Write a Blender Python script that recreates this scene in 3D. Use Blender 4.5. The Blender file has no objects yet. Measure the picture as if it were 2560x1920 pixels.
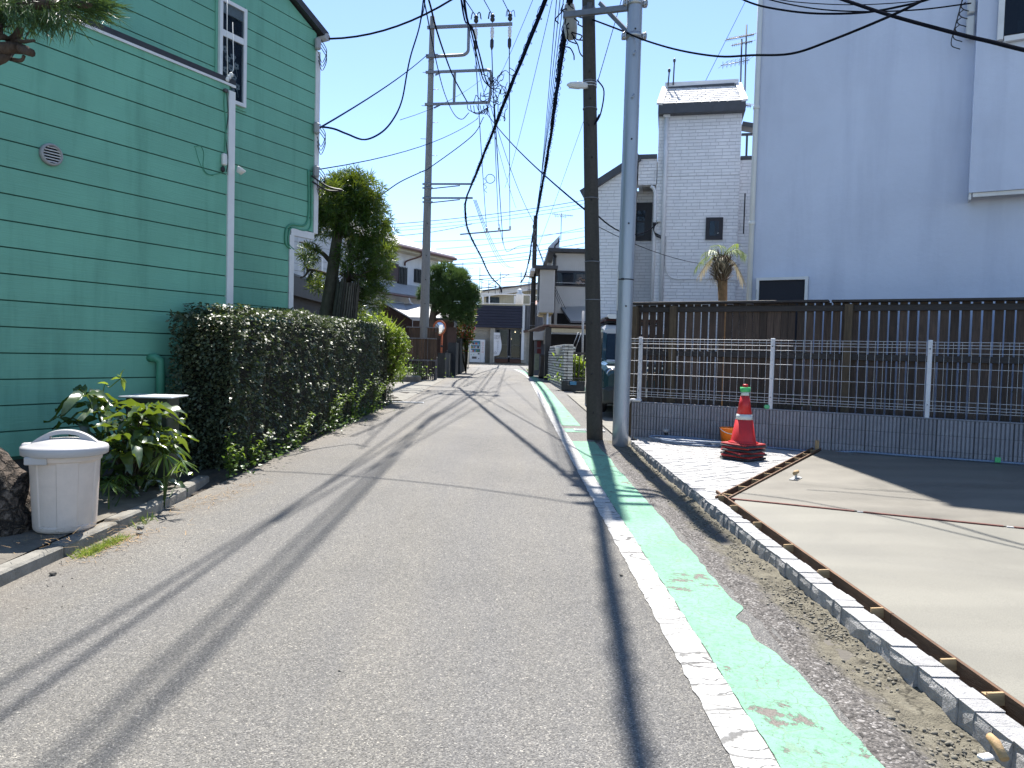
import bpy, bmesh, math, random
import numpy as np
from mathutils import Matrix, Vector

random.seed(7)
rng = np.random.default_rng(11)
C = bpy.context.scene.collection
SC = bpy.context.scene
R_ = math.radians

# ------------------------------------------------------------------ camera
FPX = 1820.0                      # focal length in pixels of the 2560 px wide photograph
CAMZ = 1.35
PITCH = math.atan(0.0385)
ROLL = 0.0262
cam_d = bpy.data.cameras.new('camera')
cam = bpy.data.objects.new('camera', cam_d)
C.objects.link(cam)
cam_d.sensor_fit = 'HORIZONTAL'
cam_d.sensor_width = 36.0
cam_d.lens = 36.0 * FPX / 2560.0
cam_d.clip_start = 0.05
cam_d.clip_end = 3000.0
RM = Matrix.Rotation(math.pi / 2 - PITCH, 3, 'X') @ Matrix.Rotation(ROLL, 3, 'Z')
cam.matrix_world = Matrix.Translation((0, 0, CAMZ)) @ RM.to_4x4()
SC.camera = cam

# ------------------------------------------------------------------ sky + sun
SUN_EL = R_(60.0)
world = bpy.data.worlds.new('World')
SC.world = world
world.use_nodes = True
wn = world.node_tree
wn.nodes.clear()
w_out = wn.nodes.new('ShaderNodeOutputWorld')
w_bg = wn.nodes.new('ShaderNodeBackground')
w_sky = wn.nodes.new('ShaderNodeTexSky')
w_sky.sky_type = 'NISHITA'
w_sky.sun_disc = False
w_sky.sun_elevation = SUN_EL
w_sky.sun_rotation = R_(0.0)       # sun straight ahead of the camera (+Y)
w_sky.air_density = 0.75
w_sky.dust_density = 0.1
w_sky.ozone_density = 2.0
w_bg.inputs['Strength'].default_value = 0.113
# a few low fair-weather clouds all round the horizon
w_tc = wn.nodes.new('ShaderNodeTexCoord')
w_map = wn.nodes.new('ShaderNodeMapping')
w_map.inputs['Scale'].default_value = (2.4, 2.4, 13.0)
w_map.inputs['Location'].default_value = (0.37, 0.2, 0.15)
w_n = wn.nodes.new('ShaderNodeTexNoise')
w_n.inputs['Scale'].default_value = 1.6
w_n.inputs['Detail'].default_value = 7.0
w_n.inputs['Roughness'].default_value = 0.55
w_r = wn.nodes.new('ShaderNodeValToRGB')
w_r.color_ramp.elements[0].position = 0.50
w_r.color_ramp.elements[1].position = 0.64
w_sep = wn.nodes.new('ShaderNodeSeparateXYZ')
w_band = wn.nodes.new('ShaderNodeValToRGB')      # elevation band where the clouds sit
e = w_band.color_ramp.elements
e[0].position = 0.10; e[0].color = (0, 0, 0, 1)
e[1].position = 0.15; e[1].color = (1, 1, 1, 1)
e2 = e.new(0.20); e2.color = (0, 0, 0, 1)
w_mul = wn.nodes.new('ShaderNodeMath'); w_mul.operation = 'MULTIPLY'
w_mix = wn.nodes.new('ShaderNodeMixRGB')
w_mix.inputs['Color2'].default_value = (3.0, 3.1, 3.25, 1)
L = wn.links.new
L(w_tc.outputs['Generated'], w_map.inputs['Vector'])
L(w_map.outputs['Vector'], w_n.inputs['Vector'])
L(w_n.outputs['Fac'], w_r.inputs['Fac'])
L(w_tc.outputs['Generated'], w_sep.inputs['Vector'])
L(w_sep.outputs['Z'], w_band.inputs['Fac'])
L(w_r.outputs['Color'], w_mul.inputs[0])
L(w_band.outputs['Color'], w_mul.inputs[1])
L(w_mul.outputs['Value'], w_mix.inputs['Fac'])
L(w_sky.outputs['Color'], w_mix.inputs['Color1'])
L(w_mix.outputs['Color'], w_bg.inputs['Color'])
L(w_bg.outputs['Background'], w_out.inputs['Surface'])

sun_d = bpy.data.lights.new('sun', 'SUN')
sun_d.energy = 4.6
sun_d.angle = R_(0.6)
sun_d.color = (1.0, 0.955, 0.89)
sun = bpy.data.objects.new('sun', sun_d)
C.objects.link(sun)
sun.location = (0, 40, 80)
SUNV = Vector((0.0, math.cos(SUN_EL), math.sin(SUN_EL)))
sun.rotation_euler = SUNV.to_track_quat('Z', 'Y').to_euler()

SC.view_settings.view_transform = 'Standard'
SC.view_settings.look = 'None'
SC.view_settings.exposure = 1.38
SC.view_settings.gamma = 1.0
SC.view_settings.use_curve_mapping = False
SC.cycles.max_bounces = 7
SC.cycles.transparent_max_bounces = 10

# ------------------------------------------------------------------ survey helpers (turn a sight line into a place)
def gz(y):
    return 0.012 * min(max(y, -40.0), 75.0)

def ray(px, py):
    return RM @ Vector(((px - 1280.0) / FPX, (960.0 - py) / FPX, -1.0))

def W(px, py, D):
    d = ray(px, py)
    t = D / d.y
    return Vector((d.x * t, D, CAMZ + d.z * t))

def G(px, py, h=0.0):
    d = ray(px, py)
    # CAMZ + d.z t = .012 d.y t + h
    t = (CAMZ - h) / (0.012 * d.y - d.z)
    return Vector((d.x * t, d.y * t, CAMZ + d.z * t))

def onpl(px, py, P, dr):
    d = ray(px, py)
    nx, ny = -dr[1], dr[0]
    t = (P[0] * nx + P[1] * ny) / (d.x * nx + d.y * ny)
    return Vector((d.x * t, d.y * t, CAMZ + d.z * t))

# ------------------------------------------------------------------ mesh builder (world coordinates)
ROOT = {}      # object name -> world matrix of its top-level thing

class MB:
    def __init__(s):
        s.v = []; s.f = []; s.sm = []
    def add(s, vs, fs, smooth=False):
        b = len(s.v)
        s.v.extend([tuple(v) for v in vs])
        for f in fs:
            s.f.append(tuple(b + i for i in f)); s.sm.append(smooth)
        return s
    def box(s, c, size, rz=0.0, M=None):
        x, y, z = size[0] / 2, size[1] / 2, size[2] / 2
        vs = [Vector((i * x, j * y, k * z)) for k in (-1, 1) for j in (-1, 1) for i in (-1, 1)]
        if M is None:
            M = Matrix.Rotation(rz, 3, 'Z')
        c = Vector(c)
        vs = [M @ v + c for v in vs]
        return s.add(vs, [(0, 2, 3, 1), (4, 5, 7, 6), (0, 1, 5, 4), (2, 6, 7, 3), (0, 4, 6, 2), (1, 3, 7, 5)])
    def bbox(s, c, size, rz=0.0, b=0.01, M=None):
        """box with chamfered edges (octagonal section in every axis, cheap)"""
        x, y, z = size[0] / 2, size[1] / 2, size[2] / 2
        b = min(b, x * .9, y * .9, z * .9)
        if M is None:
            M = Matrix.Rotation(rz, 3, 'Z')
        c = Vector(c)
        ring = [(x - b, y), (x, y - b), (x, -y + b), (x - b, -y), (-x + b, -y), (-x, -y + b), (-x, y - b), (-x + b, y)]
        ri = [(x - b, y - b), (x - b, y - b), (x - b, -y + b), (x - b, -y + b), (-x + b, -y + b), (-x + b, -y + b), (-x + b, y - b), (-x + b, y - b)]
        vs = []
        for (rr, zz) in ((ri, -z), (ring, -z + b), (ring, z - b), (ri, z)):
            vs += [M @ Vector((p[0], p[1], zz)) + c for p in rr]
        fs = []
        for k in range(3):
            for i in range(8):
                j = (i + 1) % 8
                fs.append((k * 8 + j, k * 8 + i, (k + 1) * 8 + i, (k + 1) * 8 + j))
        fs.append((0, 2, 4, 6)); fs.append((30, 28, 26, 24))
        return s.add(vs, fs)
    def bar(s, a, b, w, h, up=(0, 0, 1)):
        a = Vector(a); b = Vector(b); d = b - a
        l = d.length
        if l < 1e-6: return s
        x = d / l
        up = Vector(up)
        y = up.cross(x)
        if y.length < 1e-4: y = Vector((0, 1, 0)).cross(x)
        y.normalize(); z = x.cross(y)
        M = Matrix((x, y, z)).transposed()
        return s.box((a + b) / 2, (l, w, h), M=M)
    def tube(s, pts, r, n=8, cap=True, smooth=True):
        pts = [Vector(p) for p in pts]
        m = len(pts)
        rs = r if isinstance(r, (list, tuple)) else [r] * m
        t0 = (pts[1] - pts[0]).normalized()
        ref = Vector((0, 0, 1)) if abs(t0.z) < .9 else Vector((1, 0, 0))
        nrm = t0.cross(ref).normalized()
        vs = []
        for i in range(m):
            if i == 0: t = pts[1] - pts[0]
            elif i == m - 1: t = pts[-1] - pts[-2]
            else: t = (pts[i + 1] - pts[i]).normalized() + (pts[i] - pts[i - 1]).normalized()
            if t.length < 1e-9: t = t0
            t = t.normalized()
            nrm = (nrm - t * nrm.dot(t))
            if nrm.length < 1e-6: nrm = t.cross(Vector((.3, .5, .8)))
            nrm.normalize()
            bn = t.cross(nrm)
            for k in range(n):
                a = 2 * math.pi * k / n
                vs.append(pts[i] + (nrm * math.cos(a) + bn * math.sin(a)) * rs[i])
        fs = []
        for i in range(m - 1):
            for k in range(n):
                k2 = (k + 1) % n
                fs.append((i * n + k, i * n + k2, (i + 1) * n + k2, (i + 1) * n + k))
        s.add(vs, fs, smooth)
        if cap:
            b = len(s.v) - m * n
            s.f.append(tuple(b + k for k in reversed(range(n)))); s.sm.append(False)
            s.f.append(tuple(b + (m - 1) * n + k for k in range(n))); s.sm.append(False)
        return s
    def lathe(s, prof, c=(0, 0, 0), n=24, M=None, smooth=True, mod=None):
        c = Vector(c); vs = []
        for (r, z) in prof:
            for k in range(n):
                a = 2 * math.pi * k / n
                rr = r * (mod(a, z) if mod else 1)
                v = Vector((rr * math.cos(a), rr * math.sin(a), z))
                if M is not None: v = M @ v
                vs.append(v + c)
        fs = []
        for i in range(len(prof) - 1):
            for k in range(n):
                k2 = (k + 1) % n
                fs.append((i * n + k, i * n + k2, (i + 1) * n + k2, (i + 1) * n + k))
        s.add(vs, fs, smooth)
        b = len(s.v) - len(prof) * n
        if prof[0][0] > 1e-5:
            s.f.append(tuple(b + k for k in reversed(range(n)))); s.sm.append(False)
        if prof[-1][0] > 1e-5:
            s.f.append(tuple(b + (len(prof) - 1) * n + k for k in range(n))); s.sm.append(False)
        return s
    def prism(s, poly, ext):
        """poly: list of 3D points (planar), ext: extrusion vector"""
        n = len(poly); ext = Vector(ext)
        vs = [Vector(p) for p in poly] + [Vector(p) + ext for p in poly]
        fs = [tuple(reversed(range(n))), tuple(range(n, 2 * n))]
        for i in range(n):
            j = (i + 1) % n
            fs.append((i, j, n + j, n + i))
        return s.add(vs, fs)
    def grid(s, fn, nu, nv, smooth=True):
        vs = [fn(i / nu, j / nv) for j in range(nv + 1) for i in range(nu + 1)]
        fs = []
        for j in range(nv):
            for i in range(nu):
                a = j * (nu + 1) + i
                fs.append((a, a + 1, a + nu + 2, a + nu + 1))
        return s.add(vs, fs, smooth)
    def mesh(s, name, Minv=None):
        me = bpy.data.meshes.new(name)
        vs = s.v
        if Minv is not None:
            vs = [tuple(Minv @ Vector(v)) for v in vs]
        me.from_pydata(vs, [], s.f)
        if any(s.sm):
            me.polygons.foreach_set('use_smooth', s.sm)
        me.update()
        bm = bmesh.new(); bm.from_mesh(me)
        bmesh.ops.recalc_face_normals(bm, faces=bm.faces)
        bm.to_mesh(me); bm.free()
        return me
    def build(s, name, mat, parent=None, loc=None):
        """link as ONE object; under a parent the vertices go to the parent's space.
        top level: origin moves to `loc` (or bottom centre)"""
        if parent is not None:
            Mi = ROOT[parent.name].inverted()
            me = s.mesh(name, Mi)
            o = bpy.data.objects.new(name, me); C.objects.link(o)
            o.parent = parent
            ROOT[o.name] = ROOT[parent.name]
        else:
            if loc is None:
                a = np.array(s.v)
                loc = ((a[:, 0].min() + a[:, 0].max()) / 2, (a[:, 1].min() + a[:, 1].max()) / 2, a[:, 2].min())
            T = Matrix.Translation(loc)
            me = s.mesh(name, T.inverted())
            o = bpy.data.objects.new(name, me); C.objects.link(o)
            o.location = loc
            ROOT[o.name] = T
        setmat(o, mat)
        return o

def setmat(o, mat):
    if mat is not None and not o.data.materials:
        o.data.materials.append(mat)

def thing(name, label, cat, loc, rz=0.0, group=None):
    o = bpy.data.objects.new(name, None)
    o.empty_display_size = .2
    C.objects.link(o)
    o.location = loc; o.rotation_euler = (0, 0, rz)
    ROOT[o.name] = Matrix.Translation(loc) @ Matrix.Rotation(rz, 4, 'Z')
    return tag(o, label, cat, group)

def tag(o, label, cat, group=None, kind=None):
    if label: o['label'] = label
    if cat: o['category'] = cat
    if group: o['group'] = group
    if kind: o['kind'] = kind
    return o

def struct(o):
    o['kind'] = 'structure'
    return o

def inst(name, me, parent, M, mat=None):
    """object sharing mesh `me`, placed with world matrix M below parent"""
    o = bpy.data.objects.new(name, me); C.objects.link(o)
    if parent is not None:
        o.parent = parent
        o.matrix_basis = ROOT[parent.name].inverted() @ M
    else:
        o.matrix_basis = M
    ROOT[o.name] = M if parent is None else ROOT[parent.name]
    if mat is not None: setmat(o, mat)
    return o

def copy_tree(o, parent=None):
    c = o.copy(); C.objects.link(c)
    if parent is not None: c.parent = parent
    for ch in list(o.children):
        copy_tree(ch, c)
    return c

def scatter(name, tv, tf, Ms, P, mat, parent=None, smooth=False, loc=None, kind='stuff'):
    """one mesh of N copies of a small template: Ms (N,3,3), P (N,3) in world space"""
    tv = np.asarray(tv, float); N = len(P)
    V = np.einsum('nij,kj->nki', Ms, tv) + P[:, None, :]
    V = V.reshape(-1, 3)
    if parent is not None:
        Mi = np.array(ROOT[parent.name].inverted())
        V = V @ Mi[:3, :3].T + Mi[:3, 3]
    elif loc is not None:
        V = V - np.array(loc)
    k = len(tv)
    ls = np.array([len(f) for f in tf])
    flat = np.concatenate([np.array(f) for f in tf])
    loops = (flat[None, :] + (np.arange(N) * k)[:, None]).ravel()
    tot = np.tile(ls, N)
    start = np.concatenate([[0], np.cumsum(tot)[:-1]])
    me = bpy.data.meshes.new(name)
    me.vertices.add(len(V)); me.vertices.foreach_set('co', V.astype(np.float32).ravel())
    me.loops.add(len(loops)); me.loops.foreach_set('vertex_index', loops.astype(np.int32))
    me.polygons.add(len(tot))
    me.polygons.foreach_set('loop_start', start.astype(np.int32))
    me.polygons.foreach_set('loop_total', tot.astype(np.int32))
    if smooth:
        me.polygons.foreach_set('use_smooth', [True] * len(tot))
    me.update(calc_edges=True)
    me.validate()
    o = bpy.data.objects.new(name, me); C.objects.link(o)
    if parent is not None:
        o.parent = parent; ROOT[o.name] = ROOT[parent.name]
    elif loc is not None:
        o.location = loc; ROOT[o.name] = Matrix.Translation(loc)
    setmat(o, mat)
    if kind: o['kind'] = kind
    return o

def frames(D, roll=None, up=None):
    """rotation matrices whose x axis = D (N,3), z axis as near `up` as possible then rolled"""
    D = D / np.maximum(np.linalg.norm(D, axis=1, keepdims=True), 1e-9)
    if up is None: up = np.tile([0, 0, 1.0], (len(D), 1))
    Y = np.cross(up, D)
    bad = np.linalg.norm(Y, axis=1) < 1e-3
    Y[bad] = np.cross([0, 1.0, 0.2], D[bad])
    Y /= np.maximum(np.linalg.norm(Y, axis=1, keepdims=True), 1e-9)
    Z = np.cross(D, Y)
    if roll is not None:
        c = np.cos(roll)[:, None]; s = np.sin(roll)[:, None]
        Y, Z = Y * c + Z * s, Z * c - Y * s
    return np.stack([D, Y, Z], axis=2)

def clip_poly(poly, a, b, c):
    """keep part of 2D polygon where a x + b y <= c"""
    out = []
    n = len(poly)
    for i in range(n):
        p, q = poly[i], poly[(i + 1) % n]
        dp = a * p[0] + b * p[1] - c; dq = a * q[0] + b * q[1] - c
        if dp <= 0: out.append(p)
        if (dp < 0 < dq) or (dq < 0 < dp):
            t = dp / (dp - dq)
            out.append((p[0] + (q[0] - p[0]) * t, p[1] + (q[1] - p[1]) * t))
    return out

def clip_convex(poly, conv):
    """clip 2D poly by a convex counter-clockwise polygon"""
    for i in range(len(conv)):
        p, q = conv[i], conv[(i + 1) % len(conv)]
        nx, ny = (q[1] - p[1]), -(q[0] - p[0])
        poly = clip_poly(poly, nx, ny, nx * p[0] + ny * p[1])
        if len(poly) < 3: return []
    return poly

# ------------------------------------------------------------------ materials
def new_mat(name):
    m = bpy.data.materials.new(name); m.use_nodes = True
    nt = m.node_tree
    return m, nt, nt.nodes['Principled BSDF'], nt.links.new

def N(nt, t, **kw):
    n = nt.nodes.new(t)
    for k, v in kw.items():
        if k.startswith('i_'):
            n.inputs[k[2:].replace('_', ' ')].default_value = v
        else:
            setattr(n, k, v)
    return n

def ramp(nt, stops):
    r = nt.nodes.new('ShaderNodeValToRGB')
    els = r.color_ramp.elements
    while len(els) < len(stops): els.new(.5)
    for e, (p, c) in zip(els, stops):
        e.position = p
        e.color = c if len(c) == 4 else (*c, 1)
    return r

def noise(nt, link, vec, scale, detail=4, rough=.55, dist=0.0, st=None):
    n = nt.nodes.new('ShaderNodeTexNoise')
    n.inputs['Scale'].default_value = scale
    n.inputs['Detail'].default_value = detail
    n.inputs['Roughness'].default_value = rough
    n.inputs['Distortion'].default_value = dist
    if st is not None:
        mp = nt.nodes.new('ShaderNodeMapping')
        mp.inputs['Scale'].default_value = st
        link(vec, mp.inputs['Vector']); link(mp.outputs['Vector'], n.inputs['Vector'])
    else:
        link(vec, n.inputs['Vector'])
    return n

def pmat(name, col, rough=.7, var=.12, scale=6.0, bump=0.0, bscale=60.0, metal=0.0, spec=.4, st=None,
         dirt=0.0, dscale=1.5, dcol=None, island=0.0, coat=0.0):
    """principled colour with large-and-small noise variation, optional wear and relief"""
    m, nt, b, link = new_mat(name)
    tc = nt.nodes.new('ShaderNodeTexCoord')
    vec = tc.outputs['Object']
    n1 = noise(nt, link, vec, scale, 6, .6, st=st)
    lo = tuple(c * (1 - var) for c in col); hi = tuple(min(1, c * (1 + var)) for c in col)
    r = ramp(nt, [(.3, lo), (.7, hi)])
    link(n1.outputs['Fac'], r.inputs['Fac'])
    out = r.outputs['Color']
    if island > 0:
        ge = nt.nodes.new('ShaderNodeNewGeometry')
        oi = nt.nodes.new('ShaderNodeObjectInfo')
        ad = N(nt, 'ShaderNodeMath', operation='ADD')
        link(ge.outputs['Random Per Island'], ad.inputs[0]); link(oi.outputs['Random'], ad.inputs[1])
        fr = N(nt, 'ShaderNodeMath', operation='FRACT'); link(ad.outputs[0], fr.inputs[0])
        mr = N(nt, 'ShaderNodeMapRange')
        mr.inputs['To Min'].default_value = 1 - island; mr.inputs['To Max'].default_value = 1 + island
        link(fr.outputs[0], mr.inputs['Value'])
        mx = N(nt, 'ShaderNodeMixRGB', blend_type='MULTIPLY'); mx.inputs['Fac'].default_value = 1
        cb = nt.nodes.new('ShaderNodeCombineColor')
        for k in ('Red', 'Green', 'Blue'): link(mr.outputs[0], cb.inputs[k])
        link(out, mx.inputs['Color1']); link(cb.outputs[0], mx.inputs['Color2'])
        out = mx.outputs['Color']
    if dirt > 0:
        n2 = noise(nt, link, vec, dscale, 8, .68, .4)
        r2 = ramp(nt, [(.45, (0, 0, 0)), (.72, (dirt, dirt, dirt))])
        link(n2.outputs['Fac'], r2.inputs['Fac'])
        mx = N(nt, 'ShaderNodeMixRGB')
        link(r2.outputs['Color'], mx.inputs['Fac']); link(out, mx.inputs['Color1'])
        mx.inputs['Color2'].default_value = (*(dcol or tuple(c * .45 for c in col)), 1)
        out = mx.outputs['Color']
    link(out, b.inputs['Base Color'])
    b.inputs['Roughness'].default_value = rough
    b.inputs['Metallic'].default_value = metal
    b.inputs['Specular IOR Level'].default_value = spec
    if coat: b.inputs['Coat Weight'].default_value = coat
    if bump > 0:
        n3 = noise(nt, link, vec, bscale, 5, .6, st=st)
        bp = nt.nodes.new('ShaderNodeBump')
        bp.inputs['Strength'].default_value = min(1, bump)
        bp.inputs['Distance'].default_value = .01 * max(1, bump)
        link(n3.outputs['Fac'], bp.inputs['Height']); link(bp.outputs['Normal'], b.inputs['Normal'])
    return m

def leafmat(name, col, col2, rough=.38, trans=.35, spec=.5, tcol=None):
    """leaf: colour varies leaf by leaf, some light passes through"""
    m, nt, b, link = new_mat(name)
    ge = nt.nodes.new('ShaderNodeNewGeometry')
    r = ramp(nt, [(0, col), (.75, col2), (1, tuple(c * 1.25 for c in col2))])
    link(ge.outputs['Random Per Island'], r.inputs['Fac'])
    link(r.outputs['Color'], b.inputs['Base Color'])
    b.inputs['Roughness'].default_value = rough
    b.inputs['Specular IOR Level'].default_value = spec
    t = nt.nodes.new('ShaderNodeBsdfTranslucent')
    hs = N(nt, 'ShaderNodeMixRGB', blend_type='MIX'); hs.inputs['Fac'].default_value = .6
    link(r.outputs['Color'], hs.inputs['Color1'])
    hs.inputs['Color2'].default_value = (*(tcol or (.22, .34, .03)), 1)
    link(hs.outputs['Color'], t.inputs['Color'])
    mx = nt.nodes.new('ShaderNodeMixShader'); mx.inputs['Fac'].default_value = trans
    link(b.outputs['BSDF'], mx.inputs[1]); link(t.outputs['BSDF'], mx.inputs[2])
    link(mx.outputs['Shader'], nt.nodes['Material Output'].inputs['Surface'])
    return m

def glassmat(name, tint=(.03, .05, .08), fac=.25, rough=.02):
    """window glass: dark room behind, sky mirrored in it"""
    m, nt, b, link = new_mat(name)
    b.inputs['Base Color'].default_value = (*tint, 1)
    b.inputs['Roughness'].default_value = rough
    b.inputs['Specular IOR Level'].default_value = .3
    tr = nt.nodes.new('ShaderNodeBsdfTransparent')
    tr.inputs['Color'].default_value = (.75, .8, .82, 1)
    mx = nt.nodes.new('ShaderNodeMixShader'); mx.inputs['Fac'].default_value = fac
    link(b.outputs['BSDF'], mx.inputs[1]); link(tr.outputs['BSDF'], mx.inputs[2])
    link(mx.outputs['Shader'], nt.nodes['Material Output'].inputs['Surface'])
    return m
# ================================================================== materials
def asphalt_mat(name, base=.118, warm=1.0, crack=.0):
    m, nt, b, link = new_mat(name)
    tc = nt.nodes.new('ShaderNodeTexCoord'); v = tc.outputs['Object']
    big = noise(nt, link, v, .55, 6, .6, .3)
    rb = ramp(nt, [(.3, (base * .86, base * .85, base * .835)), (.72, (base * 1.12, base * 1.10, base * 1.07))])
    link(big.outputs['Fac'], rb.inputs['Fac'])
    # aggregate: pale and dark stones in the binder
    vo = N(nt, 'ShaderNodeTexVoronoi'); vo.inputs['Scale'].default_value = 210
    link(v, vo.inputs['Vector'])
    sp = nt.nodes.new('ShaderNodeSeparateColor'); link(vo.outputs['Color'], sp.inputs[0])
    rs = ramp(nt, [(0, (.5, .49, .48)), (.3, (.8, .79, .78)), (.62, (1.0, .99, .97)), (.88, (1.22, 1.19, 1.13)), (.975, (1.9, 1.85, 1.75))])
    link(sp.outputs[0], rs.inputs['Fac'])
    mx = N(nt, 'ShaderNodeMixRGB', blend_type='MULTIPLY'); mx.inputs['Fac'].default_value = 1
    link(rb.outputs['Color'], mx.inputs['Color1']); link(rs.outputs['Color'], mx.inputs['Color2'])
    vo2 = N(nt, 'ShaderNodeTexVoronoi'); vo2.inputs['Scale'].default_value = 110
    link(v, vo2.inputs['Vector'])
    sp2 = nt.nodes.new('ShaderNodeSeparateColor'); link(vo2.outputs['Color'], sp2.inputs[0])
    rs2 = ramp(nt, [(.0, (.8, .8, .8)), (.5, (1, 1, 1)), (.94, (1.04, 1.03, 1.0)), (.98, (1.45, 1.42, 1.36))])
    link(sp2.outputs[1], rs2.inputs['Fac'])
    mx2 = N(nt, 'ShaderNodeMixRGB', blend_type='MULTIPLY'); mx2.inputs['Fac'].default_value = 1
    link(mx.outputs['Color'], mx2.inputs['Color1']); link(rs2.outputs['Color'], mx2.inputs['Color2'])
    out = mx2.outputs['Color']
    # dusty streaks along the road, oil marks
    st = noise(nt, link, v, 1.0, 5, .6, .2, st=(1.6, .16, 1))
    r3 = ramp(nt, [(.42, (1, 1, 1)), (.75, (1.16, 1.13, 1.05))]); link(st.outputs['Fac'], r3.inputs['Fac'])
    mx3 = N(nt, 'ShaderNodeMixRGB', blend_type='MULTIPLY'); mx3.inputs['Fac'].default_value = 1
    link(out, mx3.inputs['Color1']); link(r3.outputs['Color'], mx3.inputs['Color2'])
    out = mx3.outputs['Color']
    sxx = nt.nodes.new('ShaderNodeSeparateXYZ'); link(v, sxx.inputs[0])
    dn_ = noise(nt, link, v, 2.4, 6, .65, .4)
    dm = N(nt, 'ShaderNodeMath', operation='MULTIPLY_ADD'); link(dn_.outputs['Fac'], dm.inputs[0]); dm.inputs[1].default_value = .9; link(sxx.outputs['X'], dm.inputs[2])
    dr_ = N(nt, 'ShaderNodeMapRange'); dr_.inputs['From Min'].default_value = -1.72; dr_.inputs['From Max'].default_value = -2.35; dr_.inputs['To Max'].default_value = .38
    link(dm.outputs[0], dr_.inputs['Value'])
    dx_ = N(nt, 'ShaderNodeMixRGB'); link(dr_.outputs[0], dx_.inputs['Fac']); link(out, dx_.inputs['Color1']); dx_.inputs['Color2'].default_value = (.20, .165, .12, 1)
    out = dx_.outputs['Color']
    oil = noise(nt, link, v, 1.7, 3, .5, .8)
    r5 = ramp(nt, [(.66, (1, 1, 1)), (.74, (.78, .77, .76))]); link(oil.outputs['Fac'], r5.inputs['Fac'])
    mx5 = N(nt, 'ShaderNodeMixRGB', blend_type='MULTIPLY'); mx5.inputs['Fac'].default_value = .6
    link(out, mx5.inputs['Color1']); link(r5.outputs['Color'], mx5.inputs['Color2'])
    out = mx5.outputs['Color']
    if crack:
        vd = noise(nt, link, v, 3.0, 4, .6)
        ad = N(nt, 'ShaderNodeVectorMath', operation='SCALE'); link(vd.outputs['Color'], ad.inputs[0]); ad.inputs['Scale'].default_value = .35
        ad2 = N(nt, 'ShaderNodeVectorMath', operation='ADD'); link(v, ad2.inputs[0]); link(ad.outputs[0], ad2.inputs[1])
        vc = N(nt, 'ShaderNodeTexVoronoi', feature='DISTANCE_TO_EDGE'); vc.inputs['Scale'].default_value = 3.2
        link(ad2.outputs[0], vc.inputs['Vector'])
        r4 = ramp(nt, [(.0, (.25, .25, .25)), (.022, (1, 1, 1))]); link(vc.outputs['Distance'], r4.inputs['Fac'])
        mx4 = N(nt, 'ShaderNodeMixRGB', blend_type='MULTIPLY'); mx4.inputs['Fac'].default_value = crack
        link(out, mx4.inputs['Color1']); link(r4.outputs['Color'], mx4.inputs['Color2'])
        out = mx4.outputs['Color']
    link(out, b.inputs['Base Color'])
    b.inputs['Roughness'].default_value = .82
    b.inputs['Specular IOR Level'].default_value = .35
    bp = nt.nodes.new('ShaderNodeBump'); bp.inputs['Strength'].default_value = .75; bp.inputs['Distance'].default_value = .006
    ma = N(nt, 'ShaderNodeMath', operation='ADD')
    link(vo.outputs['Distance'], ma.inputs[0]); link(vo2.outputs['Distance'], ma.inputs[1])
    mi = N(nt, 'ShaderNodeMath', operation='MULTIPLY'); mi.inputs[1].default_value = -1
    link(ma.outputs[0], mi.inputs[0])
    link(mi.outputs[0], bp.inputs['Height']); link(bp.outputs['Normal'], b.inputs['Normal'])
    return m

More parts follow.
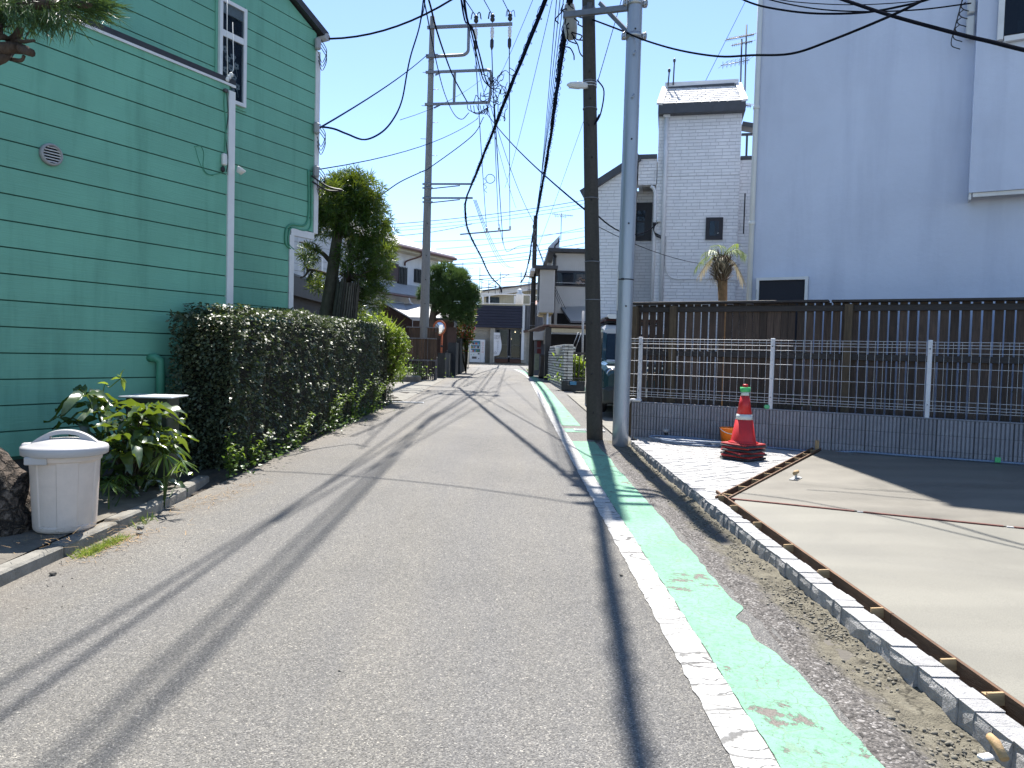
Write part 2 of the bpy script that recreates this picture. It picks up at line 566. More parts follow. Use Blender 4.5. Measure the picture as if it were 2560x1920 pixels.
def paint_mat(name, col, under, wear=.5, cross=True, wmin=.60):
    """road paint: worn-through patches, fine cracks across the run"""
    m, nt, b, link = new_mat(name)
    tc = nt.nodes.new('ShaderNodeTexCoord'); v = tc.outputs['Object']
    big = noise(nt, link, v, 2.2, 6, .65, .4)
    rc = ramp(nt, [(.3, tuple(c * .78 for c in col)), (.7, tuple(min(1, c * 1.14) for c in col))])
    link(big.outputs['Fac'], rc.inputs['Fac'])
    out = rc.outputs['Color']
    # grime
    gr = noise(nt, link, v, 38, 4, .7)
    rg = ramp(nt, [(.36, (.72, .71, .68)), (.52, (1, 1, 1))]); link(gr.outputs['Fac'], rg.inputs['Fac'])
    mx = N(nt, 'ShaderNodeMixRGB', blend_type='MULTIPLY'); mx.inputs['Fac'].default_value = .85
    link(out, mx.inputs['Color1']); link(rg.outputs['Color'], mx.inputs['Color2']); out = mx.outputs['Color']
    # cracks
    dn = noise(nt, link, v, 7.0, 3, .6)
    sc = N(nt, 'ShaderNodeVectorMath', operation='SCALE'); link(dn.outputs['Color'], sc.inputs[0]); sc.inputs['Scale'].default_value = .12
    ad = N(nt, 'ShaderNodeVectorMath', operation='ADD'); link(v, ad.inputs[0]); link(sc.outputs[0], ad.inputs[1])
    mp = nt.nodes.new('ShaderNodeMapping'); mp.inputs['Scale'].default_value = (1.5, 8.5, 1) if cross else (6.5, 6.5, 1)
    link(ad.outputs[0], mp.inputs['Vector'])
    vc = N(nt, 'ShaderNodeTexVoronoi', feature='DISTANCE_TO_EDGE'); vc.inputs['Scale'].default_value = 1.25
    vc.inputs['Randomness'].default_value = .9
    link(mp.outputs['Vector'], vc.inputs['Vector'])
    rk = ramp(nt, [(.0, (0, 0, 0)), (.012 if cross else .004, (0, 0, 0)), (.034 if cross else .022, (1, 1, 1))]); link(vc.outputs['Distance'], rk.inputs['Fac'])
    ck = noise(nt, link, v, 1.1, 2, .5)
    rck = ramp(nt, [(.40, (1, 1, 1)), (.62, (0, 0, 0) if cross else (.45, .45, .45))]) if not cross else ramp(nt, [(.30, (.7, .7, .7)), (.50, (0, 0, 0))]); link(ck.outputs['Fac'], rck.inputs['Fac'])
    km = N(nt, 'ShaderNodeMath', operation='MAXIMUM'); link(rk.outputs['Color'], km.inputs[0]); link(rck.outputs['Color'], km.inputs[1])
    # worn patches
    wn_ = noise(nt, link, v, 3.0, 9, .72, .5)
    rw = ramp(nt, [(wmin, (1, 1, 1)), (wmin + .025, (0, 0, 0))]); link(wn_.outputs['Fac'], rw.inputs['Fac'])
    pk = noise(nt, link, v, 60, 3, .6)
    rp = ramp(nt, [(.31, (.15, .15, .15)), (.36, (1, 1, 1))]); link(pk.outputs['Fac'], rp.inputs['Fac'])
    mm = N(nt, 'ShaderNodeMath', operation='MINIMUM'); link(km.outputs[0], mm.inputs[0]); link(rw.outputs['Color'], mm.inputs[1])
    mm2 = N(nt, 'ShaderNodeMath', operation='MINIMUM'); link(mm.outputs[0], mm2.inputs[0]); link(rp.outputs['Color'], mm2.inputs[1])
    us = noise(nt, link, v, 140, 2, .5)
    ru = ramp(nt, [(.3, tuple(c * .55 for c in under)), (.7, tuple(c * 1.3 for c in under))]); link(us.outputs['Fac'], ru.inputs['Fac'])
    fx = N(nt, 'ShaderNodeMixRGB'); link(mm2.outputs[0], fx.inputs['Fac'])
    link(ru.outputs['Color'], fx.inputs['Color1']); link(out, fx.inputs['Color2'])
    link(fx.outputs['Color'], b.inputs['Base Color'])
    b.inputs['Roughness'].default_value = .72
    b.inputs['Specular IOR Level'].default_value = .3
    bp = nt.nodes.new('ShaderNodeBump'); bp.inputs['Strength'].default_value = .6; bp.inputs['Distance'].default_value = .004
    ah = N(nt, 'ShaderNodeMath', operation='ADD'); link(mm2.outputs[0], ah.inputs[0])
    ft = noise(nt, link, v, 130, 3, .6); link(ft.outputs['Fac'], ah.inputs[1])
    link(ah.outputs[0], bp.inputs['Height']); link(bp.outputs['Normal'], b.inputs['Normal'])
    return m

M = {}
M['asphalt'] = asphalt_mat('asphalt', .155)
M['asphalt2'] = asphalt_mat('asphalt_cross_street', .19)
M['ground'] = pmat('ground_soil', (.11, .10, .085), .95, .25, 1.3, .6, 40)
M['white_paint'] = paint_mat('white_road_paint', (.43, .425, .41), (.10, .098, .094), cross=True, wmin=.66)
M['green_paint'] = paint_mat('green_road_paint', (.162, .352, .235), (.15, .13, .115), cross=False, wmin=.595)
M['pavement'] = pmat('pavement_concrete', (.16, .145, .12), .9, .25, 5, .8, 70, dirt=.6, dscale=2.2, dcol=(.06, .052, .042))
M['kerb'] = pmat('kerb_concrete', (.21, .2, .175), .9, .22, 7, .8, 60, dirt=.7, dscale=3, dcol=(.05, .045, .038))
M['gutter'] = pmat('gutter_concrete', (.2, .19, .165), .9, .2, 3, .5, 60, dirt=.4, dscale=2)
M['dirt'] = pmat('excavated_dirt', (.155, .142, .112), .97, .35, 9, 1.6, 55, dirt=.7, dscale=3.3, dcol=(.06, .058, .052))
M['soil'] = pmat('dark_soil', (.045, .038, .03), .97, .35, 9, 1.2, 50)
M['granite'] = pmat('pale_granite', (.36, .355, .35), .82, .18, 30, 1.4, 90, island=.12)
M['paver'] = pmat('pale_paving_brick', (.36, .355, .345), .82, .16, 22, 1.2, 80, island=.13)
M['joint'] = pmat('paving_joint_sand', (.17, .165, .155), .95, .2, 20, .8, 90)
M['form_wood'] = pmat('formwork_wood', (.13, .068, .036), .75, .4, 9, .6, 30, st=(6, .8, 6), island=.15)
M['form_red'] = pmat('expansion_joint_board', (.13, .045, .033), .7, .3, 9, .4, 40)
M['raw_wood'] = pmat('raw_pine_wood', (.36, .24, .12), .7, .25, 12, .3, 40, st=(1, 6, 6))
M['steel'] = pmat('galvanised_steel', (.38, .39, .40), .42, .1, 8, .2, 60, metal=.75)
M['steel_dark'] = pmat('dark_steel', (.09, .09, .095), .5, .2, 10, metal=.5)
M['black'] = pmat('black_rubber', (.018, .018, .02), .55, .2, 20)
M['black_paint'] = pmat('black_painted_metal', (.022, .021, .022), .5, .2, 10)
M['white_plastic'] = pmat('white_plastic', (.62, .62, .6), .4, .05, 4)
M['grey_plastic'] = pmat('grey_plastic', (.3, .3, .3), .5, .08, 4)

def fresh_concrete(name, col, wet, sheen):
    m, nt, b, link = new_mat(name)
    tc = nt.nodes.new('ShaderNodeTexCoord'); v = tc.outputs['Object']
    n1 = noise(nt, link, v, .8, 6, .6, 1.2)
    r1 = ramp(nt, [(.3, tuple(c * .82 for c in col)), (.55, col), (.75, tuple(c * 1.18 for c in col))])
    link(n1.outputs['Fac'], r1.inputs['Fac'])
    wv = N(nt, 'ShaderNodeTexWave', wave_type='RINGS'); wv.inputs['Scale'].default_value = .55; wv.inputs['Distortion'].default_value = 5
    wv.inputs['Detail'].default_value = 3; wv.inputs['Detail Scale'].default_value = .8
    mp = nt.nodes.new('ShaderNodeMapping'); mp.inputs['Location'].default_value = (-4.0, -7.6, 0)
    link(v, mp.inputs['Vector']); link(mp.outputs['Vector'], wv.inputs['Vector'])
    r2 = ramp(nt, [(.35, (1, 1, 1)), (.8, (1.0 + wet, 1.0 + wet, 1.0 + wet))]); link(wv.outputs['Fac'], r2.inputs['Fac'])
    mx = N(nt, 'ShaderNodeMixRGB', blend_type='MULTIPLY'); mx.inputs['Fac'].default_value = 1
    link(r1.outputs['Color'], mx.inputs['Color1']); link(r2.outputs['Color'], mx.inputs['Color2'])
    f = noise(nt, link, v, 170, 3, .7)
    r3 = ramp(nt, [(.35, (.84, .84, .84)), (.65, (1.13, 1.13, 1.13))]); link(f.outputs['Fac'], r3.inputs['Fac'])
    mx2 = N(nt, 'ShaderNodeMixRGB', blend_type='MULTIPLY'); mx2.inputs['Fac'].default_value = 1
    link(mx.outputs['Color'], mx2.inputs['Color1']); link(r3.outputs['Color'], mx2.inputs['Color2'])
    link(mx2.outputs['Color'], b.inputs['Base Color'])
    rr = ramp(nt, [(.3, (sheen, sheen, sheen)), (.7, (sheen + .22, sheen + .22, sheen + .22))])
    link(n1.outputs['Fac'], rr.inputs['Fac']); link(rr.outputs['Color'], b.inputs['Roughness'])
    bp = nt.nodes.new('ShaderNodeBump'); bp.inputs['Strength'].default_value = .5; bp.inputs['Distance'].default_value = .004
    ad = N(nt, 'ShaderNodeMath', operation='ADD'); link(f.outputs['Fac'], ad.inputs[0]); link(wv.outputs['Fac'], ad.inputs[1])
    link(ad.outputs[0], bp.inputs['Height']); link(bp.outputs['Normal'], b.inputs['Normal'])
    return m
M['slab_wet'] = fresh_concrete('fresh_concrete', (.125, .114, .092), .16, .42)
M['slab'] = fresh_concrete('setting_concrete', (.155, .148, .122), .11, .55)

# ================================================================== ground, road, markings
def sheet(fn, x0, x1, y0, y1, nx, ny):
    mb = MB()
    mb.grid(lambda u, v: Vector((x0 + (x1 - x0) * u, y0 + (y1 - y0) * v, fn(x0 + (x1 - x0) * u, y0 + (y1 - y0) * v))), nx, ny, False)
    return mb
mb = MB()
ys = [-60, -40, -10, 0, 10, 20, 40, 60, 75, 120, 400, 1500]
vs = []; fs = []
for i, y in enumerate(ys):
    for x in (-900, -60, 60, 900):
        vs.append((x, y, gz(y) - .05))
for i in range(len(ys) - 1):
    for k in range(3):
        a_ = i * 4 + k; fs.append((a_, a_ + 1, a_ + 5, a_ + 4))
mb.add(vs, fs)
struct(mb.build('ground', M['ground'], loc=(0, 0, 0)))

struct(sheet(lambda x, y: gz(y), -2.72, 1.32, -9, 47, 2, 56).build('road', M['asphalt'], loc=(0, 0, 0)))
struct(sheet(lambda x, y: gz(y) - .004, 1.32, 1.9, 10.35, 47, 1, 40).build('road_shoulder', M['asphalt'], loc=(0, 0, 0)))
struct(sheet(lambda x, y: gz(y) - .004, -45, 45, 47, 54.6, 2, 8).build('cross_street', M['asphalt2'], loc=(0, 0, 0)))

def line_c(y):        # centre line of the white edge marking
    if y < 28: return .84 - .02 * math.sin(min(y, 28) / 28 * math.pi) - .03 * (y / 28) ** 2
    t = (y - 28) / 16
    return .81 - .62 * t * t
_r1 = random.Random(3)
jit = [_r1.uniform(-1, 1) for _ in range(4000)]
def jt(k, y, s=.05):
    q = y / s; i = int(math.floor(q)); f = q - i
    return jit[(i * 7 + k * 131) % 4000] * (1 - f) + jit[((i + 1) * 7 + k * 131) % 4000] * f
mb = MB()
yy = np.concatenate([np.arange(-6, 14, .035), np.arange(14, 45, .5)])
vs = []; fs = []
for i, y in enumerate(yy):
    a = .006 if y < 9 else .001
    vs.append((line_c(y) - .076 + a * jt(1, y) + .004 * jt(3, y, .3), y, gz(y) + .005))
    vs.append((line_c(y) + .076 + a * jt(2, y), y, gz(y) + .005))
for i in range(len(yy) - 1): fs.append((2 * i, 2 * i + 1, 2 * i + 3, 2 * i + 2))
mb.add(vs, fs)
struct(mb.build('white_edge_line', M['white_paint'], loc=(0, 0, 0)))

def green_r(y):
    r = line_c(y) + .076 + .335
    if y < 10:
        r += .010 * jt(5, y, .07) + .012 * jt(6, y, .4)
        r -= .065 * math.exp(-((y - 3.66) / .10) ** 2) - .025 * math.exp(-((y - 3.82) / .07) ** 2)
        r -= .05 * math.exp(-((y - 3.40) / .16) ** 2)
    if y > 24: r -= (y - 24) * .006
    return r
def green_strip(y0, y1, step):
    yy = np.arange(y0, y1, step); vs = []; fs = []
    for y in yy:
        l = line_c(y) + .076 + .003 + (.004 * jt(8, y) if y < 10 else 0); r = max(l + .05, green_r(y))
        for k in range(5):
            vs.append((l + (r - l) * k / 4, y, gz(y) + .004))
    for i in range(len(yy) - 1):
        for k in range(4):
            a_ = i * 5 + k; fs.append((a_, a_ + 1, a_ + 6, a_ + 5))
    return MB().add(vs, fs)
for (a_, b_, s_) in ((-6, 10.6, .035), (11.75, 12.3, .1), (12.75, 44, .4)):
    struct(green_strip(a_, b_, s_).build('green_pedestrian_band', M['green_paint'], loc=(0, 0, 0)))

# drain grate across the shoulder and the one in the gutter on the left
def grate(label, c, w, l, rz):
    z = gz(c[1])
    t = thing('drain_grate', label, 'drain grate', (c[0], c[1], z), rz)
    T = ROOT[t.name]
    def bx(mb, cx, cy, sx, sy, zz, sz):
        p = T @ Vector((cx, cy, zz)); mb.box(p, (sx, sy, sz), rz)
    mb = MB(); bx(mb, 0, -w / 2, l, .02, .006, .02); bx(mb, 0, w / 2, l, .02, .006, .02)
    bx(mb, -l / 2, 0, .02, w - .022, .006, .02); bx(mb, l / 2, 0, .02, w - .022, .006, .02)
    mb.build('frame', M['steel'], t)
    mb = MB(); bx(mb, 0, 0, l - .022, w - .022, .001, .004); mb.build('pit', M['black'], t)
    n = int(l / .028)
    b0 = MB().box((0, 0, 0), (.013, w - .024, .012)).mesh('grate_bar')
    for i in range(n):
        inst('bar', b0, t, T @ Matrix.Translation((-l / 2 + (i + .5) * l / n, 0, .010)), M['steel'])
grate('slotted steel drain grate crossing the shoulder by the dark utility pole', (1.3, 12.05), .3, .48, 0)
grate('long slotted drain grate in the left gutter beyond the hedge', (-2.45, 16.9), .24, .8, 0.0)

# left pavement with its kerb
def pav_z(x, y): return gz(y) + .068 + .008 * math.sin(x * 3 + y * 2)
struct(sheet(pav_z, -9, -2.83, -4, 6.35, 12, 20).build('pavement', M['pavement'], loc=(0, 0, 0)))
kt = struct(MB().box((-2.76, 1.1, gz(1.1) - .05), (.1, 10.3, .1)).build('kerb', M['kerb']))
ky = -4.0
kr = random.Random(9)
while ky < 6.2:
    l = .6
    mb = MB().bbox((-2.755 + kr.uniform(-.006, .006) - max(0, ky - 5.3) * .10, ky + l / 2, gz(ky + l / 2) + .008 + kr.uniform(-.006, .006)), (.11, l - .008, .15), kr.uniform(-.008, .008) + (.1 if ky > 5.2 else 0), .014)
    mb.build('kerb_stone', M['kerb'], kt)
    ky += l
struct(sheet(lambda x, y: gz(y) + (.02 + .02 * math.sin(5 * x + 3 * y)) * min(1, max(0, (-2.70 - x) / .12)) * min(1, max(.0, (y - 6.2) / .5)) - .012 * min(1, max(0, (x + 2.82) / .12)), -9, -2.60, 6.3, 20, 110, 60).build('planting_soil', M['soil'], loc=(0, 0, 0)))
mb = MB()
yy = np.arange(17.2, 46, 1.0)
vs = []; fs = []
for y in yy:
    vs += [(-3.35, y, gz(y) + .03), (-2.62 - .012 * (y - 17) , y, gz(y) + .03), (-2.56 - .012 * (y - 17), y, gz(y) + .006)]
for i in range(len(yy) - 1):
    for k in range(2):
        a_ = i * 3 + k; fs.append((a_, a_ + 1, a_ + 4, a_ + 3))
mb.add(vs, fs)
struct(mb.build('gutter', M['gutter'], loc=(0, 0, 0)))
struct(sheet(lambda x, y: gz(y) + .02, -12, -3.35, 20, 47, 2, 20).build('yard', M['gutter'], loc=(0, 0, 0)))

# ================================================================== the building lot on the right
LD = (.875, -.485)                   # direction of the block wall, fences and the blue house (left to right)
LN = (-.485, -.875)                  # its face normal, towards the camera
LRZ = math.atan2(LD[1], LD[0])
Q0 = (1.802, 10.948)                 # left end of the block wall face
def lot_z(x, y): return gz(y) + .08 + .010 * (x - 1.9)
def PL(t, off=0.0, z=0.0):           # point t metres along the wall line, `off` metres behind its face
    return Vector((Q0[0] + LD[0] * t - LN[0] * off, Q0[1] + LD[1] * t - LN[1] * off, z))

# excavated verge between the green band and the kerb stones
from mathutils import noise as mnoise
def verge_z(x, y):
    u = (x - 1.24) / .48
    ed = (x - 1.262 - .030 * mnoise.noise(Vector((y * 3.1, .5, 2))) - .012 * mnoise.noise(Vector((y * 14, 1.5, 2)))) / .02
    h = -.008 + .011 * min(1.0, max(0.0, ed))
    if u > 0:
        h += -.05 * math.exp(-((u - .78) / .30) ** 2)
        h += .018 * mnoise.fractal(Vector((x * 5, y * 2.2, .3)), 1.0, 2.0, 4) * min(1, u * 2)
        h += .010 * mnoise.fractal(Vector((x * 22, y * 18, 1.3)), .9, 2.0, 3) * min(1, max(0, u - .25) * 2)
    if x > 1.84: h = -.06
    if y > 9.2: h *= max(.0, 1 - (y - 9.2) / 1.3)
    return gz(y) + h
mb = MB()
mb.grid(lambda u, v: Vector((1.235 + .86 * u, .6 + 10.2 * v, verge_z(1.235 + .86 * u, .6 + 10.2 * v))), 60, 620)
def verge_mat():
    m, nt, b, link = new_mat('verge_asphalt_to_dirt')
    tc = nt.nodes.new('ShaderNodeTexCoord'); v = tc.outputs['Object']
    sx = nt.nodes.new('ShaderNodeSeparateXYZ'); link(v, sx.inputs[0])
    n0 = noise(nt, link, v, 3.2, 6, .65)
    ad = N(nt, 'ShaderNodeMath', operation='MULTIPLY_ADD'); link(n0.outputs['Fac'], ad.inputs[0]); ad.inputs[1].default_value = .5; link(sx.outputs['X'], ad.inputs[2])
    mr = N(nt, 'ShaderNodeMapRange'); mr.inputs['From Min'].default_value = 1.66; mr.inputs['From Max'].default_value = 1.76
    link(ad.outputs[0], mr.inputs['Value'])
    vo = N(nt, 'ShaderNodeTexVoronoi'); vo.inputs['Scale'].default_value = 105; link(v, vo.inputs['Vector'])
    sp = nt.nodes.new('ShaderNodeSeparateColor'); link(vo.outputs['Color'], sp.inputs[0])
    ra = ramp(nt, [(0, (.05, .047, .044)), (.5, (.115, .106, .098)), (.85, (.17, .157, .145)), (.97, (.30, .285, .27))]); link(sp.outputs[0], ra.inputs['Fac'])
    n1 = noise(nt, link, v, 14, 8, .75)
    rd = ramp(nt, [(.25, (.06, .055, .045)), (.5, (.145, .132, .10)), (.75, (.22, .205, .16))]); link(n1.outputs['Fac'], rd.inputs['Fac'])
    mx = N(nt, 'ShaderNodeMixRGB'); link(mr.outputs[0], mx.inputs['Fac']); link(ra.outputs['Color'], mx.inputs['Color1']); link(rd.outputs['Color'], mx.inputs['Color2'])
    vd = noise(nt, link, v, 4.0, 4, .6)
    s2 = N(nt, 'ShaderNodeVectorMath', operation='SCALE'); link(vd.outputs['Color'], s2.inputs[0]); s2.inputs['Scale'].default_value = .3
    a2 = N(nt, 'ShaderNodeVectorMath', operation='ADD'); link(v, a2.inputs[0]); link(s2.outputs[0], a2.inputs[1])
    vc = N(nt, 'ShaderNodeTexVoronoi', feature='DISTANCE_TO_EDGE'); vc.inputs['Scale'].default_value = 2.6; link(a2.outputs[0], vc.inputs['Vector'])
    rk = ramp(nt, [(0, (.25, .25, .25)), (.02, (1, 1, 1))]); link(vc.outputs['Distance'], rk.inputs['Fac'])
    m2 = N(nt, 'ShaderNodeMixRGB', blend_type='MULTIPLY'); m2.inputs['Fac'].default_value = .8
    link(mx.outputs['Color'], m2.inputs['Color1']); link(rk.outputs['Color'], m2.inputs['Color2'])
    link(m2.outputs['Color'], b.inputs['Base Color'])
    b.inputs['Roughness'].default_value = .95; b.inputs['Specular IOR Level'].default_value = .25
    bp = nt.nodes.new('ShaderNodeBump'); bp.inputs['Strength'].default_value = .9; bp.inputs['Distance'].default_value = .012
    n2 = noise(nt, link, v, 60, 6, .7)
    aa = N(nt, 'ShaderNodeMath', operation='MULTIPLY_ADD'); link(vo.outputs['Distance'], aa.inputs[0]); aa.inputs[1].default_value = -.4; link(n2.outputs['Fac'], aa.inputs[2])
    link(aa.outputs[0], bp.inputs['Height']); link(bp.outputs['Normal'], b.inputs['Normal'])
    return m
struct(mb.build('excavated_verge', verge_mat(), loc=(0, 0, 0)))

# clods of earth and mortar crumbs
ico = bmesh.new(); bmesh.ops.create_icosphere(ico, subdivisions=1, radius=1)
ICO_V = [tuple(v.co) for v in ico.verts]; ICO_F = [tuple(v.index for v in f.verts) for f in ico.faces]; ico.free()
def clods(name, pts, s0, s1, mat, seed=1):
    r = np.random.default_rng(seed); n = len(pts)
    A = r.normal(size=(n, 3, 3)) * .18 + np.eye(3)
    s = s0 + (s1 - s0) * r.random(n) ** 3
    A = A * s[:, None, None]; A[:, 2, :] *= .75
    return scatter(name, ICO_V, ICO_F, A, np.array(pts), mat)
r = np.random.default_rng(4)
pts = []
for _ in range(10000):
    y = 1.2 + 9.0 * r.random() ** 1.3
    x = 1.70 - abs(r.normal()) * .075 if r.random() < .72 else r.uniform(1.42, 1.7)
    cl = mnoise.noise(Vector((x * 3, y * 2.3, 9)))
    if r.random() > .35 + cl * 1.2: continue
    pts.append((x, y, verge_z(x, y) + .002))
clods('dirt_clods', pts, .0018, .012, pmat('dry_clod', (.185, .17, .135), .97, .4, 60, island=.12), 5)

# kerb of split granite setts
ks = struct(MB().box((1.775, 5.9, gz(5.9) - .06), (.09, 9.0, .06)).build('granite_kerb', M['joint']))
for i in range(90):
    pass
y = 1.45
kr = random.Random(21)
k = 0
while y < 10.35:
    l = kr.uniform(.088, .104)
    w = kr.uniform(.100, .116)
    mb = MB()
    zt = gz(y) + .066 + kr.uniform(-.004, .004)
    c = Vector((1.775 + kr.uniform(-.004, .004), y + l / 2, zt - .055))
    rz = kr.uniform(-.03, .03)
    # top stays flat, sides are split rough
    hx, hy = w / 2, (l - .006) / 2
    top = [(-hx + kr.uniform(-.003, .006), -hy), (hx, -hy), (hx, hy), (-hx + kr.uniform(-.003, .006), hy)]
    vs = []
    for (zz, ex) in ((-.055, .006), (.02, .008), (.05, .003), (.056, -.004)):
        for (px_, py_) in top:
            q = Matrix.Rotation(rz, 3, 'Z') @ Vector((px_ + math.copysign(ex, px_) + (kr.uniform(-.007, .007) if zz < .04 else 0), py_ + math.copysign(min(ex, .002), py_), zz))
            vs.append(q + c)
    fs = []
    for q in range(3):
        for j in range(4):
            j2 = (j + 1) % 4; fs.append((q * 4 + j, q * 4 + j2, q * 4 + 4 + j2, q * 4 + 4 + j))
    fs.append((12, 13, 14, 15)); fs.append((3, 2, 1, 0))
    mb.add(vs, fs)
    mb.build('sett', M['granite'], ks)
    y += l; k += 1

# form corner points
E = G(1822, 1246, .085); T2 = onpl(2054, 1133, Q0, LD)
fd = Vector((T2.x - E.x, T2.y - E.y, 0)).normalized(); fn = Vector((-fd.y, fd.x, 0))     # fn points to the paved side
flen = (T2 - E).length
# paved triangle
_e = E + fn * .13
pav_poly = [(1.837, _e.y + (1.837 - _e.x) * fd.y / fd.x), (T2.x + fn.x * .13 - .02, T2.y + fn.y * .13 - .03), (1.838, 10.905)]
def area2(p): return sum(p[i][0] * p[(i + 1) % len(p)][1] - p[(i + 1) % len(p)][0] * p[i][1] for i in range(len(p)))
if area2(pav_poly) < 0: pav_poly = pav_poly[::-1]
def pz(x, y): return gz(y) + .058
mb = MB()
vs = [(x, y, pz(x, y) - .016) for x, y in pav_poly]
mb.add(vs, [tuple(range(len(vs)))])
pv = struct(mb.build('paving', M['joint'], loc=(0, 0, 0)))
BW, BL = .112, .222
pr = random.Random(5)
ang = math.radians(33)
ca, sa = math.cos(ang), math.sin(ang)
row = 0
v0 = -12
cx0, cy0 = 2.6, 8.8
nb = 0
# conv hull test is enough: paved patch is convex
for i in range(-30, 31):
    for j in range(-16, 17):
        u = j * BL + (BL / 2 if i % 2 else 0); v_ = i * BW
        g = .004
        rect = [(u + g, v_ + g), (u + BL - g, v_ + g), (u + BL - g, v_ + BW - g), (u + g, v_ + BW - g)]
        rect = [(cx0 + ca * a - sa * b, cy0 + sa * a + ca * b) for a, b in rect]
        poly = clip_convex(rect, pav_poly)
        if len(poly) < 3 or abs(area2(poly)) / 2 < .0012: continue
        dz = pr.uniform(-.003, .003)
        cxm = sum(p[0] for p in poly) / len(poly); cym = sum(p[1] for p in poly) / len(poly)
        n = len(poly)
        vs = [(x, y, pz(x, y) - .03) for x, y in poly] + [(x, y, pz(x, y) - .006 + dz) for x, y in poly] + \
             [(x + (cxm - x) * .07, y + (cym - y) * .07, pz(x, y) + dz) for x, y in poly]
        fs = [tuple(range(2 * n, 3 * n))]
        for q in range(n):
            q2 = (q + 1) % n
            fs.append((q, q2, n + q2, n + q)); fs.append((n + q, n + q2, 2 * n + q2, 2 * n + q))
        if nb < 300:
            MB().add(vs, fs).build('paving_brick', M['paver'], pv)
        nb += 1

# concrete slabs
XL = 1.925
Jr = G(2560, 1312, .13)              # where the joint leaves the picture
jd = Vector((Jr.x - E.x, Jr.y - E.y, 0)).normalized()
J9 = E + jd * 9
e_in = E - fn * .015
t_in = T2 - fn * .015
up = [(E.x + .03, E.y + .035), (J9.x, J9.y + .03), (PL(9.5, -.03).x, PL(9.5, -.03).y), (PL(2.95, -.03).x, PL(2.95, -.03).y), (t_in.x, t_in.y - .02)]
lo = [(XL, .8), (9.5, .8), (J9.x, J9.y - .03), (E.x + .05, E.y - .035), (XL, E.y - .12)]
for nm, pl, mt in (('wet_concrete_slab', up, M['slab_wet']), ('setting_concrete_slab', lo, M['slab'])):
    n = len(pl)
    if area2(pl) < 0: pl = pl[::-1]
    bm = bmesh.new()
    f = bm.faces.new([bm.verts.new((x, y, 0)) for x, y in pl])
    bmesh.ops.triangulate(bm, faces=bm.faces)
    bmesh.ops.subdivide_edges(bm, edges=bm.edges, cuts=5, use_grid_fill=True)
    vs = [(v.co.x, v.co.y, lot_z(v.co.x, v.co.y)) for v in bm.verts]
    bm.verts.index_update()
    fs = [tuple(v.index for v in f.verts) for f in bm.faces]
    bm.free()
    mb = MB().add(vs, fs)
    # slab edge
    vs = [(x, y, lot_z(x, y)) for x, y in pl] + [(x, y, lot_z(x, y) - .12) for x, y in pl]
    mb.add(vs, [(i, n + i, n + (i + 1) % n, (i + 1) % n) for i in range(n)])
    struct(mb.build(nm, mt, loc=(0, 0, 0)))

# expansion joint between the two pours, laid in lengths with pale ends
jt_ = thing('expansion_joint', 'red brown expansion joint boards between the two concrete pours', 'expansion joint', E)
s = .02
jl = [1.02, 1.0, 1.05, 1.0, 1.0, 1.0]
for l in jl:
    a = E + jd * s; b = E + jd * (s + l - .05)
    for q in (a, b): q.z = lot_z(q.x, q.y) - .035
    MB().bar(a, b, .03, .09).build('joint_board', M['form_red'], jt_)
    c = E + jd * (s + l - .03); d_ = E + jd * (s + l + .015)
    for q in (c, d_): q.z = lot_z(q.x, q.y) - .035
    MB().bar(c, d_, .034, .085).build('joint_clip', M['granite'], jt_)
    s += l + .015

# formwork: board along the kerb setts with props, twin boards up to the wall
ft_ = thing('formwork', 'brown formwork boards propped beside the granite setts', 'formwork', (1.9, 4, gz(4)))
for (y0, y1) in ((.9, 3.55), (3.556, 6.66)):
    a = Vector((1.908, y0, gz(y0) + .028)); b = Vector((1.908, y1, gz(y1) + .028))
    MB().bar(a, b, .016, .115).build('form_board', M['form_wood'], ft_)
for i, y in enumerate((2.05, 2.72, 3.02, 3.62, 4.25, 4.8, 5.42, 6.0, 6.4)):
    MB().bar((1.836, y, gz(y) + .062), (1.899, y, gz(y) + .066), .012, .05).build('spacer', M['raw_wood'], ft_)
    if i % 3 == 1 or y > 5.9:
        MB().box((1.872, y + .04, gz(y) + .02), (.045, .035, .09), .1).build('stake', M['raw_wood'], ft_)
ft2 = thing('formwork', 'twin formwork boards with cross spacers between paving and wet concrete', 'formwork', E)
for off in (.012, .115):
    a = E + fn * off; b = T2 + fn * off
    a.z = lot_z(a.x, a.y) - .04; b.z = lot_z(b.x, b.y) - .035
    MB().bar(a, b, .014, .10).build('form_board', M['form_wood'], ft2)
ns = 8
for i in range(ns + 1):
    p = E + fd * (flen * (i + .4) / (ns + .8))
    a = p + fn * .02; b = p + fn * .108
    a.z = b.z = lot_z(p.x, p.y) - .02
    MB().bar(a, b, .018, .05).build('spacer', M['raw_wood'], ft2)
p = T2 + fn * .06
MB().box((p.x, p.y, lot_z(p.x, p.y) + .03), (.05, .03, .17), LRZ).build('stake', M['raw_wood'], ft2)
# sharp trench in the corner, soil in front
struct(sheet(lambda x, y: gz(y) - .055, 1.83, 2.15, 6.2, 7.0, 2, 2).build('trench_floor', M['dirt'], loc=(0, 0, 0)))

# driveway in front of the parked car, soil behind the walls
struct(MB().add([(1.62, 11.6, gz(11.6) + .02), (3.4, 11.2, gz(11.2) + .05), (7, 11.2, gz(11.2) + .1), (7, 22, gz(22) + .12), (1.62, 21.5, gz(21.5) + .02)], [(0, 1, 2, 3, 4)]).build('driveway', M['gutter'], loc=(0, 0, 0)))
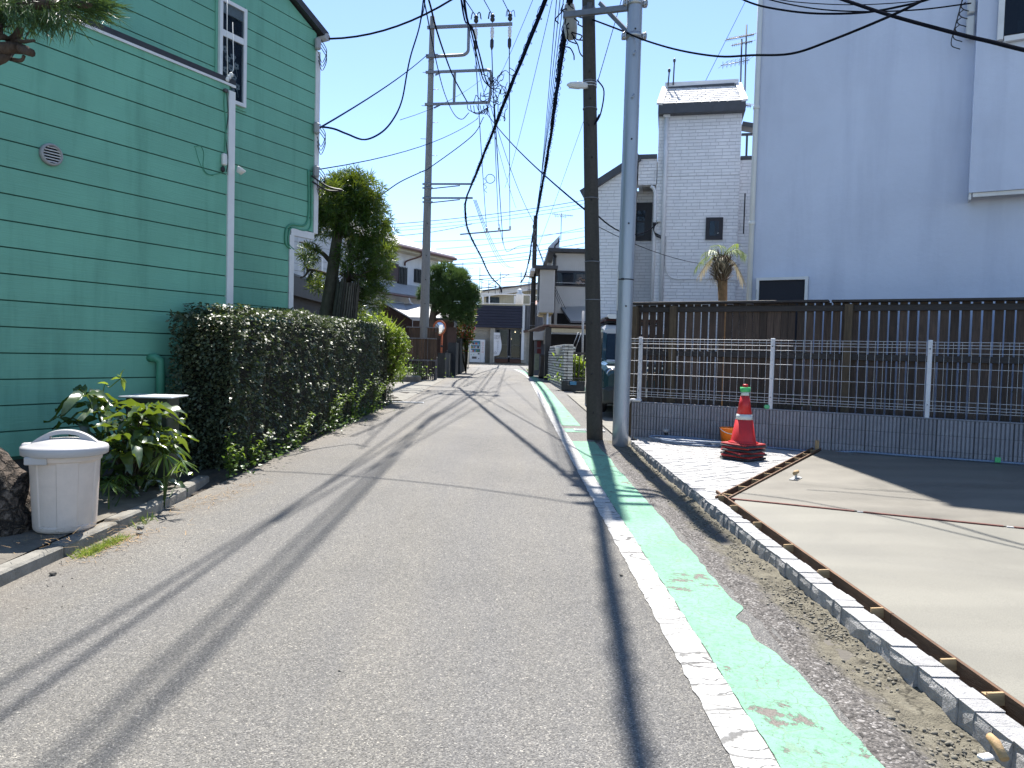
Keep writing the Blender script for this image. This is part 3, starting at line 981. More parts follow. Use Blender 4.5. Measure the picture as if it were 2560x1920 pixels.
# ================================================================== green house on the left
def siding_mat(name, col, grain=1.0, rough=.5):
    m, nt, b, link = new_mat(name)
    tc = nt.nodes.new('ShaderNodeTexCoord'); v = tc.outputs['Object']
    n1 = noise(nt, link, v, 1.1, 5, .6, .2)
    r1 = ramp(nt, [(.3, tuple(c * .88 for c in col)), (.7, tuple(c * 1.1 for c in col))])
    link(n1.outputs['Fac'], r1.inputs['Fac'])
    # grime running down from seams
    n2 = noise(nt, link, v, 1.0, 5, .65, .2, st=(5.0, 5.0, .5))
    r2 = ramp(nt, [(.5, (1, 1, 1)), (.8, (.62, .67, .65))]); link(n2.outputs['Fac'], r2.inputs['Fac'])
    mx = N(nt, 'ShaderNodeMixRGB', blend_type='MULTIPLY'); mx.inputs['Fac'].default_value = .8
    link(r1.outputs['Color'], mx.inputs['Color1']); link(r2.outputs['Color'], mx.inputs['Color2'])
    link(mx.outputs['Color'], b.inputs['Base Color'])
    b.inputs['Roughness'].default_value = rough
    b.inputs['Specular IOR Level'].default_value = .4
    n3 = noise(nt, link, v, 1.0, 4, .65, .6, st=(3.2, 60, 75))
    bp = nt.nodes.new('ShaderNodeBump'); bp.inputs['Strength'].default_value = .55 * grain; bp.inputs['Distance'].default_value = .006
    link(n3.outputs['Fac'], bp.inputs['Height']); link(bp.outputs['Normal'], b.inputs['Normal'])
    return m
M['green_siding'] = siding_mat('green_wood_grain_siding', (.150, .385, .275))
M['siding_joint'] = pmat('green_siding_joint', (.03, .10, .07), .8, .1, 6)
M['green_paint_metal'] = pmat('green_painted_pipe', (.06, .24, .15), .5, .15, 6)
M['white_trim'] = pmat('white_painted_trim', (.66, .66, .66), .5, .06, 3, dirt=.25, dscale=2.5, dcol=(.36, .37, .36))
M['roof_dark'] = pmat('dark_roof_edge', (.03, .03, .034), .5, .2, 8)
M['pine_bark'] = None
M['found'] = pmat('dark_foundation', (.05, .05, .048), .9, .3, 6, .5, 50)
M['glass'] = glassmat('window_glass', (.012, .017, .026), .35)
M['glass_blue'] = glassmat('window_glass_sky', (.02, .035, .05), .15)
M['lace'] = pmat('white_lace', (.62, .63, .66), .9, .1, 30)
M['curtain_dark'] = pmat('dark_curtain', (.035, .05, .085), .9, .3, 14)
M['glass_clear'] = glassmat('clear_window_glass', (.01, .014, .02), .82)
M['room'] = pmat('room_shade', (.007, .008, .011), .9, .2, 3)  # near-black colour stands in for unlit depth behind windows and openings

GD = Vector((.485, .8745, 0)).normalized()
GN = Vector((GD.y, -GD.x, 0))             # facing the street / camera
GRZ = math.atan2(GD.y, GD.x)
A0 = W(570, 1000, 8.35); A0 = Vector((A0.x, A0.y, 0))
B0 = W(570, 1000, 9.6); B0 = Vector((B0.x, B0.y, 0))
def onG(px, py, P):
    q = onpl(px, py, P, GD); return q
gh = thing('house', 'green house with horizontal wood grain siding and white corner trim', 'house', (A0.x, A0.y, gz(A0.y)), GRZ)
def sz(P, q):     # along-wall coordinate s and height
    return ((q - P).dot(GD), q.z)
PITCHB = .2275
zb0 = onG(0, 1147, A0).z
ztop = onG(570, 205, A0).z - .02
zt_l = zb0 - .0
GAP = .012
def siding(P, regions, z0, z1, thick=.016, parent=gh, mat=None):
    """regions: list of convex polygons (s,z) that together make the wall outline"""
    z = z0; k = 0
    while z < z1:
        for reg in regions:
            smin = min(p[0] for p in reg) - 1; smax = max(p[0] for p in reg) + 1
            poly = clip_convex([(smin, z + GAP), (smax, z + GAP), (smax, z + PITCHB), (smin, z + PITCHB)], reg)
            if len(poly) >= 3 and abs(area2(poly)) > .01:
                pts = [P + GD * s + Vector((0, 0, zz)) + GN * .004 for s, zz in poly]
                MB().prism(pts, GN * thick).build('siding_board', mat or M['green_siding'], parent)
        z += PITCHB; k += 1
S0 = -9.5
siding(A0, [[(S0, 0), (-.045, 0), (-.045, ztop), (S0, ztop)]], zb0, ztop)
# carcass of the low front part
def carcass(P, s0, s1, z0, z1, depth, mat, parent=gh, name='wall', off=0.0):
    a = P + GD * s0 - GN * off; b = P + GD * s1 - GN * off
    poly = [a, b, b - GN * depth, a - GN * depth]
    poly = [Vector((p.x, p.y, z0)) for p in poly]
    return MB().prism(poly, (0, 0, z1 - z0)).build(name, mat, parent)
carcass(A0, S0, -.004, zb0 - .02, ztop, 1.03, M['siding_joint'])
carcass(A0, S0, -.02, gz(6) - .3, zb0 - .021, 1.0, M['found'], name='foundation', off=.03)
# flashing on top of the low part
mb = MB()
a = A0 + GD * S0 + GN * .035; b = A0 + GD * .03 + GN * .035
poly = [Vector((a.x, a.y, ztop)), Vector((b.x, b.y, ztop)), Vector((b.x, b.y, ztop)) - GN * 1.09, Vector((a.x, a.y, ztop)) - GN * 1.09]
mb.prism([p + Vector((0, 0, .002)) for p in poly], (0, 0, .055))
mb.build('flashing', M['roof_dark'], gh)
MB().bar(a + Vector((0, 0, ztop - .014)) - GN * .004, b + Vector((0, 0, ztop - .014)) - GN * .004, .012, .026).build('drip_edge', M['white_trim'], gh)
# white corner post of the low part
zc0 = gz(8) + .0
c = A0 + GD * -.02 + GN * .012
MB().box((c.x, c.y, (zc0 + ztop) / 2 - .03), (.085, .06, ztop - zc0 - .1), GRZ).build('corner_trim', M['white_trim'], gh)

# rear, taller part
q_tr = onG(797, 84, B0); q_rs = onG(728, 0, B0); q_nt = onG(787, 590, B0); q_nl = onG(728, 590, B0)
s_r, z_r = sz(B0, q_tr); s_r2, z_r2 = sz(B0, q_rs)
sl = (z_r - z_r2) / (s_r - s_r2)
s_edge = sz(B0, q_nt)[0]; z_n = q_nt.z + .05; s_low = sz(B0, q_nl)[0]
SL = -6.5; ZP = z_r + sl * ((SL + s_edge) / 2 - s_edge)
mid = s_edge - 4.2
zpk = z_r + sl * (mid - s_edge)
up_reg = [(SL, z_n), (s_edge - .05, z_n), (s_edge - .05, z_r - .03), (mid, zpk - .03), (SL, zpk - .03 - abs(sl) * (mid - SL))]
lo_reg = [(SL, 0), (s_low - .05, 0), (s_low - .05, z_n), (SL, z_n)]
siding(B0, [up_reg, lo_reg], zb0 - PITCHB * 3, zpk)
# carcass of the tall part: gable prism
def gpt(s, z, off=0.0): return B0 + GD * s + Vector((0, 0, z)) - GN * off
DEP = 6.0
prof = [(SL, zb0 - .3), (s_low - .004, zb0 - .3), (s_low - .004, z_n - .002), (s_edge - .004, z_n - .002), (s_edge - .004, z_r - .05), (mid, zpk - .05), (SL, zpk - .05 - abs(sl) * (mid - SL))]
MB().prism([gpt(s, z) for s, z in prof], -GN * DEP).build('wall', M['siding_joint'], gh)
# roof slabs with a dark barge edge
for (sa_, za_, sb_, zb_) in ((mid, zpk, s_edge + .12, z_r + sl * .12), (mid, zpk, SL - .2, zpk - abs(sl) * (mid - SL + .2))):
    poly = [gpt(sa_, za_ - .02, -.10), gpt(sb_, zb_ - .02, -.10), gpt(sb_, zb_ + .085, -.10), gpt(sa_, za_ + .085, -.10)]
    MB().prism(poly, -GN * (DEP + .3)).build('roof', M['roof_dark'], gh)
# white trims: edge, notch
def trim(s0, z0, s1, z1, w=.1, nm='corner_trim'):
    a = gpt(s0, z0, -.016); b = gpt(s1, z1, -.016)
    MB().bar(a, b, .045, w, up=GN.cross((b - a).normalized()) if abs(b.z - a.z) < .01 else GN).build(nm, M['white_trim'], gh)
def vtrim(s, z0, z1, w=.085):
    c = gpt(s, (z0 + z1) / 2, -.014)
    MB().box(c, (w, .05, z1 - z0), GRZ).build('corner_trim', M['white_trim'], gh)
vtrim(s_edge - .02, z_n - .02, z_r - .28)
vtrim(s_low - .02, gz(10), z_n - .115)
c = gpt((s_low + s_edge) / 2 - .045, z_n - .065, -.015)
MB().box(c, (s_edge - s_low - .035 + .02, .05, .10), GRZ).build('corner_trim', M['white_trim'], gh)
# gutter end at the eave
c = gpt(s_edge + .08, z_r - .06, .05)
MB().tube([gpt(s_edge + .08, z_r - .05, -.12), gpt(s_edge + .08, z_r - .05, DEP)], .055, 8).build('eave_gutter', M['grey_plastic'], gh)

# window on the tall part
w_tl = onG(541, 12, B0); w_br = onG(606, 272, B0)
s1, zt = sz(B0, w_tl); s2, zbm = sz(B0, w_br)
zt += .10
FR = .045
wf = None
def wbar(sa_, za_, sb_, zb_, out, dep, nm, mat, par):
    a = gpt(sa_, za_); b = gpt(sb_, zb_)
    cx = (a + b) / 2 + GN * out
    return MB().box(cx, (abs(sb_ - sa_), dep, abs(zb_ - za_)), GRZ).build(nm, mat, par)
wroot = wbar(s1 + FR, zbm + FR, s2 - FR, zt - FR, .022, .006, 'window', M['curtain_dark'], gh)
wbar(s1, zbm, s1 + FR, zt, .04, .07, 'frame', M['white_trim'], wroot)
wbar(s2 - FR, zbm, s2, zt, .04, .07, 'frame', M['white_trim'], wroot)
wbar(s1 + FR, zbm, s2 - FR, zbm + FR, .04, .07, 'frame', M['white_trim'], wroot)
wbar(s1 + FR, zt - FR, s2 - FR, zt, .04, .07, 'frame', M['white_trim'], wroot)
zmid = onG(570, 95, B0).z
wbar(s1 + FR, zmid - .03, s2 - FR, zmid + .05, .045, .05, 'frame', M['white_trim'], wroot)
wbar(s1 + FR, zt - .17, s2 - FR, zt - FR - .002, .034, .03, 'roller_blind', M['lace'], wroot)
wbar(s1 + FR + .002, zbm + FR + .002, s2 - FR - .002, zmid - .032, .052, .004, 'pane', M['glass_clear'], wroot)
wbar(s1 + FR + .002, zmid + .052, s2 - FR - .002, zt - FR - .002, .056, .004, 'pane', M['glass_clear'], wroot)
# lace flowers printed on the curtain
mb = MB()
fr_ = random.Random(12)
for k in range(11):
    fs_ = s1 + FR + .06 + (s2 - s1 - 2 * FR - .12) * ((k * .382 + .2) % 1.0); fz = zbm + FR + .08 + (zmid - zbm - .26) * (k + .3) / 11
    rr = .028
    for p in range(5):
        aa = 2 * math.pi * p / 5 + k
        cx = gpt(fs_ + math.cos(aa) * rr, fz + math.sin(aa) * rr) + GN * .030
        poly = [cx + (GD * math.cos(t) + Vector((0, 0, 1)) * math.sin(t)) * .020 for t in [i * math.pi / 3 for i in range(6)]]
        mb.add(poly, [tuple(range(6))])
    stem = gpt(fs_, fz - .02) + GN * .029
    mb.bar(stem, stem - Vector((0, 0, .11)) + GD * .02, .006, .002)
mb.build('curtain_print', M['lace'], wroot)
# raised surround boards
wbar(s1 - .03, zbm - .04, s2 + .035, zbm - .002, .028, .02, 'window_surround', M['green_siding'], gh)
wbar(s1 - .035, zbm - .002, s1 - .002, zt + .04, .028, .02, 'window_surround', M['green_siding'], gh)
wbar(s2 + .002, zbm - .002, s2 + .035, zt + .04, .028, .02, 'window_surround', M['green_siding'], gh)

# round vent
def gA(s, z, out=0.0): return A0 + GD * s + Vector((0, 0, z)) + GN * out
vq = onG(122, 388, A0); vs_, vz = sz(A0, vq)
Mv = Matrix((GD, Vector((0, 0, 1)), GN)).transposed()
vent = MB().lathe([(.098, 0), (.098, .035), (.084, .05), (.078, .045), (.078, .012), (0, .012)], gA(vs_, vz, .018), 24, Mv).build('vent_hood', M['grey_plastic'], gh)
for k in range(6):
    h = -.062 + k * .025; half = math.sqrt(max(0.0, .077 ** 2 - h * h))
    a = gA(vs_ - half, vz + h, .05); b = gA(vs_ + half, vz + h, .05)
    MB().bar(a, b, .014, .005, up=(GN + Vector((0, 0, 1.3))).normalized()).build('slat', M['white_plastic'], vent)
MB().lathe([(.0, .0), (.077, .0)], gA(vs_, vz, .0325), 20, Mv).build('vent_opening', M['room'], vent)
# junction box and loose wiring by the corner post
jq = onG(553, 400, A0); js, jz = sz(A0, jq)
MB().bbox(gA(js, jz, .05), (.055, .05, .13), GRZ, .012).build('junction_box', M['white_plastic'], gh)
MB().bbox(gA(js - .012, jz - .11, .045), (.05, .05, .07), GRZ, .02).build('cable_gland', M['black'], gh)
def wire(pts, r, nm, mat, par, n=5):
    return MB().tube(pts, r, n).build(nm, mat, par)
def sag(a, b, d, n=14):
    a = Vector(a); b = Vector(b)
    return [a.lerp(b, i / n) - Vector((0, 0, 4 * d * (i / n) * (1 - i / n))) for i in range(n + 1)]
def curve(pts, n=8):
    """Catmull-Rom through points"""
    P = [Vector(p) for p in pts]; P = [P[0] * 2 - P[1]] + P + [P[-1] * 2 - P[-2]]
    out = []
    for i in range(1, len(P) - 2):
        for k in range(n):
            t = k / n; a, b, c, d = P[i - 1], P[i], P[i + 1], P[i + 2]
            out.append(.5 * ((2 * b) + (c - a) * t + (2 * a - 5 * b + 4 * c - d) * t * t + (3 * b - a - 3 * c + d) * t ** 3))
    out.append(P[-2]); return out
def pA(px, py, o=.03):
    q = onG(px, py, A0); return q + GN * o
def pB(px, py, o=.03):
    q = onG(px, py, B0); return q + GN * o
wire(curve([pA(481, 368), pA(497, 366), pA(505, 385), pA(504, 420), pA(520, 437), pA(553, 432)]), .004, 'wire', M['green_paint_metal'], gh)
wire(curve([pA(484, 370), pA(492, 400), pA(508, 432), pA(530, 440)]), .003, 'wire', M['green_paint_metal'], gh)
wire(curve([pA(558, 225), pA(556, 260), pA(560, 310), pA(557, 380)]), .006, 'wire', M['green_paint_metal'], gh)
wire(curve([pA(562, 225), pA(566, 290), pA(560, 340), pA(566, 400), pA(562, 430)]), .004, 'wire', M['black'], gh)
MB().bbox(pA(558, 228, .04), (.05, .05, .04), GRZ, .01).build('clamp', M['steel_dark'], gh)
# mast wires at the corner
for k, (x2, y2) in enumerate(((552, 0), (566, 60))):
    wire([pA(566, 205, .02), (pA(560, 110, .05) if k == 0 else pA(575, 175, .06)), pA(x2, y2, .1)], .0045, 'wire', M['white_plastic'], gh)
mb = MB()
for k in range(3):
    mb.lathe([(.012, 0), (.026, .01), (.026, .03), (.014, .045)], pA(563 + k * 5, 205 - k * 6, .03), 8)
mb.build('insulator', M['white_plastic'], gh)
MB().lathe([(.001, -.02), (.03, -.02), (.05, .03), (.05, .05)], pA(584, 432, .1), 10, Matrix.Rotation(.6, 3, 'Y')).build('outdoor_lamp', M['white_plastic'], gh)
# green conduits on the tall part, drain pipe low on the wall
wire(curve([pB(767, 425), pB(768, 480), pB(767, 540), pB(757, 563), pB(725, 562), pB(711, 575), pB(710, 608), pB(722, 622)]), .016, 'conduit', M['green_paint_metal'], gh, 8)
wire(curve([pB(775, 430), pB(774, 520), pB(772, 568), pB(755, 577), pB(726, 570), pB(718, 585), pB(718, 610), pB(730, 624)]), .013, 'conduit', M['green_paint_metal'], gh, 8)
wire([pA(371, 895, .0), pA(376, 893, .07), pA(387, 900, .09), pA(388, 935, .09), pA(389, 1090, .09)], .045, 'drain_pipe', M['green_paint_metal'], gh, 10)
# cable brackets on the far white edge
for (px, py) in ((790, 112), (787, 322), (786, 430)):
    MB().bbox(pB(px - 4, py, .07), (.09, .07, .17), GRZ, .02).build('cable_bracket', M['grey_plastic'], gh)
    for k in range(3):
        c0 = pB(px, py - 10 + 10 * k, .10)
        wire(curve([c0, c0 + GD * .12 + Vector((0, 0, -.12)), c0 + GD * .03 + Vector((0, 0, -.32)), c0 - GD * .05 + Vector((0, 0, -.2))]), .006, 'wire', M['black'], gh)
wire(curve([pB(770, 440, .06), pB(795, 470, .2), pB(818, 480, .3), pB(800, 478, .15), pB(770, 455, .08)]), .014, 'wire', M['black'], gh)
# ================================================================== plants on the left
M['hedge_leaf'] = leafmat('hedge_leaf', (.022, .038, .018), (.105, .122, .066), .48, .16, .6, (.12, .2, .02))
M['hedge_core'] = pmat('hedge_shade_core', (.012, .013, .008), .95, .4, 12)  # colour stands in for the shade inside the hedge
M['bush_leaf'] = leafmat('bright_bush_leaf', (.05, .12, .012), (.16, .24, .03), .4, .4, .45, (.4, .5, .05))
M['weed_leaf'] = leafmat('weed_leaf', (.025, .065, .010), (.08, .14, .02), .45, .35, .4, (.35, .5, .05))
M['ivy_leaf'] = leafmat('ivy_leaf', (.018, .05, .012), (.05, .10, .02), .42, .25, .45, (.2, .35, .04))
M['loquat_leaf'] = leafmat('broad_leaf', (.014, .034, .012), (.05, .085, .03), .24, .2, .9, (.4, .55, .03))
M['palm_leaf'] = leafmat('fan_leaf', (.02, .05, .010), (.06, .12, .02), .35, .3, .5, (.3, .45, .04))
M['needle'] = leafmat('pine_needle', (.016, .042, .014), (.05, .10, .028), .4, .2, .45, (.2, .32, .05))
M['podo_leaf'] = leafmat('narrow_leaf', (.010, .032, .008), (.055, .105, .018), .36, .26, .5, (.36, .46, .03))
M['bark'] = pmat('brown_bark', (.075, .055, .042), .95, .4, 9, 2.2, 28, st=(1, 1, .35), dirt=.7, dscale=6, dcol=(.03, .022, .017))
M['bark_grey'] = pmat('grey_bark', (.11, .095, .075), .95, .35, 9, 1.8, 30, st=(1, 1, .25), dirt=.6, dscale=6, dcol=(.04, .034, .026))
def pine_bark():
    m, nt, b, link = new_mat('plated_pine_bark')
    tc = nt.nodes.new('ShaderNodeTexCoord'); v = tc.outputs['Object']
    d = noise(nt, link, v, 9, 5, .65)
    sc = N(nt, 'ShaderNodeVectorMath', operation='SCALE'); link(d.outputs['Color'], sc.inputs[0]); sc.inputs['Scale'].default_value = .16
    ad = N(nt, 'ShaderNodeVectorMath', operation='ADD'); link(v, ad.inputs[0]); link(sc.outputs[0], ad.inputs[1])
    mp = nt.nodes.new('ShaderNodeMapping'); mp.inputs['Scale'].default_value = (1, 1, .55); link(ad.outputs[0], mp.inputs['Vector'])
    vc = N(nt, 'ShaderNodeTexVoronoi', feature='DISTANCE_TO_EDGE'); vc.inputs['Scale'].default_value = 17; link(mp.outputs['Vector'], vc.inputs['Vector'])
    n1 = noise(nt, link, v, 45, 6, .7)
    r1 = ramp(nt, [(.25, (.04, .03, .024)), (.5, (.13, .10, .078)), (.75, (.24, .20, .165))]); link(n1.outputs['Fac'], r1.inputs['Fac'])
    r2 = ramp(nt, [(0, (.10, .09, .08)), (.10, (.6, .58, .55)), (.25, (1, 1, 1))]); link(vc.outputs['Distance'], r2.inputs['Fac'])
    mx = N(nt, 'ShaderNodeMixRGB', blend_type='MULTIPLY'); mx.inputs['Fac'].default_value = 1
    link(r1.outputs['Color'], mx.inputs['Color1']); link(r2.outputs['Color'], mx.inputs['Color2'])
    link(mx.outputs['Color'], b.inputs['Base Color']); b.inputs['Roughness'].default_value = .95
    bp = nt.nodes.new('ShaderNodeBump'); bp.inputs['Strength'].default_value = 1; bp.inputs['Distance'].default_value = .04
    r3 = ramp(nt, [(0, (0, 0, 0)), (.22, (1, 1, 1))]); link(vc.outputs['Distance'], r3.inputs['Fac'])
    aa = N(nt, 'ShaderNodeMath', operation='MULTIPLY_ADD'); link(n1.outputs['Fac'], aa.inputs[0]); aa.inputs[1].default_value = .5; link(r3.outputs['Color'], aa.inputs[2])
    link(aa.outputs[0], bp.inputs['Height']); link(bp.outputs['Normal'], b.inputs['Normal'])
    return m
M['pine_bark'] = pine_bark()
M['twig'] = pmat('twig', (.06, .05, .03), .9, .3, 10)
M['grass'] = leafmat('grass_blade', (.07, .13, .018), (.22, .28, .05), .5, .35, .35, (.45, .55, .08))
M['dry'] = pmat('dry_litter', (.26, .17, .08), .9, .3, 9, island=.4)

def leaf_t(l=1.0, w=.5, fold=.12, droop=.10):
    """pointed leaf along +x, two quads + folded midrib"""
    v = [(0, 0, 0), (.35 * l, w * .5, fold * l), (.35 * l, -w * .5, fold * l), (.4 * l, 0, 0), (.78 * l, w * .36, fold * .7 * l - droop * l), (.78 * l, -w * .36, fold * .7 * l - droop * l), (l, 0, -droop * 1.6 * l)]
    f = [(0, 3, 1), (0, 2, 3), (3, 6, 4, 1), (3, 2, 5, 6)]
    return v, f
def leaf_s(w=.6):
    return [(0, 0, 0), (.5, w / 2, .08), (1, 0, -.05), (.5, -w / 2, .08)], [(0, 3, 2, 1)]

# ---- clipped hedge
HY0, HY1 = 7.35, 16.9
HXF, HXB = -2.78, -3.48
def h_top(y):
    b = 1.66 if y < 7.75 else 1.80 + (y - 7.75) * .017
    return b + .03 * math.sin(y * 2.1) + .02 * math.sin(y * 5.3)
hd = thing('hedge', 'long clipped dark green hedge along the left edge of the road', 'hedge', (-3.1, 12, gz(12)))
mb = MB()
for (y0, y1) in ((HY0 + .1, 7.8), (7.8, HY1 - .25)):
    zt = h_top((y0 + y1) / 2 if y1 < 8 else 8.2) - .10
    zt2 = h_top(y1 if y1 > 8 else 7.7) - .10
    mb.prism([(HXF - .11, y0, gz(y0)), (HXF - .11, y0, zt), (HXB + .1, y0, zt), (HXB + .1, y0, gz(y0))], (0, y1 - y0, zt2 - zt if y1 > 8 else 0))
mb.build('shade_core', M['hedge_core'], hd)  # solid dark core, shade between the leaves put into its colour
r = np.random.default_rng(31)
def hedge_leaves():
    P = []; D = []
    n = 52000
    # front face: leaves sit in overhanging clumps with dark hollows between
    y = HY0 + (HY1 - HY0) * r.random(int(n * .68)) ** 1.18
    zt = np.array([h_top(q) for q in y]); zg = .012 * y
    z = zg + (zt - zg) * r.random(len(y))
    def cl(a, b):
        return mnoise.noise(Vector((a * 4.2, b * 8.5, 7))) + .6 * mnoise.noise(Vector((a * 9.5, b * 15, 3)))
    clump = np.array([cl(a, b) for a, b in zip(y, z)])
    above = np.array([cl(a, b + .05) for a, b in zip(y, z)])
    lip = clump - above                      # positive on the top lip of a clump
    bul = np.array([mnoise.noise(Vector((a * 1.6, b * 1.8, 0))) * .06 for a, b in zip(y, z)]) + np.clip(clump, -.5, .7) * .085
    x = HXF + bul - np.abs(r.normal(size=len(y))) * .035
    keep = r.random(len(y)) < np.clip(.50 + clump * .9, .16, 1)
    P.append(np.stack([x, y, z], 1)[keep])
    d = np.stack([.8 + .25 * r.normal(size=len(y)), .65 * r.normal(size=len(y)), -.45 + .9 * np.clip(lip, -.3, .8) + .40 * r.normal(size=len(y))], 1)
    D.append(d[keep])
    # near end face
    m = int(n * .10)
    x = HXB + (HXF - HXB) * r.random(m); z = gz(HY0) + (h_top(HY0) - gz(HY0)) * r.random(m)
    bul = np.array([mnoise.noise(Vector((a * 3, b * 3, 2))) * .06 for a, b in zip(x, z)])
    P.append(np.stack([x, HY0 + bul + np.abs(r.normal(size=m)) * .05, z], 1))
    D.append(np.stack([.6 * r.normal(size=m), -.8 + .3 * r.normal(size=m), -.3 + .45 * r.normal(size=m)], 1))
    # step face
    m = int(n * .012)
    x = HXB + (HXF - HXB) * r.random(m); z = 1.62 + .2 * r.random(m)
    P.append(np.stack([x, 7.74 + .04 * r.normal(size=m), z], 1)); D.append(np.stack([.5 * r.normal(size=m), -.9 + .2 * r.normal(size=m), .3 * r.normal(size=m)], 1))
    # top
    m = int(n * .22)
    y = HY0 + (HY1 - HY0) * r.random(m); x = HXB + (HXF - HXB) * r.random(m)
    zt = np.array([h_top(q) for q in y]); bul = np.array([mnoise.noise(Vector((a * 5, b * 5, 2))) * .04 for a, b in zip(x, y)])
    P.append(np.stack([x, y, zt + bul - np.abs(r.normal(size=m)) * .03], 1))
    D.append(np.stack([r.normal(size=m), r.normal(size=m), .35 + .5 * r.normal(size=m)], 1))
    return np.concatenate(P), np.concatenate(D)
P, D = hedge_leaves()
F = frames(D, r.normal(size=len(P)) * .5)
S = (.030 + .028 * r.random(len(P)))[:, None, None]
scatter('leaves', *leaf_s(.62), F * S, P, M['hedge_leaf'], hd)
# hanging creeper strings that give the face its combed look
mb = MB()
for k in range(150):
    y = HY0 + .2 + (HY1 - HY0 - .4) * r.random(); z = gz(y) + .4 + (h_top(y) - gz(y) - .45) * r.random()
    l = .2 + .3 * r.random()
    mb.tube([(HXF + .01, y, z), (HXF + .045, y + .02 * r.normal(), z - l * .5), (HXF + .02, y + .03 * r.normal(), z - l)], .004, 3, False, False)
tag(mb.build('creeper_stems', M['twig'], hd), None, None, None, 'stuff')

def blob_leaves(centers, n, seed, shell=.62, updir=.5, spread=.9, jitter=0.0):
    """points through ellipsoid blobs, mostly near the surface; directions outward"""
    r = np.random.default_rng(seed)
    Ps = []; Ds = []
    vol = np.array([c[1][0] * c[1][1] * c[1][2] for c in centers]) ** .667
    cnt = (n * vol / vol.sum()).astype(int)
    for (c, rad), k in zip(centers, cnt):
        u = r.normal(size=(k, 3)); u /= np.linalg.norm(u, axis=1, keepdims=True)
        rr = shell + (1 - shell) * r.random(k) ** .6
        lump = np.array([1 + .22 * mnoise.noise(Vector((a[0] * 2.4 + c[0], a[1] * 2.4 + c[1], a[2] * 2.4))) for a in u])
        p = u * (rr * lump)[:, None] * np.array(rad) + np.array(c)
        Ps.append(p); Ds.append(u * (1 - updir) + np.array([0, 0, updir]) + r.normal(size=(k, 3)) * spread)
    return np.concatenate(Ps), np.concatenate(Ds), r

# ---- narrow-leaved pruned tree behind the hedge
TD = 15.0
def pb(px, py, rp, D=TD, dy=0.0, sy=1.0):
    c = W(px, py, D + dy); rr = rp * D / FPX
    return (tuple(c), (rr, rr * sy, rr))
pt = thing('broadleaf_tree', 'pruned tree with rounded narrow leaved crown behind the hedge', 'tree', (W(815, 830, TD).x, TD, gz(TD)))
bl = [pb(862, 520, 78), pb(915, 560, 62, dy=.3), pb(830, 500, 50, dy=-.3), pb(905, 490, 52), pb(860, 475, 45), pb(820, 560, 42), pb(945, 600, 45), pb(940, 640, 48, dy=.2), pb(895, 650, 55),
      pb(960, 640, 30, dy=-.4), pb(910, 705, 42), pb(935, 745, 34), pb(890, 775, 24, dy=.2), pb(950, 700, 26),
      pb(775, 635, 23, dy=-.2), pb(765, 650, 17), pb(795, 700, 22), pb(785, 715, 14), pb(880, 460, 34), pb(935, 530, 40), pb(800, 530, 30)]
P, D, rr_ = blob_leaves(bl, 2900, 3, .55, .35, .55)
# a spray of narrow leaves
sv = []; sf = []
rs_ = random.Random(2)
for k in range(9):
    a = 2 * math.pi * k * .382; el = .25 + .65 * (k / 9)
    d = Vector((math.cos(a) * math.cos(el), math.sin(a) * math.cos(el), math.sin(el)))
    d = Vector((d.z, d.x, d.y)); s_ = d.cross(Vector((0.2, .3, 1))).normalized() * .055
    o = Vector((.12 * (k / 9), 0, 0)); b = len(sv)
    sv += [tuple(o), tuple(o + d * .45 + s_), tuple(o + d), tuple(o + d * .45 - s_)]
    sf.append((b, b + 1, b + 2, b + 3))
Fm = frames(D, rr_.random(len(P)) * 6.28)
scatter('crown', sv, sf, Fm * (.10 + .10 * rr_.random(len(P)))[:, None, None], P, M['podo_leaf'], pt)
def limb(pix, rad, D=TD, dys=None, n=9):
    pts = [W(px, py, D + (dys[i] if dys else 0)) for i, (px, py) in enumerate(pix)]
    pts = curve(pts, 5)
    rr = [rad[0] + (rad[1] - rad[0]) * (i / (len(pts) - 1)) ** .8 for i in range(len(pts))]
    return pts, rr, n
mb = MB()
for pix, rad, dys in (([(808, 830), (815, 790), (826, 720), (835, 650), (845, 580), (858, 510)], (.17, .09), None),
                      ([(824, 790), (838, 780), (846, 760), (845, 735), (850, 715), (870, 690), (880, 650), (872, 600)], (.075, .05), None)):
    p, q, n = limb(pix, rad, TD, dys); mb.tube(p, q, n)
p0 = W(808, 830, TD); mb.tube([(p0.x - .03, TD, gz(TD) - .1), p0], [.19, .17], 9)
mb.build('trunk', M['bark_grey'], pt)
mb = MB()
for pix, rad in (([(832, 660), (800, 628), (770, 620), (758, 608), (748, 605)], (.06, .012)), ([(775, 622), (765, 610), (760, 600)], (.03, .008)), ([(795, 630), (790, 612), (775, 604)], (.03, .008)),
                 ([(826, 690), (800, 680), (775, 675), (762, 690), (750, 694)], (.05, .01)), ([(770, 678), (765, 665), (757, 655)], (.025, .008)), ([(782, 676), (775, 690), (768, 700)], (.03, .03)),
                 ([(845, 590), (875, 570), (910, 560)], (.05, .015)), ([(860, 700), (900, 720), (930, 735)], (.05, .012)), ([(852, 560), (820, 540), (800, 520)], (.04, .012)), ([(870, 650), (905, 645), (945, 630)], (.05, .012)), ([(880, 700), (910, 690), (940, 700)], (.04, .01)), ([(858, 520), (880, 490), (890, 465)], (.06, .012)), ([(870, 735), (905, 755), (950, 765)], (.03, .008)), ([(858, 515), (840, 490), (835, 465)], (.05, .012))):
    p, q, n = limb(pix, rad, TD); mb.tube(p, q, 6)
mb.build('branches', M['bark'], pt)
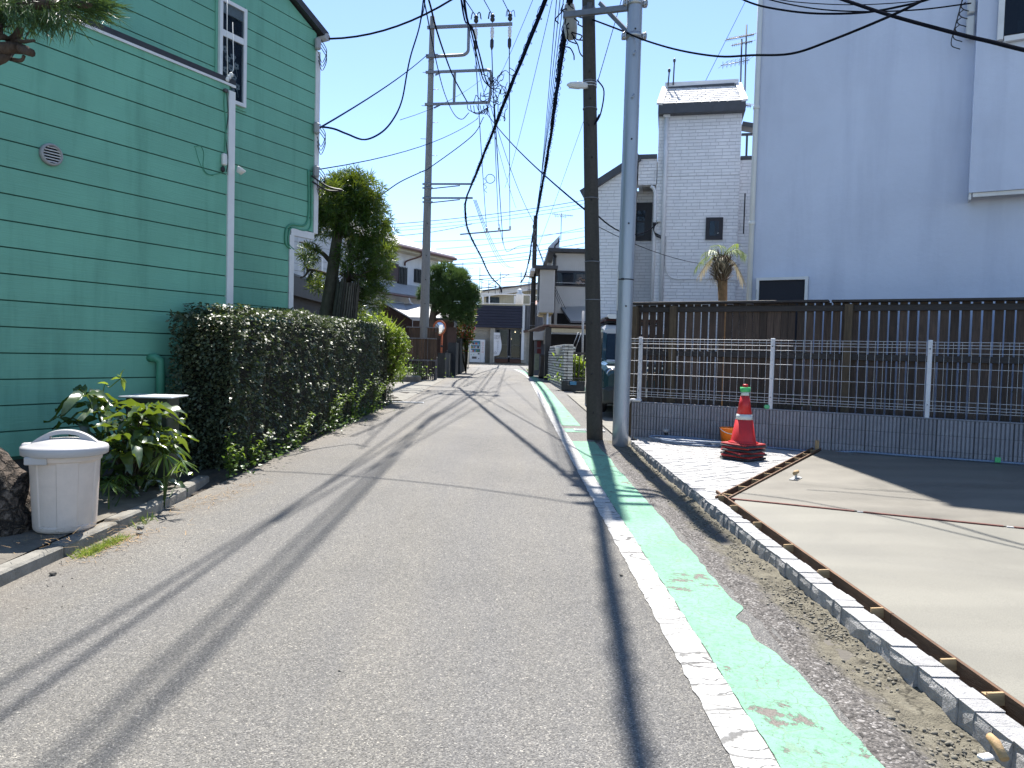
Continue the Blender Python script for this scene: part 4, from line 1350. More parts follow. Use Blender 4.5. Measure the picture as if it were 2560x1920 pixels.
# wrapped second trunk
wt = thing('tree_trunk', 'thick trunk wrapped in dark vertical bamboo strips behind the hedge', 'tree trunk', (W(858, 830, TD - .3).x, TD - .3, gz(TD)))
a = W(857, 840, TD - .3); b = W(872, 708, TD - .3); g0 = Vector((a.x - .12, a.y, gz(TD)))
mb = MB().tube([g0, a, b], [.26, .235, .19], 14); mb.build('trunk', M['bark'], wt)
M['strip'] = pmat('bamboo_strip', (.07, .065, .052), .8, .3, 12, .5, 40, island=.45)
for k in range(30):
    t = 2 * math.pi * k / 30
    mb = MB()
    pts = []
    for q, rad in ((g0, .268), (a, .243), (b, .198)):
        rr = rad + .01 * random.random()
        pts.append(q + Vector((math.cos(t) * rr, math.sin(t) * rr, 0)))
    pts[2].z += random.uniform(-.1, .12)
    mb.tube(pts, .017, 4, True, False).build('bamboo_strip', M['strip'], wt)
mb = MB()
for k in range(16):
    t = random.uniform(0, 6.28); l = random.uniform(.2, .55)
    q = b + Vector((0, 0, .02))
    mb.tube([q, q + Vector((math.cos(t) * l * .5, math.sin(t) * l * .5, .16)), q + Vector((math.cos(t) * l, math.sin(t) * l, .05 + .3 * random.random()))], [.02, .012, .004], 4)
mb.build('branches', M['bark'], wt)

# ---- bright bush at the far end of the hedge
BD = 16.6
bb = thing('bush', 'bright yellow green bush spilling over the far end of the hedge', 'bush', (W(940, 900, BD).x, BD, gz(BD)))
bl = [pb(905, 815, 34, BD), pb(945, 815, 36, BD), pb(975, 850, 40, BD, -.2), pb(1000, 880, 28, BD, -.4), pb(960, 900, 46, BD), pb(985, 930, 30, BD), pb(1010, 862, 16, BD, -.5), pb(930, 860, 40, BD), pb(1000, 840, 18, BD, -.3), pb(880, 800, 20, BD)]
P, D, rr_ = blob_leaves(bl, 5200, 8, .5, .25, .7)
scatter('leaves', *leaf_t(1, .5), frames(D, rr_.normal(size=len(P)) * .6) * (.045 + .04 * rr_.random(len(P)))[:, None, None], P, M['bush_leaf'], bb)
mb = MB()
for k in range(9):
    c = bl[k][0]; mb.tube(curve([(bb.location.x, BD, gz(BD)), ((bb.location.x + c[0]) / 2, BD, c[2] * .6), c], 4), [.03] * 9, 5)
mb.build('stems', M['twig'], bb)
# sword-leaved plant in it
yc = thing('yucca', 'spiky sword leaved plant standing up out of the bright bush', 'plant', (W(962, 860, BD - .4).x, BD - .4, gz(BD)))
c = W(964, 850, BD - .45)
mb = MB().tube([(c.x, c.y, gz(BD)), c], .04, 6); mb.build('stem', M['twig'], yc)
r = np.random.default_rng(6)
n = 46
D = np.stack([r.normal(size=n) * .55, r.normal(size=n) * .55, .75 + .35 * r.random(n)], 1)
P = np.tile(np.array(c), (n, 1)) + r.normal(size=(n, 3)) * .03
bv = [(0, .02, 0), (.5, .03, .01), (1, 0, -.06), (.5, -.03, .01), (0, -.02, 0)]
scatter('leaf_blades', bv, [(0, 1, 2, 3, 4)], frames(D) * (.45 + .25 * r.random(n))[:, None, None], P, M['bush_leaf'], yc)

# ---- creeping weeds along the hedge foot
r = np.random.default_rng(17)
n = 1400
y = HY0 - .5 + (HY1 + .2 - HY0) * r.random(n)
cl = np.array([mnoise.noise(Vector((a * 1.1, 3.3, 0))) for a in y])
keep = r.random(n) < .45 + cl * 1.3
y = y[keep]; n = len(y)
x = HXF + .02 + np.abs(r.normal(size=n)) * (.06 + .07 * r.random(n)); z = .012 * y + .01 + np.abs(r.normal(size=n)) * .12
P = np.stack([x, y, z], 1); D = np.stack([.5 + .6 * r.normal(size=n), .7 * r.normal(size=n), .3 + .4 * r.random(n)], 1)
o = scatter('ground_ivy', *leaf_t(1, .8), frames(D, r.normal(size=n) * .4) * (.025 + .03 * r.random(n))[:, None, None], P, M['ivy_leaf'], None, loc=(-2.7, 12, .15))
o['label'] = 'low green weeds and ivy creeping along the hedge foot'; o['category'] = 'weeds'
o = None
# tall thin weeds standing in front of the hedge
def weed(label, c, h, ns, seed, mat='weed_leaf', name='weed', lean=(.25, -.1), leaf=.05):
    r_ = random.Random(seed); t = thing(name, label, 'weed', c, 0, 'tall weeds in front of the hedge')
    sm = MB(); LP = []; LDr = []
    for k in range(ns):
        a = r_.uniform(0, 6.28); l = h * r_.uniform(.6, 1.05)
        tip = Vector((c[0] + lean[0] * l + math.cos(a) * l * .25, c[1] + lean[1] * l + math.sin(a) * l * .3, c[2] + l * .85))
        pts = curve([Vector(c), Vector(c).lerp(tip, .5) + Vector((0, 0, l * .1)), tip], 5)
        sm.tube(pts, [.005 - .003 * i / len(pts) for i in range(len(pts))], 4, False, False)
        for i in range(3, len(pts)):
            for q in range(2):
                LP.append(pts[i] + Vector((r_.uniform(-.02, .02),) * 3)); LDr.append((r_.uniform(-1, 1), r_.uniform(-1, 1), r_.uniform(-.2, .8)))
    sm.build('stems', M[mat], t)
    LP = np.array([tuple(p) for p in LP]); LDr = np.array(LDr)
    scatter('leaves', *leaf_t(1, .42), frames(LDr) * (leaf * (.6 + .8 * np.random.default_rng(seed).random(len(LP))))[:, None, None], LP, M[mat], t)
    return t
wl = ['feathery weed at the near corner of the hedge foot', 'weed with pale stalks just past the near hedge corner', 'arching weed at the middle of the hedge foot', 'tall pale weed leaning out past the middle of the hedge', 'tallest weed near the far end of the hedge', 'weed clump at the far end of the hedge foot']
for k, (px, py, h, ns) in enumerate(((585, 1195, .5, 6), (640, 1170, .42, 5), (770, 1115, .5, 5), (855, 1080, .75, 7), (920, 1055, .95, 8), (975, 1030, .8, 8))):
    g = G(px, py); weed(wl[k], (HXF + .04, g.y, gz(g.y)), h, ns, 40 + k, lean=(.22, -.05), leaf=.055)

# ---- broad-leaved shrub beside the bin
def shrub_leaf():
    v = []; f = []
    nx = 7
    for i in range(nx + 1):
        t = i / nx; w = .30 * math.sin(math.pi * min(1, t ** .75)) * (1 if t < 1 else 0)
        zc = .10 * math.sin(t * 2.4) - .25 * t * t
        rip = .018 * (1 if i % 2 else -1)
        v += [(t, -w / 2, zc + .06 * w / .3 + rip), (t, 0, zc), (t, w / 2, zc + .06 * w / .3 + rip)]
    for i in range(nx):
        for k in range(2):
            a = i * 3 + k; f.append((a, a + 3, a + 4, a + 1))
    return v, f
LV, LF = shrub_leaf()
sh = thing('shrub', 'shrub with large ribbed leaves growing between bin and hedge', 'shrub', (W(330, 1240, 6.3).x, 6.3, gz(6.3)))
rs_ = random.Random(8)
heads = [(350, 1045, 5.8, 8, .22), (395, 1120, 5.9, 8, .22), (425, 1095, 6.0, 7, .2), (330, 1100, 5.6, 8, .22), (375, 1075, 5.75, 7, .2), (345, 1200, 5.75, 7, .2), (300, 1215, 5.9, 7, .2), (400, 1200, 6.2, 7, .22), (250, 1110, 6.0, 7, .22), (360, 1110, 5.85, 8, .24), (310, 1130, 5.7, 7, .22), (420, 1060, 6.5, 6, .22), (200, 1060, 6.1, 6, .22), (240, 1200, 6.3, 6, .2), (215, 985, 5.9, 8, .24), (262, 1030, 5.9, 8, .23), (230, 1010, 6.2, 6, .22), (365, 1020, 5.9, 8, .26), (330, 1060, 6.0, 7, .22), (300, 1075, 5.8, 7, .2), (395, 1080, 6.1, 6, .2), (270, 1100, 6.1, 7, .2), (335, 1130, 6.1, 6, .2), (290, 1010, 6.3, 6, .2), (330, 1180, 6.2, 6, .19), (260, 1160, 6.2, 6, .19), (385, 1150, 6.4, 6, .2)]
stems = MB(); base = Vector((W(325, 1240, 6.3).x, 6.3, gz(6.3)))
nlf = 0
for hx, hy, hd_, nl, ll in heads:
    c = W(hx, hy, hd_)
    stems.tube(curve([base, base.lerp(c, .5) + Vector((0, 0, .1)), c], 5), [.012, .011, .01, .01, .009, .009, .008, .008, .007, .007, .006], 5)
    for k in range(nl):
        a = 2 * math.pi * k / nl + rs_.uniform(-.3, .3); el = rs_.uniform(-.55, .35)
        d = np.array([[math.cos(a) * math.cos(el), math.sin(a) * math.cos(el), math.sin(el)]])
        Fm = frames(d, np.array([rs_.uniform(-.4, .4)]))[0] * ll * rs_.uniform(.95, 1.35)
        vs = [Vector(Fm @ np.array(v)) + c + Vector((0, 0, rs_.uniform(-.02, .02))) for v in LV]
        MB().add(vs, LF, True).build('leaf', M['loquat_leaf'], sh); nlf += 1
stems.build('stems', M['twig'], sh)
# thin yellow shoot reaching over it
sp = thing('shoot', 'thin shoot with pale yellow leaves reaching above the broad leaved shrub', 'plant', (W(255, 1000, 5.95).x, 5.95, gz(6)))
tip = W(303, 945, 5.95)
MB().tube(curve([(sp.location.x, 5.95, gz(6)), W(258, 985, 5.95), W(275, 968, 5.95), tip], 5), [.004] * 16, 4).build('stem', M['weed_leaf'], sp)
for dx, dy_, dz, l in ((-1, 0, -.1, .085), (.3, 0, -1, .11), (.9, .1, -.8, .06), (.2, 0, 1, .08), (-.6, .2, .5, .05)):
    Fm = frames(np.array([[dx, dy_, dz]]), np.array([.8]))[0] * l
    MB().add([Vector(Fm @ np.array(v)) + tip for v in LV], LF, True).build('leaf', M['bush_leaf'], sp)
q = W(272, 962, 5.95); Fm = frames(np.array([[-1, 0, .25]]), np.array([.8]))[0] * .09
MB().add([Vector(Fm @ np.array(v)) + q for v in LV], LF, True).build('leaf', M['bush_leaf'], sp)

# fan-leaved dwarf palms at its foot
bv = [(0, .0, 0), (.3, .045, .015), (.75, .04, -.03), (1, 0, -.1), (.75, -.04, -.03), (.3, -.045, .015)]
bf = [(0, 1, 2, 3, 4, 5)]
def fan(label, specs, seed):
    c0 = specs[0]
    g = W(c0[0], 1240, c0[2])
    t = thing('fan_palm', label, 'plant', (g.x, c0[2], gz(c0[2])), 0, None)
    r_ = random.Random(seed); st = MB()
    for (px, py, D, nb, l, tilt) in specs:
        c = W(px, py, D)
        st.tube(curve([(g.x, c0[2], gz(D)), (g.x * .6 + c.x * .4, D, c.z * .7), c], 5), [.006] * 11, 4)
        for k in range(nb):
            a = -math.pi * .75 + 1.5 * math.pi * k / (nb - 1)
            # fan lies in a tilted plane, blades droop
            d = np.array([[math.sin(a) * .9 + tilt * .3, -math.cos(a) * .45, -.25 - .35 * abs(math.sin(a)) + r_.uniform(-.25, .15)]])
            Fm = frames(d, np.array([r_.uniform(-.6, .6)]))[0] * l * r_.uniform(.75, 1.1)
            MB().add([Vector(Fm @ np.array(v)) + c for v in bv], bf).build('leaf', M['palm_leaf'], t)
    st.build('stems', M['palm_leaf'], t)
fan('fan leaved plant with drooping narrow leaflets at the hedge corner', [(410, 1135, 5.7, 13, .23, .1), (455, 1150, 5.6, 10, .17, .6), (395, 1095, 5.9, 10, .2, -.2), (435, 1110, 6.2, 9, .2, 0)], 3)
fan('small fan leaved plant right beside the bin', [(272, 1205, 5.35, 9, .15, .0), (300, 1185, 5.6, 9, .16, .3), (330, 1230, 5.8, 8, .15, 0)], 4)

# ---- old pine whose trunk leans out at the left edge
pn = thing('pine_tree', 'old pine with leaning trunk base and needled branches at upper left', 'pine tree', (-3.75, 4.9, gz(5)))
def barky(pts, rr, n=14, amp=.12, seed=0):
    mb = MB(); mb.tube(pts, rr, n)
    out = []
    for (x, y, z) in mb.v:
        q = Vector((x * 9, y * 9, z * 5 + seed))
        k = 1 + 0
        d = mnoise.fractal(q, .8, 2.0, 4)
        out.append((x + d * amp * .35, y + d * amp * .2, z + d * amp * .1))
    mb.v = out
    return mb
tp = curve([W(-10, 1330, 4.75), W(0, 1270, 4.75), W(-60, 1170, 4.7), W(-150, 1050, 4.6), W(-300, 900, 4.5), W(-420, 700, 4.3), W(-450, 400, 4.2), W(-380, 100, 4.1), W(-330, -200, 4.1)], 8)
rr = [.27 - .16 * min(1, i / len(tp) * 1.5) ** .7 for i in range(len(tp))]
rr[0] = .31
barky(tp, rr, 40, .13).build('trunk', M['pine_bark'], pn)
mb = MB()
BD_ = 4.1
for pix, rad in (([(-380, 120), (-200, 40), (-60, 20), (30, 8), (100, 8), (150, 4), (205, 12), (232, 14)], (.06, .012)), ([(-380, 160), (-150, 150), (0, 122), (50, 122), (78, 132)], (.05, .022)), ([(-200, 150), (-60, 160), (0, 148), (25, 130), (30, 110), (45, 85), (50, 70)], (.035, .016)), ([(25, 130), (28, 146), (52, 151), (60, 140)], (.016, .008)), ([(-60, 100), (0, 92), (30, 100), (60, 104), (88, 101)], (.022, .007)), ([(30, 100), (42, 86), (55, 72)], (.018, .012)), ([(0, 90), (5, 60), (25, 40)], (.012, .006)), ([(62, 98), (72, 80), (80, 70)], (.004, .002)), ([(-100, 60), (-20, 62), (0, 66), (28, 66)], (.016, .005))):
    pts = curve([W(px, py, BD_ + .08 * math.sin(px * .05)) for px, py in pix], 6)
    rr = [rad[0] + (rad[1] - rad[0]) * i / (len(pts) - 1) for i in range(len(pts))]
    b_ = barky(pts, rr, 8, .03, 5); mb.add(b_.v, b_.f, True)
mb.build('branches', M['bark'], pn)
r = np.random.default_rng(23)
Ps = []; Ds = []
for (px, py, n, dx, dz, sp_, dd) in ((20, 10, 150, -.1, -.7, .5, 0), (60, 5, 150, .1, -.6, .6, .1), (100, 15, 170, 0, -.5, .7, .0), (125, 35, 170, .0, -1, .45, -.05), (150, 20, 140, .4, -.6, .6, .1), (185, 15, 170, .8, -.3, .55, 0), (215, 12, 220, 1, .0, .5, -.05), (232, 12, 170, 1, -.3, .4, .05), (200, -8, 120, .5, .7, .5, .05), (5, 40, 80, .0, -.7, .5, .1), (-30, 0, 90, 0, -.3, .8, 0), (70, 30, 100, .3, -.8, .4, -.1), (-15, 20, 100, .0, -.8, .4, 0)):
    c = np.array(W(px, py, BD_ + dd))
    p = c + r.normal(size=(n, 3)) * np.array([.05, .06, .02])
    d = np.array([dx, 0, dz]) + r.normal(size=(n, 3)) * np.array([sp_, sp_, sp_ * .7])
    Ps.append(p); Ds.append(d)
P = np.concatenate(Ps); D = np.concatenate(Ds)
nv = [(0, .008, 0), (.5, .008, .0), (1, 0, -.06), (.5, -.008, .0), (0, -.008, 0), (0, 0, .01), (.5, 0, .012)]
nf = [(0, 1, 2, 3, 4), (5, 6, 2)]
scatter('needles', nv, nf, frames(D, r.random(len(P)) * 6.28) * (.10 + .055 * r.random(len(P)))[:, None, None], P, M['needle'], pn)

# grass tufts, litter
def tuft(name, label, pts, h, mat='grass', cat='grass', seed=2, flat=.5):
    r = np.random.default_rng(seed); P = np.array(pts); n = len(P)
    D = np.stack([r.normal(size=n) * flat, r.normal(size=n) * flat, np.full(n, 1.0)], 1)
    bv = [(0, .04, 0), (.5, .035, .02), (1, 0, -.1), (.5, -.035, .02), (0, -.04, 0)]
    o = scatter(name, bv, [(0, 1, 2, 3, 4)], frames(D, r.random(n) * 6) * (h * (.4 + .8 * r.random(n)))[:, None, None], P, M[mat], None, loc=tuple(P.mean(0)))
    o['label'] = label; o['category'] = cat
    return o
r = np.random.default_rng(9)
def strip_pts(p0, p1, n, w, h=0.0):
    a = G(*p0, h); b = G(*p1, h); t = r.random(n)
    x = a.x + (b.x - a.x) * t + r.normal(size=n) * w; y = a.y + (b.y - a.y) * t + r.normal(size=n) * w
    return np.stack([x, y, np.array([gz(q) for q in y]) + h], 1)
tuft('grass', 'bright grass growing in the gutter along the left kerb', strip_pts((195, 1395), (310, 1345), 900, .025), .05, flat=1.3)
tuft('grass', 'short grass tuft at the foot of the pine trunk', strip_pts((30, 1310), (95, 1300), 120, .035, .11), .09, seed=4, flat=.4)
tuft('grass', 'small weeds in the broken kerb end', strip_pts((335, 1318), (372, 1300), 60, .03), .07, 'weed_leaf', 'weeds', 5, .7)
P = np.concatenate([strip_pts((200, 1400), (360, 1330), 260, .07), strip_pts((20, 1330), (330, 1330), 200, .2, .12), strip_pts((450, 1280), (640, 1205), 260, .09)])
D = np.stack([r.normal(size=len(P)), r.normal(size=len(P)), np.zeros(len(P)) + .03], 1)
o = scatter('pine_litter', [(0, .03, 0), (1, .015, .02), (1, -.015, .02), (0, -.03, 0)], [(0, 1, 2, 3)], frames(D) * (.02 + .06 * r.random(len(P)))[:, None, None], P + [0, 0, .006], M['dry'], None, loc=(-2.7, 5, .1))
# ================================================================== block wall with white mesh fence
M['block'] = pmat('ribbed_grey_block', (.25, .25, .275), .9, .14, 14, 1.0, 120, island=.10)
M['block_joint'] = pmat('block_mortar', (.13, .13, .14), .95, .2, 20)
M['plank'] = pmat('dark_stained_plank', (.062, .042, .032), .75, .45, 7, .7, 28, st=(7, 7, .5), island=.35, dirt=.4, dscale=4, dcol=(.02, .016, .014))
M['post_wood'] = pmat('weathered_post', (.085, .062, .038), .8, .35, 7, .6, 30, st=(7, 7, .5), dirt=.4, dscale=3)
M['cap_wood'] = pmat('dark_cap_board', (.03, .025, .024), .6, .3, 9, .4, 40, st=(.5, 7, 7))
ZT = .714
bw = thing('block_wall', 'low wall of ribbed grey concrete blocks carrying the white mesh fence', 'block wall', (Q0[0], Q0[1], gz(Q0[1])), LRZ)
BLEN, BH = .398, .196
def block_mesh():
    mb = MB(); n = 9; p = BLEN / n
    # profile in plan: ribs on the face (local -y is the face)
    prof = [(0.002, .10)]
    for i in range(n):
        x = i * p
        prof += [(x + .007, .022), (x + .007 + .002, .0), (x + p - .009, .0), (x + p - .007, .022)]
    prof += [(BLEN - .002, .10)]
    prof = [(a, b) for a, b in prof]
    poly = [Vector((a, b, .003)) for a, b in prof]
    mb.prism(poly, (0, 0, BH - .006))
    return mb.mesh('block')
bmesh_block = block_mesh()
TW = ROOT[bw.name]
for c in range(4):
    z = ZT - .014 - (c + 1) * BH
    for i in range(24):
        t = i * BLEN + .002
        if c == 3 and t < .0: continue
        M4 = Matrix.Translation(PL(t, .0, z)) @ Matrix.Rotation(LRZ, 4, 'Z')
        inst('block', bmesh_block, bw, M4, M['block'])
a = PL(0.01, .064, ZT - .4); b = PL(9.5, .064, ZT - .4)
MB().bar(a, b, .078, .77).build('mortar_core', M['block_joint'], bw)
a = PL(-.005, .052, ZT - .006); b = PL(9.56, .052, ZT - .006)
MB().bar(a, b, .104, .012).build('coping', M['block'], bw)

M['fence_white'] = pmat('white_coated_wire', (.62, .62, .64), .45, .05, 5)
mf = thing('mesh_fence', 'white welded wire mesh fence on the low block wall', 'fence', tuple(PL(0, .05, ZT)), LRZ)
posts = [.105, 1.995, 3.87, 5.76, 7.65]
zf0, zf1 = ZT + .085, ZT + .945
for k, t in enumerate(posts):
    c = PL(t, .045, (ZT + zf1) / 2 + .012)
    po = MB().bbox(c, (.052, .05, zf1 - ZT + .03), LRZ, .005).build('post', M['fence_white'], mf)
    for z in (ZT + .16, ZT + .86):
        MB().lathe([(.008, 0), (.008, .006), (0, .008)], PL(t, .019, z), 8, Matrix.Rotation(LRZ, 3, 'Z') @ Matrix.Rotation(math.pi / 2, 3, 'X')).build('bolt', M['steel_dark'], po)
offs = [(0, -.0), (.038, .018), (.075, 0.0), (.138, 0), (.33, 0), (.53, 0), (.735, 0), (.79, 0), (.825, .018), (.86, 0)]
def panel(t0, t1):
    mb = MB()
    for (dz, out) in offs:
        z = zf1 - dz
        mb.tube([PL(t0, .012 - out, z), PL(t1, .012 - out, z)], .0027, 5, False)
    n = int(round((t1 - t0) / .0945))
    for i in range(n + 1):
        t = t0 + (t1 - t0) * i / n
        mb.tube([PL(t, .008 - out, zf1 - dz) for dz, out in offs], .0021, 4, False)
    mb.build('mesh_panel', M['fence_white'], mf)
seams = [-.07, 2.49, 4.98, 7.5, 9.4]
for i in range(len(seams) - 1): panel(seams[i] + .004, seams[i + 1] - .004)
# green tape flag and end bracket
MB().bbox(PL(1.955, .0, ZT + .03), (.07, .03, .055), LRZ + .4, .012).build('tape', pmat('green_tape', (.10, .42, .19), .5, .1, 9), mf)
MB().bbox(PL(.08, .03, ZT + .022), (.13, .09, .04), LRZ, .012).build('post_foot', M['fence_white'], mf)
MB().tube([PL(-.05, .03, ZT - .04), PL(-.03, .03, ZT + .02), PL(.04, .03, ZT + .03)], .02, 8).build('end_bracket', M['fence_white'], mf)

# ================================================================== dark plank fence behind
pf = thing('plank_fence', 'tall dark brown fence of upright planks with gaps and cap board', 'fence', tuple(PL(0, .62, .2)), LRZ)
FO = .66
capq = onpl(1583, 757, (PL(0, FO).x, PL(0, FO).y), LD); zc = capq.z
t_l = (capq.x - PL(0, FO).x) / LD[0]
pr = random.Random(77)
t = t_l + .03; k = 0
tpost = [t_l + .055] + [(onpl(px, 800, (PL(0, FO).x, PL(0, FO).y), LD).x - PL(0, FO).x) / LD[0] for px in (1686, 2122)] + [7.6]
gaps = 0
while t < 9.4:
    w = .096 + pr.uniform(-.003, .003)
    # a run of planks butted close, others set apart
    px_like = t - t_l
    close = 1.35 < px_like < 2.25
    gap = .004 if close else .022 + pr.uniform(-.004, .004)
    top = zc - .035 + pr.uniform(-.004, .004)
    c = PL(t + w / 2, FO + .05 + pr.uniform(-.003, .003), (top + .22) / 2)
    MB().bbox(c, (w, .021, top - .22), LRZ + pr.uniform(-.01, .01), .003).build('plank', M['plank'], pf)
    t += w + gap; k += 1
for tp_ in tpost:
    MB().bbox(PL(tp_, FO - .045, (zc - .06 + .1) / 2), (.105, .10, zc - .06 - .1), LRZ, .006).build('post', M['post_wood'], pf)
for z in (zc - .11, zc - .79, .62):
    MB().bbox(PL((t_l + 9.4) / 2, FO + .018, z), (9.4 - t_l, .036, .085), LRZ, .004).build('rail', M['cap_wood'], pf)
for (t0, t1, dz) in ((t_l - .03, 2.62, 0), (2.66, 6.15, -.004), (6.16, 9.5, .006)):
    MB().bbox(PL((t0 + t1) / 2, FO + .03, zc - .012 + dz), (t1 - t0, .20, .034), LRZ + pr.uniform(-.003, .003), .004).build('cap_board', M['cap_wood'], pf)
struct(MB().add([(PL(0.1, .12).x, PL(.1, .12).y, .16), (PL(9.5, .12).x, PL(9.5, .12).y, .16), (PL(9.5, 4).x, PL(9.5, 4).y, .16), (PL(.1, 1.9).x, PL(.1, 1.9).y, .16)], [(0, 1, 2, 3)]).build('garden_soil', M['soil']))
# garden plants peeping between the planks
r = np.random.default_rng(12)
for q, (t, h) in enumerate(((1.6, .8), (2.1, .7), (5.4, .9), (6.4, .8), (7.2, 1.0))):
    n = 260
    c = PL(t, FO + .55, .2)
    P = np.array(c) + np.stack([r.normal(size=n) * .22, r.normal(size=n) * .16, h * r.random(n)], 1)
    o = thing('garden_shrub', ['garden shrub behind the plank fence left of the cone', 'garden shrub behind the plank fence above the cone', 'garden shrub behind the plank fence right of centre', 'garden shrub behind the plank fence near the right post', 'rightmost garden shrub behind the plank fence'][q], 'shrub', tuple(c))
    scatter('leaves', *leaf_t(1, .5), frames(r.normal(size=(n, 3))) * (.05 + .05 * r.random(n))[:, None, None], P, M['weed_leaf'], o)
    MB().tube([c, c + Vector((.05, 0, h * .8))], .012, 5).build('stem', M['twig'], o)

# ================================================================== pale blue rendered house
def stucco(name, col, scale=90, strength=.6):
    m, nt, b, link = new_mat(name)
    tc = nt.nodes.new('ShaderNodeTexCoord'); v = tc.outputs['Object']
    n1 = noise(nt, link, v, .5, 6, .6, .3)
    r1 = ramp(nt, [(.3, tuple(c * .90 for c in col)), (.7, tuple(min(1, c * 1.06) for c in col))]); link(n1.outputs['Fac'], r1.inputs['Fac'])
    n2 = noise(nt, link, v, 1.0, 5, .6, .2, st=(2.5, 2.5, .25))
    r2 = ramp(nt, [(.48, (1, 1, 1)), (.8, (.80, .81, .84))]); link(n2.outputs['Fac'], r2.inputs['Fac'])
    mx = N(nt, 'ShaderNodeMixRGB', blend_type='MULTIPLY'); mx.inputs['Fac'].default_value = .8
    link(r1.outputs['Color'], mx.inputs['Color1']); link(r2.outputs['Color'], mx.inputs['Color2'])
    link(mx.outputs['Color'], b.inputs['Base Color'])
    b.inputs['Roughness'].default_value = .9; b.inputs['Specular IOR Level'].default_value = .25
    n3 = noise(nt, link, v, scale, 5, .65); n4 = noise(nt, link, v, 14, 3, .5)
    ad = N(nt, 'ShaderNodeMath', operation='MULTIPLY_ADD'); link(n4.outputs['Fac'], ad.inputs[0]); ad.inputs[1].default_value = 1.5; link(n3.outputs['Fac'], ad.inputs[2])
    bp = nt.nodes.new('ShaderNodeBump'); bp.inputs['Strength'].default_value = strength; bp.inputs['Distance'].default_value = .006
    link(ad.outputs[0], bp.inputs['Height']); link(bp.outputs['Normal'], b.inputs['Normal'])
    return m
M['blue_stucco'] = stucco('pale_blue_stucco', (.56, .605, .72))
HC = Vector((3.80, 11.95, 0))                       # left front corner
HD = Vector((LD[0], LD[1], 0)); HNv = Vector((LN[0], LN[1], 0))
HTOP = 10.15
bh = thing('house', 'tall pale blue rendered house with projecting bay and few windows', 'house', (HC.x, HC.y, .2), LRZ)
def PH(s, z, out=0.0): return HC + HD * s + HNv * out + Vector((0, 0, z))
MB().prism([PH(0, .05), PH(9, .05), PH(9, .05, -7), PH(0, .05, -7)], (0, 0, HTOP - .05)).build('wall', M['blue_stucco'], bh)
# parapet coping
MB().prism([PH(-.06, HTOP, .06), PH(9, HTOP, .06), PH(9, HTOP, -7.06), PH(-.06, HTOP, -7.06)], (0, 0, .06)).build('coping', M['white_trim'], bh)
def onH(px, py, out=0.0):
    q = onpl(px, py, tuple((HC + HNv * out))[:2], LD); return (q - HC).dot(HD), q.z
sb, zb = onH(2421, 482, .30)
MB().prism([PH(sb, zb, .30), PH(9, zb, .30), PH(9, zb, .003), PH(sb, zb, .003)], (0, 0, HTOP - .2 - zb)).build('bay', M['blue_stucco'], bh)
MB().bar(PH(sb + .02, zb - .045, .04), PH(sb + .02, zb - .045, .27), .03, .09).build('bay_trim', M['white_trim'], bh)
MB().bar(PH(sb + .05, zb - .03, .26), PH(9, zb - .03, .26), .02, .055).build('bay_trim', M['white_trim'], bh)
# bay window
s1, z1 = onH(2503, 98, .30)
wnd = MB().box(PH(s1 + .55, z1 + .52, .315), (1.1, .03, 1.04), LRZ).build('window', M['room'], bh)
for (cs, cz, w, h) in ((s1 - .02, z1 + .52, .07, 1.10), (s1 + 1.1, z1 + .52, .07, 1.1), (s1 + .55, z1 - .03, 1.05, .07), (s1 + .55, z1 + 1.05, 1.05, .07), (s1 + .42, z1 + .52, .05, .96)):
    MB().box(PH(cs, cz, .345), (w, .07, h), LRZ).build('frame', M['white_trim'], wnd)
MB().box(PH(s1 + .2, z1 + .52, .338), (.38, .006, .97), LRZ).build('pane', M['glass'], wnd)
MB().box(PH(s1 + .76, z1 + .52, .338), (.60, .006, .97), LRZ).build('pane', M['glass'], wnd)
MB().bbox(PH(s1 + .22, z1 + .12, .325), (.1, .012, .16), LRZ, .004).build('bottle', pmat('pale_blue_plastic', (.2, .35, .5), .4), wnd)
# low window with pale frame near the fence
sl_, zl_ = onH(1890, 770); sr_, zr_ = onH(2022, 692)
wz0 = zr_ - 1.15
wnd = MB().box(PH((sl_ + sr_) / 2, (zr_ + wz0) / 2, .012), (sr_ - sl_, .02, zr_ - wz0), LRZ).build('window', M['room'], bh)
fw = .045
for (cs, cz, w, h) in ((sl_ + fw / 2, (zr_ + wz0) / 2, fw, zr_ - wz0), (sr_ - fw / 2, (zr_ + wz0) / 2, fw, zr_ - wz0), ((sl_ + sr_) / 2, zr_ - fw / 2, sr_ - sl_ - 2 * fw, fw), ((sl_ + sr_) / 2, wz0 + fw / 2, sr_ - sl_ - 2 * fw, fw)):
    MB().box(PH(cs, cz, .045), (w, .05, h), LRZ).build('frame', M['white_trim'], wnd)
MB().box(PH((sl_ + sr_) / 2, (zr_ + wz0) / 2, .034), (sr_ - sl_ - 2 * fw - .004, .006, zr_ - wz0 - 2 * fw - .004), LRZ).build('insect_screen', pmat('dark_insect_screen', (.02, .022, .03), .85, .1, 60), wnd)
MB().tube([PH(sl_ + .012, zr_ - .34 + .01 * i, .075) for i in range(16)], .009, 6).build('hinge', M['steel'], wnd)
# white downpipe at the left corner
dp = MB().tube([PH(.045, .2, .05), PH(.045, HTOP + .02, .05)], .042, 12).build('downpipe', M['white_plastic'], bh)
for z in (1.8, 3.6, 5.45, 7.3, 9.1):
    MB().lathe([(.047, -.03), (.052, -.02), (.052, .02), (.047, .03)], PH(.045, z, .05), 12).build('pipe_bracket', M['white_plastic'], dp)
